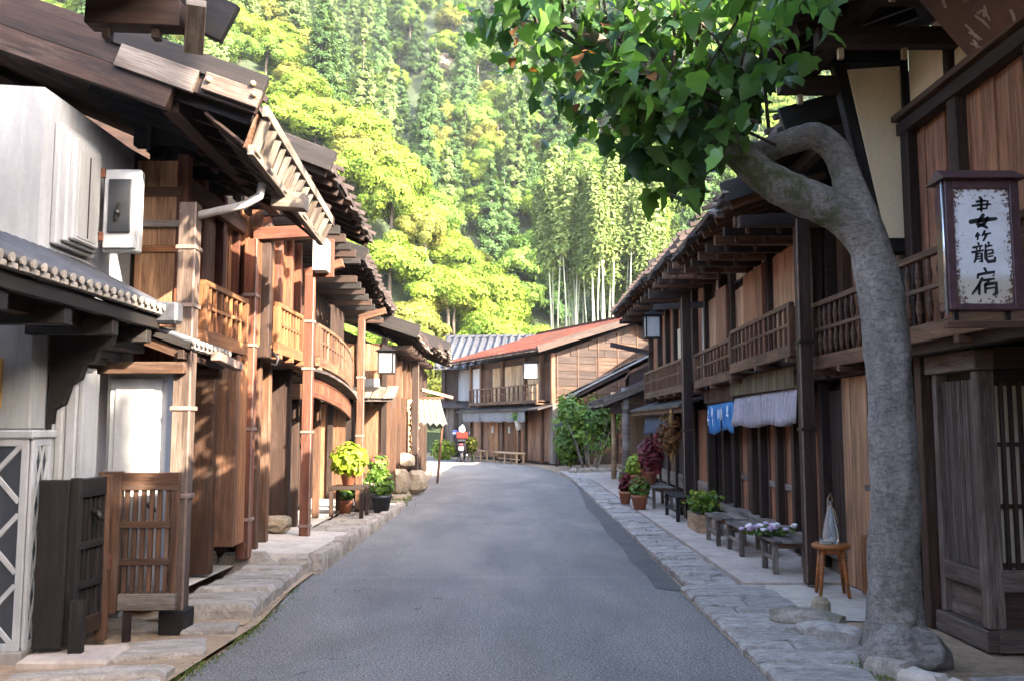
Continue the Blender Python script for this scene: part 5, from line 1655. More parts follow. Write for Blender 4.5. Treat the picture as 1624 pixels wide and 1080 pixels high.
recalc(mesh(sg, 'cap', a_, [[0, 1, 2, 3], [3, 2, 4, 5], [0, 3, 5], [1, 4, 2], [0, 5, 4, 1]], 'sign_frame'))
for u in (0.06, SW - 0.06):
    beamf(sg, 'bracket', fg, (u, -0.06, SZ0 - 0.005), (u, -0.06, SZ0 - 0.06), 0.03, 0.03, 'iron')
beamf(sg, 'bracket_arm', fg, (0.0, -0.06, SZ0 - 0.075), (0.8, -0.06, SZ0 - 0.075), 0.05, 0.04, 'wood_mid')
# strokes in picture units of the enamel face (x right, y down), three characters
ST = [(((326, 232), (344, 250)), 15), (((304, 266), (340, 258), (382, 260), (372, 312)), 13), (((272, 294), (340, 285), (402, 282)), 12), (((306, 318), (340, 312), (370, 312)), 12), (((338, 240), (336, 285), (334, 332)), 14),
      (((250, 405), (330, 392), (436, 382)), 23), (((348, 352), (318, 396), (302, 420), (342, 428), (370, 446)), 18), (((378, 372), (352, 415), (304, 440)), 16),
      (((304, 480), (285, 508)), 13), (((288, 500), (318, 494)), 11), (((302, 500), (298, 528)), 12), (((352, 466), (332, 500)), 13), (((338, 492), (392, 482)), 12), (((362, 492), (338, 535)), 14),
      (((300, 548), (307, 566)), 12), (((262, 582), (330, 568)), 12), (((286, 582), (292, 602)), 10), (((316, 576), (308, 600)), 10), (((254, 615), (335, 600)), 13), (((286, 618), (282, 655), (268, 684)), 13),
      (((290, 626), (322, 620), (320, 682), (306, 676)), 13), (((290, 643), (316, 640)), 9), (((288, 660), (316, 656)), 9),
      (((372, 543), (376, 566)), 12), (((348, 576), (396, 566)), 11), (((352, 560), (350, 602), (398, 596)), 12), (((350, 604), (350, 655), (364, 678), (410, 672), (413, 648)), 17), (((398, 598), (402, 618), (366, 626)), 12), (((368, 644), (400, 638)), 10),
      (((335, 722), (347, 745)), 15), (((292, 766), (284, 792)), 15), (((286, 768), (345, 756), (406, 748), (394, 776)), 14), (((318, 790), (288, 845), (244, 898)), 15), (((292, 838), (292, 902)), 18),
      (((324, 806), (400, 794)), 14), (((364, 800), (346, 832)), 14), (((336, 830), (334, 892)), 17), (((336, 833), (412, 824), (410, 894), (388, 904)), 19), (((342, 862), (402, 854)), 12)]
k_ = 0.32 / 385.0
for pts_, wd_ in ST:
    stroke(sg, 'brush_stroke', fg.p(0.045, -0.002, SZ1 - 0.05), fg.u * k_, Vector((0, 0, -1)) * k_ * 1.02, [(x - 138, y - 175) for x, y in pts_], wd_ * k_ * 1.4, 'ink', fg.n, 0.0015)
# leaning brown name board under the eave
nb = thing('name_board', 'brown wooden name board with worn pale lettering under the right eave', 'sign', (3.0, 5.2, 4.13))
A = [Vector((3.16, 4.3, 4.10)), Vector((3.16, 5.88, 4.10)), Vector((2.78, 5.88, 4.58)), Vector((2.78, 4.3, 4.58))]
nn = (A[1] - A[0]).cross(A[2] - A[1]).normalized()
if nn.x > 0: nn = -nn
prism(nb, 'board', [p - nn * 0.04 for p in A], A, 'sign_brown')
ey, ez_ = Vector((0, -1, 0)), (A[2] - A[1]).normalized()
rr = random.Random(5)
for c in range(4):
    for s in range(6):
        x0, y0 = 0.10 + c * 0.22 + rr.uniform(0, 0.1), 0.08 + rr.uniform(0, 0.4)
        dx, dy = rr.uniform(-0.05, 0.07), rr.uniform(-0.12, 0.12)
        stroke(nb, 'letter', A[1], ey, ez_, [(x0, y0), (x0 + dx * 0.5 + 0.01, y0 + dy * 0.5), (x0 + dx, y0 + dy)], rr.uniform(0.012, 0.028), 'letter_pale', nn, 0.003)

# ------------------------------------------------------------------ RIGHT 2: narrow house behind the tree
f = F(3.3, 0, 0, 1, -1)
H = thing('timber_house', 'narrow dark timber house behind the street tree with turned baluster balcony', 'house', (3.3, 8, 0))
core(H, f, 7.32, 8.86, -0.15, -6.0, 0.0, 4.1, -3.2, 5.2, 'wood_dark')
boards(H, f, 7.34, 8.84, -0.12, 2.3, 3.95, 'wood_russet', 0.19)
for u in (7.4, 8.1, 8.8):
    post(H, f, u, -0.06, 0.05, 4.1, 'wood_brown', 0.12)
balcony(H, f, 7.33, 8.80, -0.08, 0.30, 2.25, 0.52, 'wood_mid', 0.15, 0.05, turned=True)
roof(H, f, 7.55, 8.75, 0.92, 4.28, 4.24, -3.2, 5.5, raf=0.34, ribs=0.4, wall_v=-0.1, under='wood_black')
beamf(H, 'bargeboard', f, (7.5, 0.95, 4.24), (7.5, -3.2, 5.44), 0.05, 0.2, 'wood_black')
beamf(H, 'purlin', f, (7.4, 0.5, 4.10), (8.85, 0.5, 4.06), 0.1, 0.12, 'wood_dark')
boards(H, f, 8.12, 8.72, 0.02, 0.06, 2.05, 'wood_cedar', 0.24)
boards(H, f, 7.46, 8.06, -0.10, 0.06, 2.05, 'wood_brown', 0.2)
post(H, f, 7.78, 0.08, 0.05, 2.1, 'wood_red', 0.09)
box(H, 'window_sill', f, 7.3, 7.85, -0.02, 0.2, 1.02, 1.07, 'wood_grey')
lattice(H, f, 7.48, 7.75, 0.02, 1.3, 1.95, 'wood_redbrown', 0.06, 0.025, 0.02, (0, 1), 'wood_brown', 0.03, 0.03)
box(H, 'small_box', f, 8.0, 8.14, 0.03, 0.14, 0.08, 0.6, 'wood_orange')
box(H, 'beam', f, 7.33, 8.86, -0.1, 0.1, 2.06, 2.18, 'wood_dark')

# ------------------------------------------------------------------ RIGHT 3: long balcony house with the curtains
f = F(2.95, 0, 0.012, 1, -1)
H = thing('timber_house', 'long timber house with two balconies and cloth curtains on the right', 'house', (2.95, 11, 0))
core(H, f, 8.92, 14.5, -0.16, -6.0, 2.2, 4.0, -3.5, 5.2, 'wood_dark')
core(H, f, 8.92, 14.5, -0.42, -6.0, 0.0, 2.25, -3.5, 2.25, 'wood_black')
boards(H, f, 9.15, 10.7, -0.13, 2.4, 3.62, 'wood_cedar', 0.16)
box(H, 'shutter_case', f, 10.72, 11.6, -0.14, 0.02, 2.4, 3.55, 'wood_russet')
boards(H, f, 11.68, 12.6, -0.13, 2.4, 3.5, 'wood_cedar', 0.18)
box(H, 'shutter_case', f, 12.62, 13.3, -0.14, 0.02, 2.4, 3.6, 'wood_russet')
boards(H, f, 13.32, 14.4, -0.13, 2.4, 3.6, 'wood_cedar', 0.18)
for u in (9.05, 10.71, 11.64, 12.61, 13.31, 14.42):
    post(H, f, u, -0.09, 2.3, 4.0, 'wood_dark', 0.11)
lattice(H, f, 8.93, 9.0, 0.0, 2.3, 3.7, 'wood_dark', 0.03, 0.014, 0.03, (0, 1), None)
for (a, b) in ((10.8, 11.1), (11.15, 11.55), (11.72, 12.05), (12.1, 12.5), (13.4, 13.8)):
    pn = box(H, 'transom', f, a, b, -0.135, -0.11, 3.62, 3.84, 'shoji')
    box(pn, 'transom_frame', f, a - 0.02, b + 0.02, -0.12, -0.085, 3.585, 3.62, 'wood_dark')
balcony(H, f, 8.98, 11.6, -0.05, 0.22, 2.40, 0.42, 'wood_mid', 0.2, 0.035, drop=lambda u: -0.012 * (u - 9))
balcony(H, f, 11.66, 14.3, -0.05, 0.17, 2.31, 0.42, 'wood_mid', 0.24, 0.035, drop=lambda u: -0.012 * (u - 11.6))
roof(H, f, 8.62, 11.8, 0.92, 3.92, 3.88, -3.5, 5.35, raf=0.34, ribs=0.36, wall_v=-0.1, under='wood_black', rafmat='wood_mid')
beamf(H, 'bargeboard', f, (8.57, 0.96, 3.88), (8.57, -3.5, 5.28), 0.05, 0.2, 'wood_black')
roof(H, f, 11.86, 15.0, 0.80, 4.16, 4.14, -3.5, 5.5, raf=0.34, ribs=0.36, wall_v=-0.1, under='wood_black', rafmat='wood_mid')
for i in range(13):
    u = 8.9 + i * 0.46
    zz = 3.66 if u < 11.8 else 3.88
    a = beamf(H, 'cantilever_arm', f, (u, -0.3, zz), (u, 0.78, zz), 0.09, 0.11, ('wood_mid', 'wood_dark')[i % 2])
    box(a, 'peg', f, u - 0.02, u + 0.02, 0.3, 0.34, zz - 0.12, zz - 0.055, 'wood_brown', 0.003)
    box(a, 'peg', f, u - 0.02, u + 0.02, 0.62, 0.66, zz - 0.12, zz - 0.055, 'wood_brown', 0.003)
# broken tile-like eave corner catching light
for i in range(6):
    beamf(H, 'corner_board', f, (8.60 + 0.10 * i, 0.98 - 0.10 * (i % 2), 3.86 - 0.02 * i), (8.66 + 0.12 * i, 0.70, 3.90), 0.14, 0.03, 'wood_weathered', roll=R.uniform(-0.5, 0.5))
downpipe(H, F(2.88, 8.66, 0, 1, -1), 0, 0, 0.07, 3.62, 0.125, 'wood_dark', head=(0.62, 3.60), bands=(1.55, 2.4), band='wood_dark')
downpipe(H, F(2.87, 14.5, 0, 1, -1), 0, 0, 0.09, 3.7, 0.15, 'wood_dark', head=(0.6, 3.72), bands=(1.5,), band='wood_dark')
# ground floor
fl_ = f
boards(H, f, 8.95, 9.5, -0.36, 0.36, 1.95, 'wood_dark', 0.055, t=0.03)
lattice(H, f, 9.55, 10.5, -0.36, 0.36, 1.95, 'wood_russet', 0.10, 0.075, 0.03, (0.0, 0.12, 1.0), 'wood_brown', 0.06, 0.02)
for (a, b, m) in ((10.56, 11.2, 'wood_russet'), (11.24, 11.9, 'wood_russet'), (12.5, 12.9, 'wood_cedar'), (12.95, 13.4, 'wood_russet')):
    d = box(H, 'sliding_door', f, a, b, -0.40, -0.35, 0.3, 1.95, m)
    box(d, 'stile', f, a, a + 0.06, -0.35, -0.325, 0.3, 1.95, 'wood_mid')
    box(d, 'stile', f, b - 0.06, b, -0.35, -0.325, 0.3, 1.95, 'wood_mid')
    box(d, 'rail', f, a + 0.06, b - 0.06, -0.35, -0.325, 0.78, 0.86, 'wood_grey')
for u in (9.52, 10.53, 11.22, 12.0, 12.45, 13.5, 14.2):
    post(H, f, u, -0.30, 0.1, 2.2, 'wood_dark', 0.12)
box(H, 'yellow_strip', f, 12.66, 12.72, -0.34, -0.32, 0.9, 1.75, 'yellow_board')  # narrow yellow upright strip on the sliding door
box(H, 'threshold', f, 8.95, 14.4, -0.4, -0.22, 0.24, 0.35, 'wood_grey')
box(H, 'plinth', f, 8.95, 14.4, -0.41, -0.3, 0.04, 0.24, 'foundation')
box(H, 'beam', f, 8.95, 14.4, -0.34, -0.12, 2.06, 2.24, 'wood_dark')
lattice(H, f, 9.5, 12.4, 0.02, 1.99, 2.22, 'bamboo_screen', 0.05, 0.02, 0.02, (0.0, 1.0), 'wood_brown', 0.03, 0.05)
lattice(H, f, 12.4, 14.3, 0.0, 1.93, 2.14, 'wood_mid', 0.07, 0.025, 0.02, (0.0, 1.0), 'wood_dark', 0.03, 0.05)
curtain('shop_curtain', f, 9.55, 12.42, -0.02, 1.60, 1.99, 'cloth_grey', 'long pale grey pleated shop curtain above the benches', 'shop curtains', 6, 0.045, cuts=(11.0,), dz=-0.04)
cb = curtain('shop_curtain', f, 12.46, 14.2, -0.02, 1.50, 1.93, 'cloth_blue', 'bright blue shop curtain with white brush writing', 'shop curtains', 2, 0.012, cuts=(13.3,), dz=-0.04, hem=0.03)
rr = random.Random(9)
for (u0_, pts_) in ((12.62, (((0, .06), (0.02, .16)), ((0.07, .08), (0.06, .2)), ((-0.02, .2), (0.1, .19)))), (13.0, (((0.02, .1), (0.0, .24)), ((0.1, .08), (0.1, .26)), ((0.18, .12), (0.2, .22)), ((0.26, .1), (0.27, .24)))),
                   (13.62, (((0, .08), (0.04, .2)), ((0.1, .06), (0.08, .2)), ((0.02, .24), (0.0, .34)))), (13.95, (((0, .1), (0.02, .18)), ((0.05, .2), (0.02, .34)), ((-0.04, .26), (0.08, .25))))):
    for (p_, q_) in pts_:
        o_ = f.p(u0_, 0.022, 1.92)
        stroke(cb, 'letter', o_, f.u, Vector((0, 0, -1)), [p_, ((p_[0] + q_[0]) / 2 + 0.006, (p_[1] + q_[1]) / 2), q_], 0.03, 'cloth_white', f.n, 0.004)

# ------------------------------------------------------------------ RIGHT 4
f = F(3.1, 0, 0.012, 1, -1)
H = thing('timber_house', 'further right timber house with small balcony and slate curtain over flower pots', 'house', (3.1, 18, 0))
core(H, f, 14.7, 21.6, -0.12, -6.0, 0.0, 4.2, -3.5, 5.6, 'wood_dark')
boards(H, f, 14.75, 21.5, -0.10, 2.3, 4.1, 'wood_russet', 0.24)
for u in (14.75, 15.9, 16.9, 17.9, 18.9, 20.0, 21.4):
    post(H, f, u, -0.03, 0.08, 4.2, 'wood_dark', 0.13)
boards(H, f, 16.05, 16.8, -0.07, 2.4, 3.7, 'wood_redbrown', 0.2)
box(H, 'window', f, 15.15, 15.3, -0.06, -0.03, 2.4, 3.6, 'paper')
box(H, 'window', f, 17.05, 17.8, -0.07, -0.04, 2.5, 3.5, 'shoji')
balcony(H, f, 15.1, 20.2, -0.02, 0.32, 2.28, 0.45, 'wood_mid', 0.22, 0.04)
roof(H, f, 15.05, 22.0, 0.86, 4.34, 4.38, -3.5, 5.8, raf=0.4, ribs=0.36, wall_v=-0.1, under='wood_black', rafmat='wood_mid')
beamf(H, 'bargeboard', f, (15.0, 0.92, 4.30), (15.0, -3.5, 5.74), 0.05, 0.2, 'wood_black')
for i in range(12):
    u = 15.2 + i * 0.55
    beamf(H, 'cantilever_arm', f, (u, -0.3, 4.06), (u, 0.75, 4.06), 0.09, 0.11, ('wood_mid', 'wood_dark')[i % 2])
beamf(H, 'lantern_arm', f, (14.9, -0.1, 3.62), (15.6, 0.75, 3.66), 0.10, 0.10, 'wood_dark')
beamf(H, 'gutter_arm', f, (21.3, 0.0, 3.3), (21.8, 0.9, 3.55), 0.12, 0.12, 'wood_dark')
pt = [f.p(14.75, -0.1, 2.12), f.p(21.5, -0.1, 2.12), f.p(21.5, 0.5, 1.93), f.p(14.75, 0.5, 1.93)]
prism(H, 'pent_roof', [p - Vector((0, 0, 0.05)) for p in pt], pt, 'roof_board')
beamf(H, 'pent_beam', f, (14.75, 0.42, 1.84), (21.5, 0.42, 1.84), 0.07, 0.10, 'wood_brown')
for (a, b, m) in ((14.85, 15.8, 'wood_russet'), (15.95, 16.8, 'wood_russet'), (17.0, 17.8, 'wood_black'), (18.0, 18.8, 'wood_mid'), (19.0, 19.9, 'wood_black'), (20.1, 21.3, 'wood_brown')):
    d = box(H, 'wall_panel', f, a, b, -0.08, -0.03, 0.35, 1.85, m)
    box(d, 'rail', f, a, b, -0.03, -0.005, 0.35, 0.62, 'wood_grey')
box(H, 'notice', f, 18.3, 18.42, -0.004, 0.006, 1.0, 1.5, 'paper')
curtain('shop_curtain', f, 16.9, 20.2, 0.3, 1.38, 1.78, 'cloth_slate', 'dark slate shop curtain with pale stripes beyond the blue one', 'shop curtains', 4, 0.02, cuts=(17.7, 18.5, 19.4))
lantern('lantern', F(2.62, 16.4, 0, 1, 1), 0, 0, 3.60, 'small white box lantern under the right eave', 0.26, 0.42)  # panes are plain pale surfaces
# low lean-to roofs beyond
f = F(3.25, 0, 0.01, 1, -1)
H = thing('lean_to', 'low lean-to with log posts beyond the flower pots on the right', 'shed', (3.25, 24, 0))
core(H, f, 22.0, 27.0, -0.1, -5.5, 0.0, 2.75, -3.0, 3.5, 'wood_dark')
boards(H, f, 22.0, 27.0, -0.08, 0.1, 2.3, 'wood_brown', 0.3)
prism(H, 'shade_block', [f.p(22.2, -1.3, 2.0), f.p(28.6, -1.3, 2.0), f.p(28.6, -1.3, 5.3), f.p(22.2, -1.3, 5.3)], [f.p(22.2, -5.4, 2.0), f.p(28.6, -5.4, 2.0), f.p(28.6, -5.4, 5.9), f.p(22.2, -5.4, 5.9)], 'wood_dark')  # hidden block added to throw shade on the road at the bend
roof(H, f, 21.8, 27.2, 1.15, 2.16, 2.2, -3.0, 3.9, raf=0.5, ribs=0.5, wall_v=-0.1, ebmat='wood_weathered')
beamf(H, 'bargeboard', f, (21.75, 1.2, 2.12), (21.75, -3.0, 3.84), 0.05, 0.17, 'wood_weathered')
box(H, 'fascia_panel', f, 21.9, 21.98, 0.15, 1.05, 1.85, 2.1, 'wood_brown')
for (x, yy, s, m) in ((2.80, 21.9, 0.10, 'wood_grey'), (2.86, 25.0, 0.075, 'wood_pale')):
    tube(H, 'log_post', [(x, yy, 0.05), (x + 0.02, yy, 1.2), (x, yy, 2.5)], [s, s * 0.95, s * 0.9], m, 10, True, True, 0.08)
box(H, 'dark_screen', f, 20.9, 21.7, 0.05, 0.1, 0.1, 1.15, 'wood_black')
f = F(4.0, 30.2, 0.1, 1, -1)
H = thing('low_house', 'low house with pale weathered board roof behind the green bush', 'house', (4.0, 30.2, 0))
core(H, f, 0.0, 4.2, 0.0, -5.0, 0.0, 3.3, -2.5, 4.4, 'wood_dark')
prism(H, 'shade_block', [f.p(0.6, -2.6, 2.0), f.p(6.0, -2.6, 2.0), f.p(6.0, -2.6, 6.0), f.p(0.6, -2.6, 6.0)], [f.p(0.6, -6.4, 2.0), f.p(6.0, -6.4, 2.0), f.p(6.0, -6.4, 6.6), f.p(0.6, -6.4, 6.6)], 'wood_dark')  # second added block, out of sight, shading the far road
boards(H, f, 0.0, 4.2, 0.02, 0.1, 2.9, 'wood_brown', 0.35)
roof(H, f, -0.4, 4.4, 2.15, 2.52, 2.6, -2.5, 4.85, raf=0.5, ribs=0, wall_v=0.0, top='pale_roof', ebmat='wood_weathered')
n = 12
for i in range(5):
    for k in range(9):
        u = -0.3 + (k + 0.5) * 0.52
        v0_ = 2.15 - i * 0.8
        z0_ = 2.54 + i * 0.8 * 0.5 + 0.03
        beamf(H, 'roof_plank', f, (u, v0_ + 0.05, z0_), (u + R.uniform(-0.03, 0.03), v0_ - 0.82, z0_ + 0.43), 0.48, 0.03, R.choice(['wood_weathered', 'wood_grey']), roll=R.uniform(-0.05, 0.05))

# ------------------------------------------------------------------ FAR: red-roofed house across the bend
f = F(1.6, 35.0, -3.6, 7.5, -1)      # u runs back along the front, v towards the road
H = thing('timber_house', 'two storey timber house with red roof closing the end of the street', 'house', (1.6, 35.0, 0))
L8 = 8.3
core(H, f, 0.0, L8, -0.12, -8.0, 0.0, 4.4, -4.0, 5.75, 'wood_dark')
boards(H, f, 0.0, L8, -0.10, 0.1, 2.2, 'wood_redbrown', 0.3)
for (a, b, m) in ((0.1, 0.9, 'wood_brown'), (0.95, 2.4, 'wood_pale'), (2.45, 3.5, 'wood_pale'), (3.55, 4.6, 'wood_pale'), (4.7, 5.0, 'wood_dark'), (5.05, 5.9, 'wood_pale'), (5.95, 7.0, 'wood_brown')):
    boards(H, f, a, b, -0.09, 2.5, 4.1, m, 0.35)
box(H, 'plaster_panel', f, 7.05, 8.25, -0.09, -0.06, 2.6, 4.2, 'plaster_white')
for u in (0.04, 0.92, 2.42, 4.65, 7.02, 8.26):
    post(H, f, u, -0.02, 0.05, 4.4, 'wood_mid', 0.16)
balcony(H, f, 0.3, 7.2, -0.05, 0.55, 2.55, 0.62, 'wood_mid', 0.42, 0.07)
roof(H, f, -0.9, L8 + 0.6, 1.1, 4.5, 4.5, -4.0, 6.1, raf=0.6, ribs=0.5, wall_v=-0.1, top='roof_rust', ribmat='roof_rust', ebmat='wood_weathered')
beamf(H, 'bargeboard', f, (-0.95, 1.15, 4.45), (-0.95, -4.0, 6.03), 0.07, 0.26, 'wood_dark')
beamf(H, 'bargeboard', f, (-0.95, -9.0, 4.45), (-0.95, -4.0, 6.03), 0.07, 0.3, 'wood_grey')
# gable wall of wide boards with battens
fgw = F(1.6, 35.0, 7.5, 3.6, 1)
n = 19
for i in range(n):
    z0_, z1_ = 0.1 + i * 0.3, 0.1 + (i + 1) * 0.3
    if z1_ > 5.7: break
    w0 = 0.0 if z1_ < 4.3 else (z1_ - 4.3) / 1.45 * 4.0
    w1 = 8.0 - w0
    nb_ = 4
    for k in range(nb_):
        a, b = w0 + (w1 - w0) * k / nb_, w0 + (w1 - w0) * (k + 1) / nb_
        box(H, 'gable_board', fgw, a + 0.006, b - 0.006, 0.0 + R.uniform(0, 0.01), 0.03, z0_ + 0.006, z1_ - 0.006, R.choice(['wood_brown', 'wood_dark', 'wood_dark', 'wood_brown']), 0.004)
for k in range(8):
    s_ = 0.2 + k * 0.95
    zt = 4.3 + 1.4 * min(s_, 8 - s_) / 4.0
    box(H, 'gable_batten', fgw, s_ - 0.03, s_ + 0.03, 0.031, 0.06, 0.1, zt, 'wood_brown')
ptf = [f.p(-0.2, -0.1, 2.42), f.p(L8, -0.1, 2.42), f.p(L8, 0.75, 2.2), f.p(-0.2, 0.75, 2.2)]
prism(H, 'pent_roof', [p - Vector((0, 0, 0.06)) for p in ptf], ptf, 'roof_board')
for (a, b) in ((2.5, 3.4), (3.45, 4.6), (5.2, 6.1)):
    d = box(H, 'door', f, a, b, -0.08, -0.03, 0.15, 1.95, 'wood_orange')
    box(d, 'notice', f, a + 0.5, a + 0.68, -0.03, -0.015, 1.2, 1.5, 'paper')
box(H, 'side_door', fgw, 0.3, 1.7, 0.03, 0.05, 0.1, 2.05, 'dark_room')
box(H, 'side_post', fgw, -0.1, 0.14, 0.0, 0.22, 0.05, 2.4, 'wood_grey')
box(H, 'side_beam', fgw, 0.14, 2.4, 0.03, 0.16, 2.1, 2.3, 'wood_grey')
curtain('shop_curtain', f, 1.2, 7.9, 0.62, 1.68, 2.15, 'cloth_pale', 'long faded pleated curtain on the red-roofed house', 'shop curtains', 2, 0.03, cuts=(3.4, 5.7))
lantern('lantern', F(0.75, 35.4, 0, 1, 1), 0, 0, 4.02, 'white box lantern above the far balcony', 0.55, 0.62)
for (u, w_, lab) in ((1.0, 2.4, 'long pale bench under the far balcony at its right end'), (4.6, 1.6, 'pale bench left of the far house doors')):
    t = thing('bench', lab, 'bench', f.p(u, 0.9, 0), 'benches at the far house')
    box(t, 'seat', f, u, u + w_, 0.7, 1.1, 0.40, 0.46, 'wood_pale')
    for uu in (u + 0.1, u + w_ / 2, u + w_ - 0.1):
        for vv in (0.74, 1.04):
            box(t, 'leg', f, uu - 0.03, uu + 0.03, vv - 0.03, vv + 0.03, 0.0, 0.40, 'wood_pale')
    box(t, 'stretcher', f, u + 0.1, u + w_ - 0.1, 0.88, 0.92, 0.16, 0.2, 'wood_pale')
# ------------------------------------------------------------------ FAR: tiled house with white wall
f = F(-1.2, 44.0, -1, 0.12, 1)
f.n = Vector((-0.12, -1, 0)).normalized()
H = thing('tiled_house', 'white walled house under a grey pantile roof left of the red roof', 'house', (-2, 44, 0))
core(H, f, -4.0, 2.3, -0.1, -7.0, 0.0, 4.4, -3.5, 6.0, 'wood_dark')
box(H, 'plaster_panel', f, -0.6, 0.55, -0.09, -0.05, 2.75, 4.3, 'plaster_white')
box(H, 'plaster_panel', f, 0.75, 1.55, -0.09, -0.05, 2.75, 4.3, 'plaster_white')
for u in (-0.62, 0.65, 1.62, 2.25):
    post(H, f, u, -0.04, 0.0, 4.4, 'wood_dark', 0.18)
boards(H, f, -4.0, 2.25, -0.09, 0.1, 2.4, 'wood_grey', 0.45)
ptt = [f.p(-4, -0.1, 2.7), f.p(2.6, -0.1, 2.7), f.p(2.6, 0.6, 2.45), f.p(-4, 0.6, 2.45)]
prism(H, 'pent_roof', [p - Vector((0, 0, 0.07)) for p in ptt], ptt, 'roof_board')
rt = roof(H, f, -4.4, 2.6, 0.8, 4.35, 4.35, -2.4, 6.15, raf=0.6, ribs=0, wall_v=-0.1, top='tile_dark', eb=False)
for i in range(19):
    u = -4.3 + i * 0.375
    tube(rt, 'tile_row', [f.p(u, 0.84, 4.39), f.p(u, -2.4, 6.2)], 0.11, 'roof_tile', 7)

# ------------------------------------------------------------------ street tree
T = thing('street_tree', 'leaning grey-barked tree with mossy fork and large lobed leaves on the right', 'tree', (2.63, 6.0, 0.03))
def smooth_pts(pts, rr, n=4):
    out, ro = [], []
    P_ = [Vector(p) for p in pts]
    for i in range(len(P_) - 1):
        p0, p1, p2, p3 = P_[max(i - 1, 0)], P_[i], P_[i + 1], P_[min(i + 2, len(P_) - 1)]
        for k in range(n):
            t = k / n
            out.append(0.5 * ((2 * p1) + (p2 - p0) * t + (2 * p0 - 5 * p1 + 4 * p2 - p3) * t * t + (3 * p1 - p0 - 3 * p2 + p3) * t ** 3))
            ro.append(rr[i] + (rr[i + 1] - rr[i]) * t)
    out.append(P_[-1]); ro.append(rr[-1])
    return out, ro
TL = []
def limb(pts, rr, seg=16, nz=0.10, sd=0, n=5):
    q, r = smooth_pts(pts, rr, n)
    TL.append(tube(None, 'trunk', q, r, 'bark_grey', seg, True, True, nz, sd))
limb([(2.57, 6.05, -0.05), (2.57, 6.05, 0.16), (2.56, 6.04, 0.30), (2.56, 6.03, 0.6), (2.57, 6.0, 1.1), (2.57, 6.0, 1.7), (2.55, 6.0, 2.3), (2.49, 6.02, 2.75), (2.40, 6.02, 3.08), (2.33, 6.03, 3.30)],
     [0.25, 0.235, 0.185, 0.168, 0.158, 0.152, 0.148, 0.146, 0.125, 0.10], 20, 0.14, 1)
limb([(2.44, 6.02, 2.95), (2.36, 6.04, 3.25), (2.28, 6.06, 3.50), (2.14, 6.08, 3.62), (1.95, 6.1, 3.58), (1.72, 6.1, 3.50), (1.5, 6.05, 3.60), (1.2, 5.9, 3.9), (0.8, 5.75, 4.3)], [0.10, 0.10, 0.098, 0.095, 0.09, 0.085, 0.07, 0.05, 0.02], 14, 0.12, 2)
limb([(2.52, 6.0, 2.62), (2.42, 6.0, 2.86), (2.24, 5.97, 3.04), (2.02, 5.95, 3.14), (1.78, 5.9, 3.24), (1.5, 5.85, 3.46), (1.05, 5.7, 3.86), (0.6, 5.6, 4.1), (0.15, 5.5, 4.3)], [0.10, 0.12, 0.128, 0.13, 0.125, 0.10, 0.065, 0.04, 0.015], 16, 0.14, 3)
limb([(2.32, 5.95, 0.02), (2.46, 5.89, 0.10), (2.64, 5.90, 0.10), (2.80, 6.0, 0.04)], [0.10, 0.19, 0.19, 0.11], 12, 0.3, 4)
limb([(2.56, 5.89, 0.30), (2.57, 5.86, 0.34), (2.57, 5.89, 0.40)], [0.03, 0.05, 0.03], 8, 0.2, 5, n=2)
# weld the limbs into one continuous skin
V, Fs = [], []
for o in TL:
    b = len(V)
    V += [W[o.name] @ v.co for v in o.data.vertices]
    Fs += [[b + i for i in q.vertices] for q in o.data.polygons]
for o in TL: bpy.data.objects.remove(o)
tk = mesh(T, 'trunk', V, Fs, 'bark_grey', True, uvs=False)
rm_ = tk.modifiers.new('weld', 'REMESH'); rm_.mode = 'VOXEL'; rm_.voxel_size = 0.016; rm_.use_smooth_shade = True
sm_ = tk.modifiers.new('soft', 'SMOOTH'); sm_.iterations = 6; sm_.factor = 0.5
dg = bpy.context.evaluated_depsgraph_get()
me2 = bpy.data.meshes.new_from_object(tk.evaluated_get(dg))
tk.modifiers.clear()
tk.data = me2
nco = []                    # bark relief, coarser round the burled foot
for co, nr in [(v.co.copy(), v.normal.copy()) for v in me2.vertices]:
    c = W[tk.name] @ co
    a_ = noise.fractal(c * 9.0, 1.0, 2.0, 4) * 0.006 + noise.noise(Vector((c.x * 14, c.y * 14, c.z * 3))) * 0.004
    if c.z < 0.45: a_ += noise.fractal(c * 5.0, 1.0, 2.0, 3) * 0.03 * (0.45 - c.z) / 0.45
    nco += list(co + nr * a_)
me2.vertices.foreach_set('co', nco)
me2.update()
me2.polygons.foreach_set('use_smooth', [True] * len(me2.polygons))
at = me2.attributes.new('moss', 'FLOAT', 'POINT')
vals = []
for v in me2.vertices:
    c = W[tk.name] @ v.co
    m_ = max(0.0, min(1.0, (2.36 - c.x) / 0.22)) * max(0.0, min(1.0, (c.z - 2.35) / 0.35))
    vals.append(m_ * (1.0 if v.normal.z < 0.3 else 0.75) * (1 if c.z < 3.38 else 0.35))
at.data.foreach_set('value', vals)
ENV = [(-0.45, 4.75), (-0.28, 4.2), (-0.05, 3.80), (0.16, 3.66), (0.36, 3.72), (0.6, 3.64), (0.77, 3.38), (0.94, 3.12), (1.14, 2.98), (1.3, 3.12), (1.43, 3.34), (1.62, 3.55), (1.76, 3.66), (1.95, 3.86), (2.06, 4.2), (2.2, 5.2)]
def floor_z(x):
    for (a, za), (b, zb) in zip(ENV[:-1], ENV[1:]):
        if a <= x <= b: return za + (zb - za) * (x - a) / (b - a)
    return 99
twigs = []
rr = random.Random(77)
hubs = []
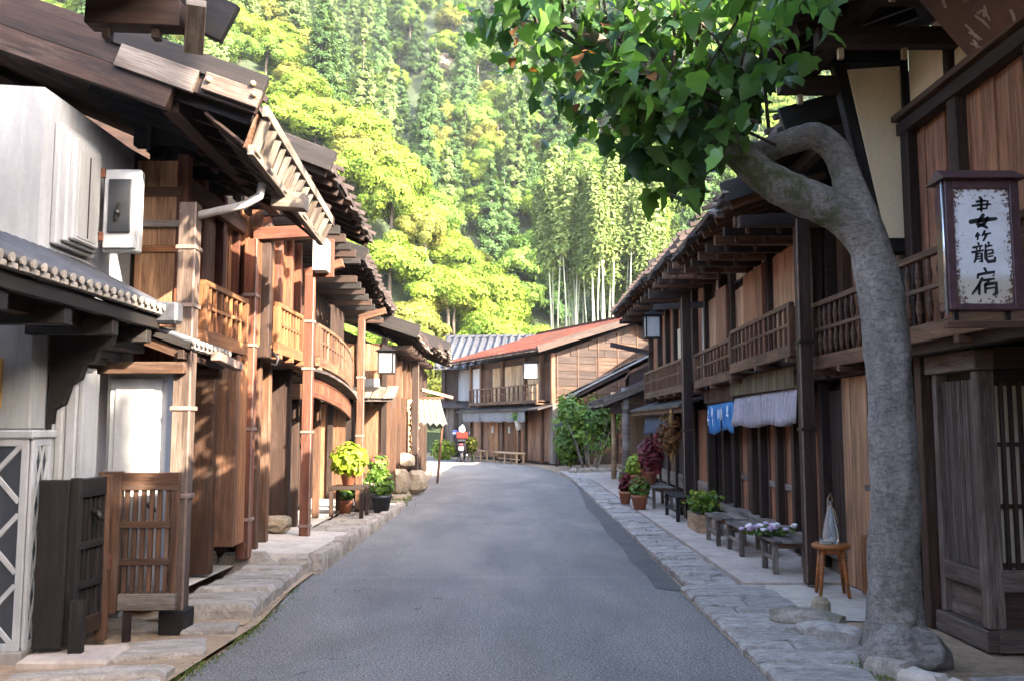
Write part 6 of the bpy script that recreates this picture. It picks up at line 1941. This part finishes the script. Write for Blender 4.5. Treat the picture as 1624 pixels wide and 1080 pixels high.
for i in range(70):
    # twig roots along the two branches, tips spread through the crown
    a = Vector((rr.uniform(0.2, 1.9), rr.uniform(5.5, 6.1), 0)); a.z = 3.5 + (1.9 - a.x) * 0.42 + rr.uniform(-0.1, 0.15)
    tip = Vector((a.x + rr.gauss(-0.15, 0.38), a.y + rr.gauss(-0.1, 0.5), a.z + rr.gauss(0.22, 0.36)))
    hubs.append(tip)
    if tip.x > 1.55 or tip.z < floor_z(tip.x) + 0.1: continue
    mid = (a + tip) / 2 + Vector((rr.gauss(0, 0.06), rr.gauss(0, 0.06), 0.06))
    o = tube(T, 'twig', [a, mid, tip], [0.014, 0.009, 0.004], 'bark_dark', 5)
# one lobed leaf mesh, folded along its midrib, reused for every leaf
def leaf_mesh(name, mname, seed, droop=0.25, fold=0.22):
    r_ = random.Random(seed)
    outl = [(0, 0.0), (0.24, -0.12), (0.50, 0.0), (0.52, 0.22), (0.60, 0.44), (0.42, 0.56), (0.28, 0.78), (0.0, 1.02)]
    if seed % 2:
        outl = [(0, 0.0), (0.20, -0.12), (0.48, -0.02), (0.40, 0.18), (0.64, 0.44), (0.37, 0.50), (0.30, 0.74), (0.0, 1.05)]
    rt_ = [(x * r_.uniform(0.88, 1.08), y * r_.uniform(0.92, 1.08)) for x, y in outl[1:-1]]
    lt_ = [(-x * r_.uniform(0.88, 1.08), y * r_.uniform(0.92, 1.08)) for x, y in outl[1:-1]]
    mid = [(0, 0.0), (0, 0.28), (0, 0.55), (0, 1.05)]
    V = []
    def add(x, y):
        z = abs(x) * fold - droop * y * y - (0.5 - fold) * x * x * 0.9 + 0.16 * math.sin(y * 5 + seed * 1.7) * x
        V.append((x, y, z)); return len(V) - 1
    m = [add(*p) for p in mid]
    rI = [add(*p) for p in rt_]; lI = [add(*p) for p in lt_]
    Fs = []
    for I, flip in ((rI, False), (lI, True)):
        fs = [[m[0], I[0], I[1]], [m[0], I[1], I[2], m[1]], [m[1], I[2], I[3], I[4]], [m[1], I[4], m[2]], [m[2], I[4], I[5]], [m[2], I[5], m[3]]]
        Fs += [q[::-1] if flip else q for q in fs]
    # stalk
    b = len(V)
    V += [(-0.012, 0, 0.0), (0.012, 0, 0.0), (0.0, -0.5, 0.12)]
    Fs.append([b, b + 1, b + 2])
    me = bpy.data.meshes.new(name)
    me.from_pydata(V, [], Fs)
    me.materials.append(M[mname])
    at = me.attributes.new('tone', 'FLOAT', 'POINT')
    at.data.foreach_set('value', [r_.uniform(0.2, 0.9)] * len(V))
    me.polygons.foreach_set('use_smooth', [True] * len(me.polygons))
    return me
LM = [leaf_mesh('leaf', 'leaf_plane', s, 0.1 + 0.13 * (s % 6), 0.02 + 0.11 * (s % 5)) for s in range(14)]
LD = [leaf_mesh('leaf', 'leaf_plane_dry', 40 + s, 0.5) for s in range(2)]
cand = []
rr = random.Random(99)
def add_leaf(p, size, dry=False):
    if p.z < floor_z(p.x) + 0.06 or p.z > 5.1: return
    yaw = rr.uniform(0, 6.283)
    pitch = rr.gauss(-0.55, 0.45)
    roll = rr.gauss(0, 0.4)
    mw = Matrix.Translation(p) @ Matrix.Rotation(yaw, 4, 'Z') @ Matrix.Rotation(pitch, 4, 'X') @ Matrix.Rotation(roll, 4, 'Y') @ Matrix.Scale(size, 4)
    cand.append((p.y - size * 3, mw, dry))
for i in range(1900):
    h = rr.choice(hubs)
    p = h + Vector((rr.gauss(0, 0.17), rr.gauss(0, 0.24), rr.gauss(0, 0.15)))
    add_leaf(p, rr.uniform(0.06, 0.15))
for i in range(150):       # the hanging skirt of leaves below the fork
    x = rr.uniform(0.72, 1.62)
    p = Vector((x, 5.75 + rr.gauss(0, 0.2), floor_z(x) + rr.uniform(0.05, 0.75)))
    add_leaf(p, rr.uniform(0.10, 0.18))
for i in range(16):
    p = Vector((rr.uniform(0.0, 1.2), 5.5 + rr.gauss(0, 0.2), 3.70 + rr.uniform(0, 0.5)))
    add_leaf(p, rr.uniform(0.05, 0.08), True)
# the nearest and largest leaves are pieces of their own, the rest one mass
cand.sort(key=lambda c: c[0])
big, rest = cand[:295], cand[295:]
for (_, mw, dry) in big:
    put(bpy.data.objects.new('leaf', rr.choice(LD if dry else LM)), T, mw)
V, Fs, TN, MI = [], [], [], []
for (_, mw, dry) in rest:
    me = rr.choice(LD if dry else LM)
    b = len(V); tn = rr.random()
    V += [mw @ v.co for v in me.vertices]
    Fs += [[b + i for i in q.vertices] for q in me.polygons]
    MI += [1 if dry else 0] * len(me.polygons)
    TN += [tn] * len(me.vertices)
o = mesh(T, 'foliage', V, Fs, None, True, ['leaf_plane', 'leaf_plane_dry'], MI, False)
at = o.data.attributes.new('tone', 'FLOAT', 'POINT'); at.data.foreach_set('value', TN)
o['kind'] = 'stuff'

# ------------------------------------------------------------------ street furniture and plants
def slat_bench(f, u0, u1, v0, v1, h, label, mname='wood_grey', nsl=5, group='slatted benches on the walkway', leg=0.055):
    t = thing('slatted_bench', label, 'bench', f.p((u0 + u1) / 2, (v0 + v1) / 2, 0.07), group)
    s = (v1 - v0) / nsl
    for i in range(nsl):
        box(t, 'slat', f, u0, u1, v0 + i * s + 0.006, v0 + (i + 1) * s - 0.006, h - 0.028, h, mname, 0.004, 0.004)
    for u in (u0 + 0.07, u1 - 0.07):
        box(t, 'bearer', f, u - 0.025, u + 0.025, v0 + 0.01, v1 - 0.01, h - 0.08, h - 0.029, 'wood_mid')
        for v in (v0 + 0.04, v1 - 0.04):
            box(t, 'leg', f, u - leg / 2, u + leg / 2, v - leg / 2, v + leg / 2, 0.07, h - 0.03, mname, 0.004, 0.01)
    for v in (v0 + 0.04, v1 - 0.04):
        box(t, 'stretcher', f, u0 + 0.09, u1 - 0.09, v - 0.015, v + 0.015, 0.2, 0.245, mname)
    return t
fw_ = F(2.95, 0, 0.012, 1, -1)
slat_bench(fw_, 9.15, 9.68, -0.10, 0.40, 0.41, 'nearest grey slatted bench carrying mauve flowers')
slat_bench(fw_, 10.35, 11.1, 0.02, 0.45, 0.41, 'middle grey slatted bench of three under the curtain')
slat_bench(fw_, 11.25, 12.0, 0.12, 0.52, 0.42, 'third grey slatted bench beside the flower box')
slat_bench(fw_, 14.0, 15.2, 0.22, 0.55, 0.46, 'low black bench in front of the lean post', 'wood_black', 3)
slat_bench(fw_, 16.2, 17.4, 0.2, 0.6, 0.46, 'grey plant bench under the red foliage pot', 'wood_grey', 3)
# orange stool
def stool(cx, cy, z0):
    t = thing('stool', 'round-legged orange wooden stool beside the dark downpipe', 'stool', (cx, cy, z0))
    lathe(t, 'seat', cx, cy, [(0.155, z0 + 0.42), (0.17, z0 + 0.43), (0.17, z0 + 0.455), (0.155, z0 + 0.465)], 'wood_stool', 20)
    for k in range(4):
        a = 0.6 + k * math.pi / 2
        c, s = math.cos(a), math.sin(a)
        tube(t, 'leg', [(cx + c * 0.175, cy + s * 0.175, z0), (cx + c * 0.115, cy + s * 0.115, z0 + 0.42)], [0.016, 0.023], 'wood_stool', 10)
    for k in range(4):
        a, b = 0.6 + k * math.pi / 2, 0.6 + (k + 1) * math.pi / 2
        beam(t, 'apron', (cx + math.cos(a) * 0.12, cy + math.sin(a) * 0.12, z0 + 0.395), (cx + math.cos(b) * 0.12, cy + math.sin(b) * 0.12, z0 + 0.395), 0.015, 0.045, 'wood_stool')
    return t
stool(2.92, 8.22, 0.05)
gl = thing('glass_vase', 'tall conical glass bottle tied with twine on the stool', 'vase', (2.92, 8.22, 0.515))
lathe(gl, 'body', 2.92, 8.22, [(0.062, 0.517), (0.072, 0.53), (0.07, 0.60), (0.05, 0.72), (0.03, 0.80), (0.022, 0.86), (0.026, 0.90)], 'glass_vase', 18)
tube(gl, 'twine', [(2.905, 8.20, 0.86), (2.89, 8.18, 0.92), (2.92, 8.19, 0.97), (2.94, 8.20, 0.91), (2.925, 8.21, 0.86)], 0.007, 'wood_pale', 6)
tube(gl, 'twine', [(2.92, 8.20, 0.86), (2.95, 8.17, 0.80), (2.97, 8.16, 0.70)], 0.006, 'wood_pale', 6)
cd_ = box(None, 'price_card', F(2.80, 8.13, 1, 0, 1), 0.0, 0.09, -0.04, 0.02, 0.517, 0.55, 'paper', 0.002)
tag(cd_, 'small white card lying on the stool seat', 'card')

def plant_items(seed, c, r, rz, n):
    r_ = random.Random(seed)
    out = []
    for i in range(n):
        d = sph(r_)
        k = r_.uniform(0.45, 1.05)
        out.append((Vector(c) + Vector((d.x * r * k, d.y * r * k, d.z * rz * k)), d + Vector((0, 0, 0.5)) + sph(r_) * 0.5, r_.uniform(0.6, 1.3), r_.random()))
    return out
def pot_plant(name, x, y, z0, pr, ph, fr_, fz, label, lmat, pmat='clay_pot', n=220, ls=0.07, group='potted plants', bloom=None, lift=0.0):
    t = thing(name, label, 'plant', (x, y, z0), group)
    lathe(t, 'pot', x, y, [(pr * 0.7, z0), (pr * 0.98, z0 + ph * 0.82), (pr * 1.08, z0 + ph * 0.83), (pr * 1.08, z0 + ph), (pr * 0.9, z0 + ph), (pr * 0.85, z0 + ph * 0.9)], pmat, 14)
    cz = z0 + ph + fz * 0.75 + lift
    mw = Matrix.Translation((x, y, z0))
    leaf_cloud('foliage', plant_items(sum(map(ord, label)) * 7, (0, 0, cz - z0), fr_, fz, n), lmat, ls, 3, t, mw, 1.5)
    for k in range(5):
        a = k * 1.3
        tube(t, 'stem', [(x, y, z0 + ph * 0.9), (x + math.cos(a) * fr_ * 0.5, y + math.sin(a) * fr_ * 0.5, cz)], [0.008, 0.004], 'bark_dark', 5)
    if bloom:
        leaf_cloud('blossom', [(p, nn_, s, tt) for p, nn_, s, tt in plant_items(7 + n, (0, 0, cz - z0 + fz * 0.25), fr_ * 0.95, fz * 0.85, n // 3) ], bloom, ls * 0.8, 5, t, mw, 1.0)
    return t
# flower box and pots on the right walkway
fx = thing('flower_box', 'wooden flower box with lime green leaves on the walkway', 'planter', fw_.p(13.0, 0.3, 0.07))
c = fw_.p(13.0, 0.32, 0)
for (a, b, cc, d) in ((12.62, 13.38, 0.16, 0.19), (12.62, 13.38, 0.46, 0.49)):
    box(fx, 'side', fw_, a, b, cc, d, 0.07, 0.32, 'wood_pale')
for (a, b) in ((12.62, 12.65), (13.35, 13.38)):
    box(fx, 'end', fw_, a, b, 0.191, 0.459, 0.07, 0.32, 'wood_pale')
box(fx, 'soil', fw_, 12.66, 13.34, 0.2, 0.45, 0.2, 0.29, 'bark_dark')
leaf_cloud('foliage', [(Vector((R.gauss(0, 0.09), R.gauss(0, 0.22), R.uniform(0, 0.26))), sph(R) + Vector((0, 0, 1)), R.uniform(0.6, 1.2), R.random()) for _ in range(320)], 'leaf_shrub', 0.07, 2, fx, Matrix.Translation((c.x, c.y, 0.33)), 1.3)
leaf_cloud('blossom', [(Vector((R.gauss(0, 0.09), R.gauss(0, 0.22), R.uniform(0.1, 0.3))), sph(R) + Vector((-0.5, -0.5, 1)), R.uniform(0.6, 1.2), R.random()) for _ in range(90)], 'leaf_shrub_lime', 0.07, 2, fx, Matrix.Translation((c.x, c.y, 0.33)), 1.0)
bk = thing('bucket', 'small galvanised bucket behind the flower box', 'bucket', fw_.p(12.35, 0.28, 0.07))
cb_ = fw_.p(12.4, 0.25, 0)
lathe(bk, 'body', cb_.x, cb_.y, [(0.07, 0.07), (0.09, 0.36), (0.095, 0.37), (0.085, 0.37)], 'gutter_pale', 14)
tube(bk, 'rim', [(cb_.x + 0.095 * math.cos(k), cb_.y + 0.095 * math.sin(k), 0.37) for k in [i * 0.6283 for i in range(11)]], 0.006, 'gutter_pale', 6)
# mauve bouquet on the first bench
cbq = fw_.p(9.62, 0.30, 0)
bq = thing('flower_bunch', 'bunch of mauve and white flowers lying on the nearest bench', 'flowers', (cbq.x, cbq.y, 0.41))
leaf_cloud('leaves', [(Vector((R.gauss(0, 0.12), R.gauss(0, 0.07), abs(R.gauss(0, 0.03)))), sph(R) + Vector((0, 0, 1)), R.uniform(0.6, 1.2), R.random()) for _ in range(120)], 'leaf_shrub', 0.05, 2, bq, Matrix.Translation((cbq.x, cbq.y, 0.425)), 1.5)
for k in range(30):
    p = Vector((cbq.x + R.gauss(0, 0.12), cbq.y + R.gauss(0, 0.07), 0.45 + R.uniform(0, 0.09)))
    rock_mesh(bq, 'bloom', p, (0.036, 0.036, 0.024), 'petal_mauve' if k % 3 else 'petal_white', k, 0.25, 1)
pot_plant('potted_plant', 2.30, 16.1, 0.07, 0.15, 0.26, 0.20, 0.18, 'leafy plant with orange blooms in a broad terracotta pot', 'leaf_shrub', n=240, ls=0.075, bloom='leaf_plane_dry')
pot_plant('potted_plant', 2.18, 17.2, 0.07, 0.12, 0.24, 0.12, 0.22, 'upright reddish plant in the leftmost terracotta pot', 'leaf_red', n=150, ls=0.07)
pot_plant('potted_plant', 2.62, 16.9, 0.47, 0.14, 0.24, 0.25, 0.36, 'round crimson coleus in a terracotta pot on the bench', 'leaf_red', n=420, ls=0.09)
pot_plant('potted_plant', 2.46, 17.6, 0.40, 0.14, 0.2, 0.22, 0.24, 'yellow green plant in a pot left of the crimson one', 'leaf_shrub_lime', n=220, ls=0.08)
pot_plant('potted_plant', 2.50, 18.6, 0.08, 0.16, 0.3, 0.28, 0.2, 'spreading grey green plant behind the terracotta pots', 'leaf_shrub', 'pot_dark', n=240, ls=0.07)
df = thing('dried_bouquet', 'hanging bunch of dried amber flowers by the slate curtain', 'flowers', (2.83, 15.7, 1.9))
tube(df, 'stem', [(2.83, 15.7, 1.9), (2.80, 15.7, 1.55), (2.82, 15.7, 0.95)], [0.02, 0.05, 0.03], 'dried_flower', 7)
leaf_cloud('flower_heads', plant_items(5, (0, 0, 0), 0.24, 0.42, 380), 'leaf_plane_dry', 0.06, 5, df, Matrix.Translation((2.80, 15.7, 1.45)), 1.6)
leaf_cloud('mauve_heads', plant_items(6, (0, 0, 0), 0.1, 0.22, 90), 'leaf_red', 0.05, 5, df, Matrix.Translation((2.62, 15.9, 1.35)), 1.2)
# left pots by the fourth house
pot_plant('potted_plant', -2.66, 14.5, 0.62, 0.13, 0.2, 0.30, 0.27, 'bushy bright lime plant under the curved frieze', 'leaf_shrub_lime', n=520, ls=0.09)
stf = thing('plant_stand', 'low wooden stand carrying the bright lime plant', 'stand', (-2.62, 14.4, 0.1))
fsn = F(-2.9, 14.1, 1, 0, 1)
box(stf, 'top', fsn, 0.0, 0.56, -0.6, 0.0, 0.56, 0.61, 'wood_dark')
for a in (0.04, 0.52):
    for b in (-0.56, -0.04):
        box(stf, 'leg', fsn, a - 0.03, a + 0.03, b - 0.03, b + 0.03, 0.1, 0.56, 'wood_dark')
for (x, y, pr_r, ph, fr_, fz, lab, lm, pm, bl) in ((-2.42, 15.9, 0.22, 0.46, 0.20, 0.14, 'square stone planter with fine grass beside the left post', 'leaf_shrub', 'concrete', None), (-2.22, 15.2, 0.17, 0.30, 0.22, 0.24, 'dark pot with deep green foliage nearest the road', 'leaf_shrub', 'pot_dark', None),
                                    (-2.6, 15.5, 0.15, 0.28, 0.16, 0.16, 'small dark pot behind the left post foot', 'leaf_shrub', 'pot_dark', None), (-2.5, 16.6, 0.18, 0.62, 0.22, 0.18, 'red flowering plant above the stone planter', 'leaf_shrub', 'clay_pot', 'petal_red'),
                                    (-2.78, 14.9, 0.13, 0.24, 0.1, 0.1, 'little terracotta pot on the left step', 'leaf_shrub', 'clay_pot', None)):
    pot_plant('potted_plant', x, y, 0.1, pr_r, ph, fr_, fz, lab, lm, pm, n=230, ls=0.07, bloom=bl)
# bush at the bend on the right
bu = thing('bush', 'tall feathery green bush at the right bend before the low house', 'bush', (2.6, 30.5, 0.0))
for k in range(7):
    a = k * 0.9
    tube(bu, 'stem', [(2.6 + 0.2 * math.cos(a), 29.8 + 0.3 * math.sin(a), 0), (2.6 + 0.5 * math.cos(a), 29.8 + 0.6 * math.sin(a), 0.9), (2.6 + 0.9 * math.cos(a), 29.8 + 0.9 * math.sin(a), 1.8)], [0.04, 0.03, 0.01], 'bark_grey', 6)
it = []
r_ = random.Random(3)
lb = [(Vector((r_.uniform(-0.85, 0.75), r_.uniform(-0.8, 0.8), r_.uniform(0.9, 2.2))), r_.uniform(0.3, 0.55), r_.random()) for _ in range(24)]
for i in range(3400):
    c_, rad_, tn = r_.choice(lb)
    d = sph(r_)
    it.append((c_ + d * rad_ * r_.uniform(0.5, 1.1), d + Vector((0, 0, 0.6)), r_.uniform(0.6, 1.3), min(1, tn * 0.8 + 0.2 * r_.random())))
leaf_cloud('foliage', it, 'leaf_shrub', 0.11, 4, bu, Matrix.Translation((2.6, 29.8, 0.1)), 1.8)
bu2 = thing('bush', 'low shrub with red leaves under the pale board roof', 'bush', (2.15, 31.5, 0))
leaf_cloud('foliage', plant_items(12, (0, 0, 0.9), 0.5, 0.8, 700), 'leaf_green', 0.12, 4, bu2, Matrix.Translation((2.1, 31.8, 0.0)), 1.6)
tube(bu2, 'stem', [(2.1, 31.8, 0), (2.1, 31.8, 1.0)], 0.03, 'bark_dark', 6)
for i in range(7):
    x, yy = 2.0 + i * 0.22 + R.uniform(-0.05, 0.05), 28.6 + R.uniform(-0.3, 0.3)
    tag(rock_mesh(None, 'cobble', (x, yy, 0.1), (0.16, 0.15, 0.14), 'rock', 60 + i, 0.25, 2), 'grey stone ringing the foot of the green bush', 'stone', 'stones round the green bush')
# far weeds by the tiled house and hanging basket
hb = thing('hanging_basket', 'pale bucket of flowers hung by the far house door', 'flowers', (0.35, 37.0, 1.5))
lathe(hb, 'pot', 0.30, 36.6, [(0.13, 1.35), (0.2, 1.7), (0.21, 1.72)], 'gutter_pale', 12)
leaf_cloud('foliage', plant_items(8, (0, 0, 0), 0.32, 0.25, 220), 'leaf_shrub', 0.1, 2, hb, Matrix.Translation((0.30, 36.6, 1.9)), 1.4)
tube(hb, 'post', [(0.30, 36.65, 0), (0.30, 36.65, 1.35)], 0.06, 'wood_brown', 8)
wb = thing('bush', 'small yellow green bush beside the parked motor scooter', 'bush', (-3.2, 39.5, 0))
leaf_cloud('foliage', plant_items(18, (0, 0, 0.45), 0.6, 0.5, 420), 'leaf_shrub_lime', 0.13, 4, wb, Matrix.Translation((-3.1, 40.2, 0.0)), 1.6)
tube(wb, 'stem', [(-3.1, 40.2, 0), (-3.1, 40.2, 0.5)], 0.03, 'bark_dark', 6)
# ------------------------------------------------------------------ motor scooter seen from behind
MC = thing('motor_scooter', 'parked motor scooter with red carrier box seen from behind', 'scooter', (-2.1, 38.0, 0))
mx, my = -2.12, 38.0
for (yy, lab) in ((my - 0.55, 'rear'), (my + 0.6, 'front')):
    wn_ = 20
    V, Fs = [], []
    for i in range(wn_):
        a = 6.2832 * i / wn_
        for k in range(8):
            b = 6.2832 * k / 8
            rr0 = 0.20 + 0.075 * math.cos(b)
            V.append((mx + 0.075 * math.sin(b), yy + rr0 * math.cos(a), 0.275 + rr0 * math.sin(a)))
    for i in range(wn_):
        for k in range(8):
            Fs.append([i * 8 + k, i * 8 + (k + 1) % 8, ((i + 1) % wn_) * 8 + (k + 1) % 8, ((i + 1) % wn_) * 8 + k])
    wo = mesh(MC, 'wheel', V, Fs, 'rubber', True)
    tube(wo, 'rim', [(mx - 0.05, yy, 0.275), (mx + 0.05, yy, 0.275)], 0.14, 'chrome', 14)
prof2 = [(-0.75, 0.55), (-0.8, 0.78), (-0.3, 0.85), (0.05, 0.78), (0.15, 0.4), (0.4, 0.35), (0.55, 0.95), (0.65, 0.95), (0.55, 0.3), (0.0, 0.22), (-0.45, 0.35)]
o = prism(MC, 'body', [Vector((mx - 0.17, my + a, b)) for a, b in prof2], [Vector((mx + 0.17, my + a, b)) for a, b in prof2], 'moto_body')
box(MC, 'seat', F(mx - 0.16, my - 0.7, 1, 0, 1), 0.0, 0.32, -0.75, 0.0, 0.86, 0.96, 'rubber', 0.03)
box(MC, 'rear_mudguard', F(mx - 0.1, my - 0.85, 1, 0, 1), 0.0, 0.2, -0.1, 0.0, 0.42, 0.7, 'moto_body', 0.02)
box(MC, 'number_plate', F(mx - 0.1, my - 0.96, 1, 0, 1), 0.0, 0.2, 0.0, 0.012, 0.52, 0.66, 'white_paint', 0.004)
box(MC, 'tail_light', F(mx - 0.06, my - 0.88, 1, 0, 1), 0.0, 0.12, 0.0, 0.04, 0.72, 0.79, 'petal_red', 0.01)
box(MC, 'carrier_box', F(mx - 0.22, my - 0.55, 1, 0, 1), 0.0, 0.46, -0.3, 0.15, 0.99, 1.27, 'moto_red', 0.03)
tube(MC, 'handlebar', [(mx - 0.34, my + 0.35, 1.08), (mx - 0.1, my + 0.5, 1.06), (mx + 0.1, my + 0.5, 1.06), (mx + 0.34, my + 0.35, 1.08)], 0.018, 'rubber', 8)
for s in (-1, 1):
    tube(MC, 'mirror_arm', [(mx + s * 0.25, my + 0.4, 1.08), (mx + s * 0.3, my + 0.38, 1.3)], 0.01, 'chrome', 6)
    rock_mesh(MC, 'mirror', (mx + s * 0.31, my + 0.36, 1.33), (0.08, 0.03, 0.05), 'rubber', 3, 0.02, 1)
box(MC, 'leg_shield', F(mx - 0.24, my + 0.42, 1, 0, 1), 0.0, 0.48, -0.05, 0.02, 0.35, 1.0, 'moto_body', 0.02)
tube(MC, 'exhaust', [(mx + 0.2, my - 0.1, 0.25), (mx + 0.22, my - 0.7, 0.3)], [0.035, 0.05], 'chrome', 10)
tube(MC, 'side_stand', [(mx - 0.12, my, 0.28), (mx - 0.24, my - 0.03, 0.005)], 0.014, 'iron', 6)
hm = thing('helmet', 'blue and white helmet hung on the scooter handlebar', 'helmet', (mx - 0.3, my + 0.3, 1.1))
rock_mesh(hm, 'shell', (mx - 0.32, my + 0.18, 1.23), (0.15, 0.17, 0.14), 'blue_helmet', 2, 0.03, 2)
box(hm, 'visor', F(mx - 0.42, my + 0.0, 1, 0, 1), 0.0, 0.2, -0.02, 0.02, 1.17, 1.25, 'white_paint', 0.01)
ws = thing('cloth_bag', 'white bag standing on top of the red carrier box', 'bag', (mx, my - 0.4, 1.27))
rock_mesh(ws, 'sack', (mx, my - 0.45, 1.39), (0.15, 0.13, 0.16), 'cloth_white', 7, 0.25, 2)
tube(ws, 'tie', [(mx - 0.03, my - 0.45, 1.50), (mx + 0.06, my - 0.45, 1.56)], [0.03, 0.05], 'cloth_white', 7)
fl2 = thing('flower_bunch', 'pale yellow flowers beside the scooter', 'flowers', (mx + 0.5, my - 0.2, 0))
leaf_cloud('blossom', plant_items(28, (0, 0, 0), 0.25, 0.38, 260), 'leaf_yellow', 0.12, 4, fl2, Matrix.Translation((mx + 0.42, my - 0.1, 0.72)), 1.3)
tube(fl2, 'stem', [(mx + 0.42, my - 0.1, 0), (mx + 0.42, my - 0.1, 0.7)], 0.03, 'leaf_shrub', 6)
st = thing('lamp_stand', 'small dark wooden lamp stand at the corner of the red-roofed house', 'lamp stand', (1.75, 33.9, 0))
fs3 = F(1.75, 33.6, 1, 0, 1)
for a in (0.0, 0.3):
    beamf(st, 'leg', fs3, (a * 1.4 - 0.06, 0, 0.0), (a, 0, 1.5), 0.06, 0.06, 'wood_black')
box(st, 'shelf', fs3, -0.02, 0.36, -0.1, 0.1, 0.6, 0.64, 'wood_black')
a_ = [fs3.p(-0.2, 0.3, 1.5), fs3.p(0.5, 0.3, 1.5), fs3.p(0.5, -0.3, 1.5), fs3.p(-0.2, -0.3, 1.5), fs3.p(0.15, 0, 1.72)]
recalc(mesh(st, 'cap', a_, [[0, 1, 4], [1, 2, 4], [2, 3, 4], [3, 0, 4], [3, 2, 1, 0]], 'screen_grey'))

# ------------------------------------------------------------------ beyond the frame: the next house on the left, whose eave corner shows at the top, and a tall tree behind the right roofs
f = F(-3.5, 0, 0, 1, 1)
H = thing('timber_house', 'house on the near left whose dark eave corner hangs into the top of the picture', 'house', (-3.5, 2, 0))
core(H, f, -8.0, 4.2, 0.0, -5.0, 0.0, 3.9, -2.8, 5.2, 'wood_dark')
boards(H, f, 0.0, 4.2, 0.02, 0.1, 3.8, 'wood_brown', 0.3)
roof(H, f, -8.0, 4.55, 1.72, 4.02, 4.0, -2.8, 5.7, raf=0.5, ribs=0.6, wall_v=0.0)
a = beamf(H, 'cantilever_arm', f, (4.5, 1.26, 3.76), (4.5, 1.76, 3.74), 0.12, 0.14, 'wood_dark')
for v in (1.36, 1.62):
    box(a, 'peg', f, 4.47, 4.53, v - 0.02, v + 0.02, 3.62, 3.67, 'wood_dark', 0.003)
beamf(H, 'barge_tip', f, (4.58, 1.98, 3.74), (4.58, 1.2, 4.12), 0.05, 0.22, 'wood_black')
beamf(H, 'gutter_end', f, (4.4, 1.86, 3.78), (4.6, 1.78, 3.60), 0.10, 0.07, 'wood_weathered')
TT = thing('tall_tree', 'tall broadleaf tree behind the right roofs casting dappled shade', 'tree', (7.0, -4.6, 0))
tube(TT, 'trunk', [(7.0, -4.6, -0.1), (7.1, -4.5, 4), (6.9, -4.7, 8), (7.0, -4.6, 11.0)], [0.3, 0.24, 0.16, 0.06], 'bark_dark', 10)
r_ = random.Random(17)
it = []
lb = []
for k in range(34):
    d = sph(r_)
    lb.append((Vector((d.x * 1.4, d.y * 1.15, d.z * 2.0)), r_.uniform(0.4, 0.7)))
for k in range(6):
    lb.append((Vector((r_.uniform(-0.6, 0.6), 1.0 + r_.uniform(-0.35, 0.35), 1.5 + r_.uniform(-0.5, 0.6))), r_.uniform(0.4, 0.6)))
for i in range(5200):
    c, rd = r_.choice(lb)
    d = sph(r_)
    it.append((c + d * rd * r_.uniform(0.4, 1.05), d + sph(r_) * 0.6, r_.uniform(0.6, 1.3), r_.random()))
leaf_cloud('crown', it, 'leaf_green', 0.24, 9, TT, Matrix.Translation((7.0, -4.2, 10.4)), 1.4)

f = F(-5.0, -15.0, 1, 0, -1)  # unseen house, added to block low sky light on walls facing the camera
H = thing('timber_house', 'timber house added unseen behind the viewer to cut low sky light', 'house', (0, -15, 0))
core(H, f, 0.0, 11.0, 0.0, -7.0, 0.0, 5.0, -3.5, 7.4, 'wood_brown')
boards(H, f, 0.0, 11.0, 0.02, 0.1, 4.8, 'wood_brown', 0.5)
roof(H, f, -0.6, 11.6, 1.0, 5.2, 5.2, -3.5, 7.8, raf=1.2, ribs=1.0, wall_v=0.0)

# ------------------------------------------------------------------ air
hz = bpy.data.materials.new('haze_air')
hz.use_nodes = True
N, L = hz.node_tree.nodes, hz.node_tree.links
for n_ in list(N):
    if n_.type == 'BSDF_PRINCIPLED': N.remove(n_)
pv = N.new('ShaderNodeVolumePrincipled')
pv.inputs['Color'].default_value = (0.90, 0.95, 1.0, 1)
pv.inputs['Density'].default_value = 0.00018
pv.inputs['Anisotropy'].default_value = 0.2
L.new(pv.outputs['Volume'], [n_ for n_ in N if n_.type == 'OUTPUT_MATERIAL'][0].inputs['Volume'])
M['haze_air'] = hz
xa, xb, ya, yb, za, zb = -420, 420, -80, 720, -1.5, 200
hb_ = mesh(None, 'haze', [(x, y, z) for z in (za, zb) for (x, y) in ((xa, ya), (xb, ya), (xb, yb), (xa, yb))],
           [[3, 2, 1, 0], [4, 5, 6, 7], [0, 1, 5, 4], [1, 2, 6, 5], [2, 3, 7, 6], [3, 0, 4, 7]], 'haze_air', uvs=False)
tag(hb_, 'thin pale air over the valley', None, None, 'stuff')
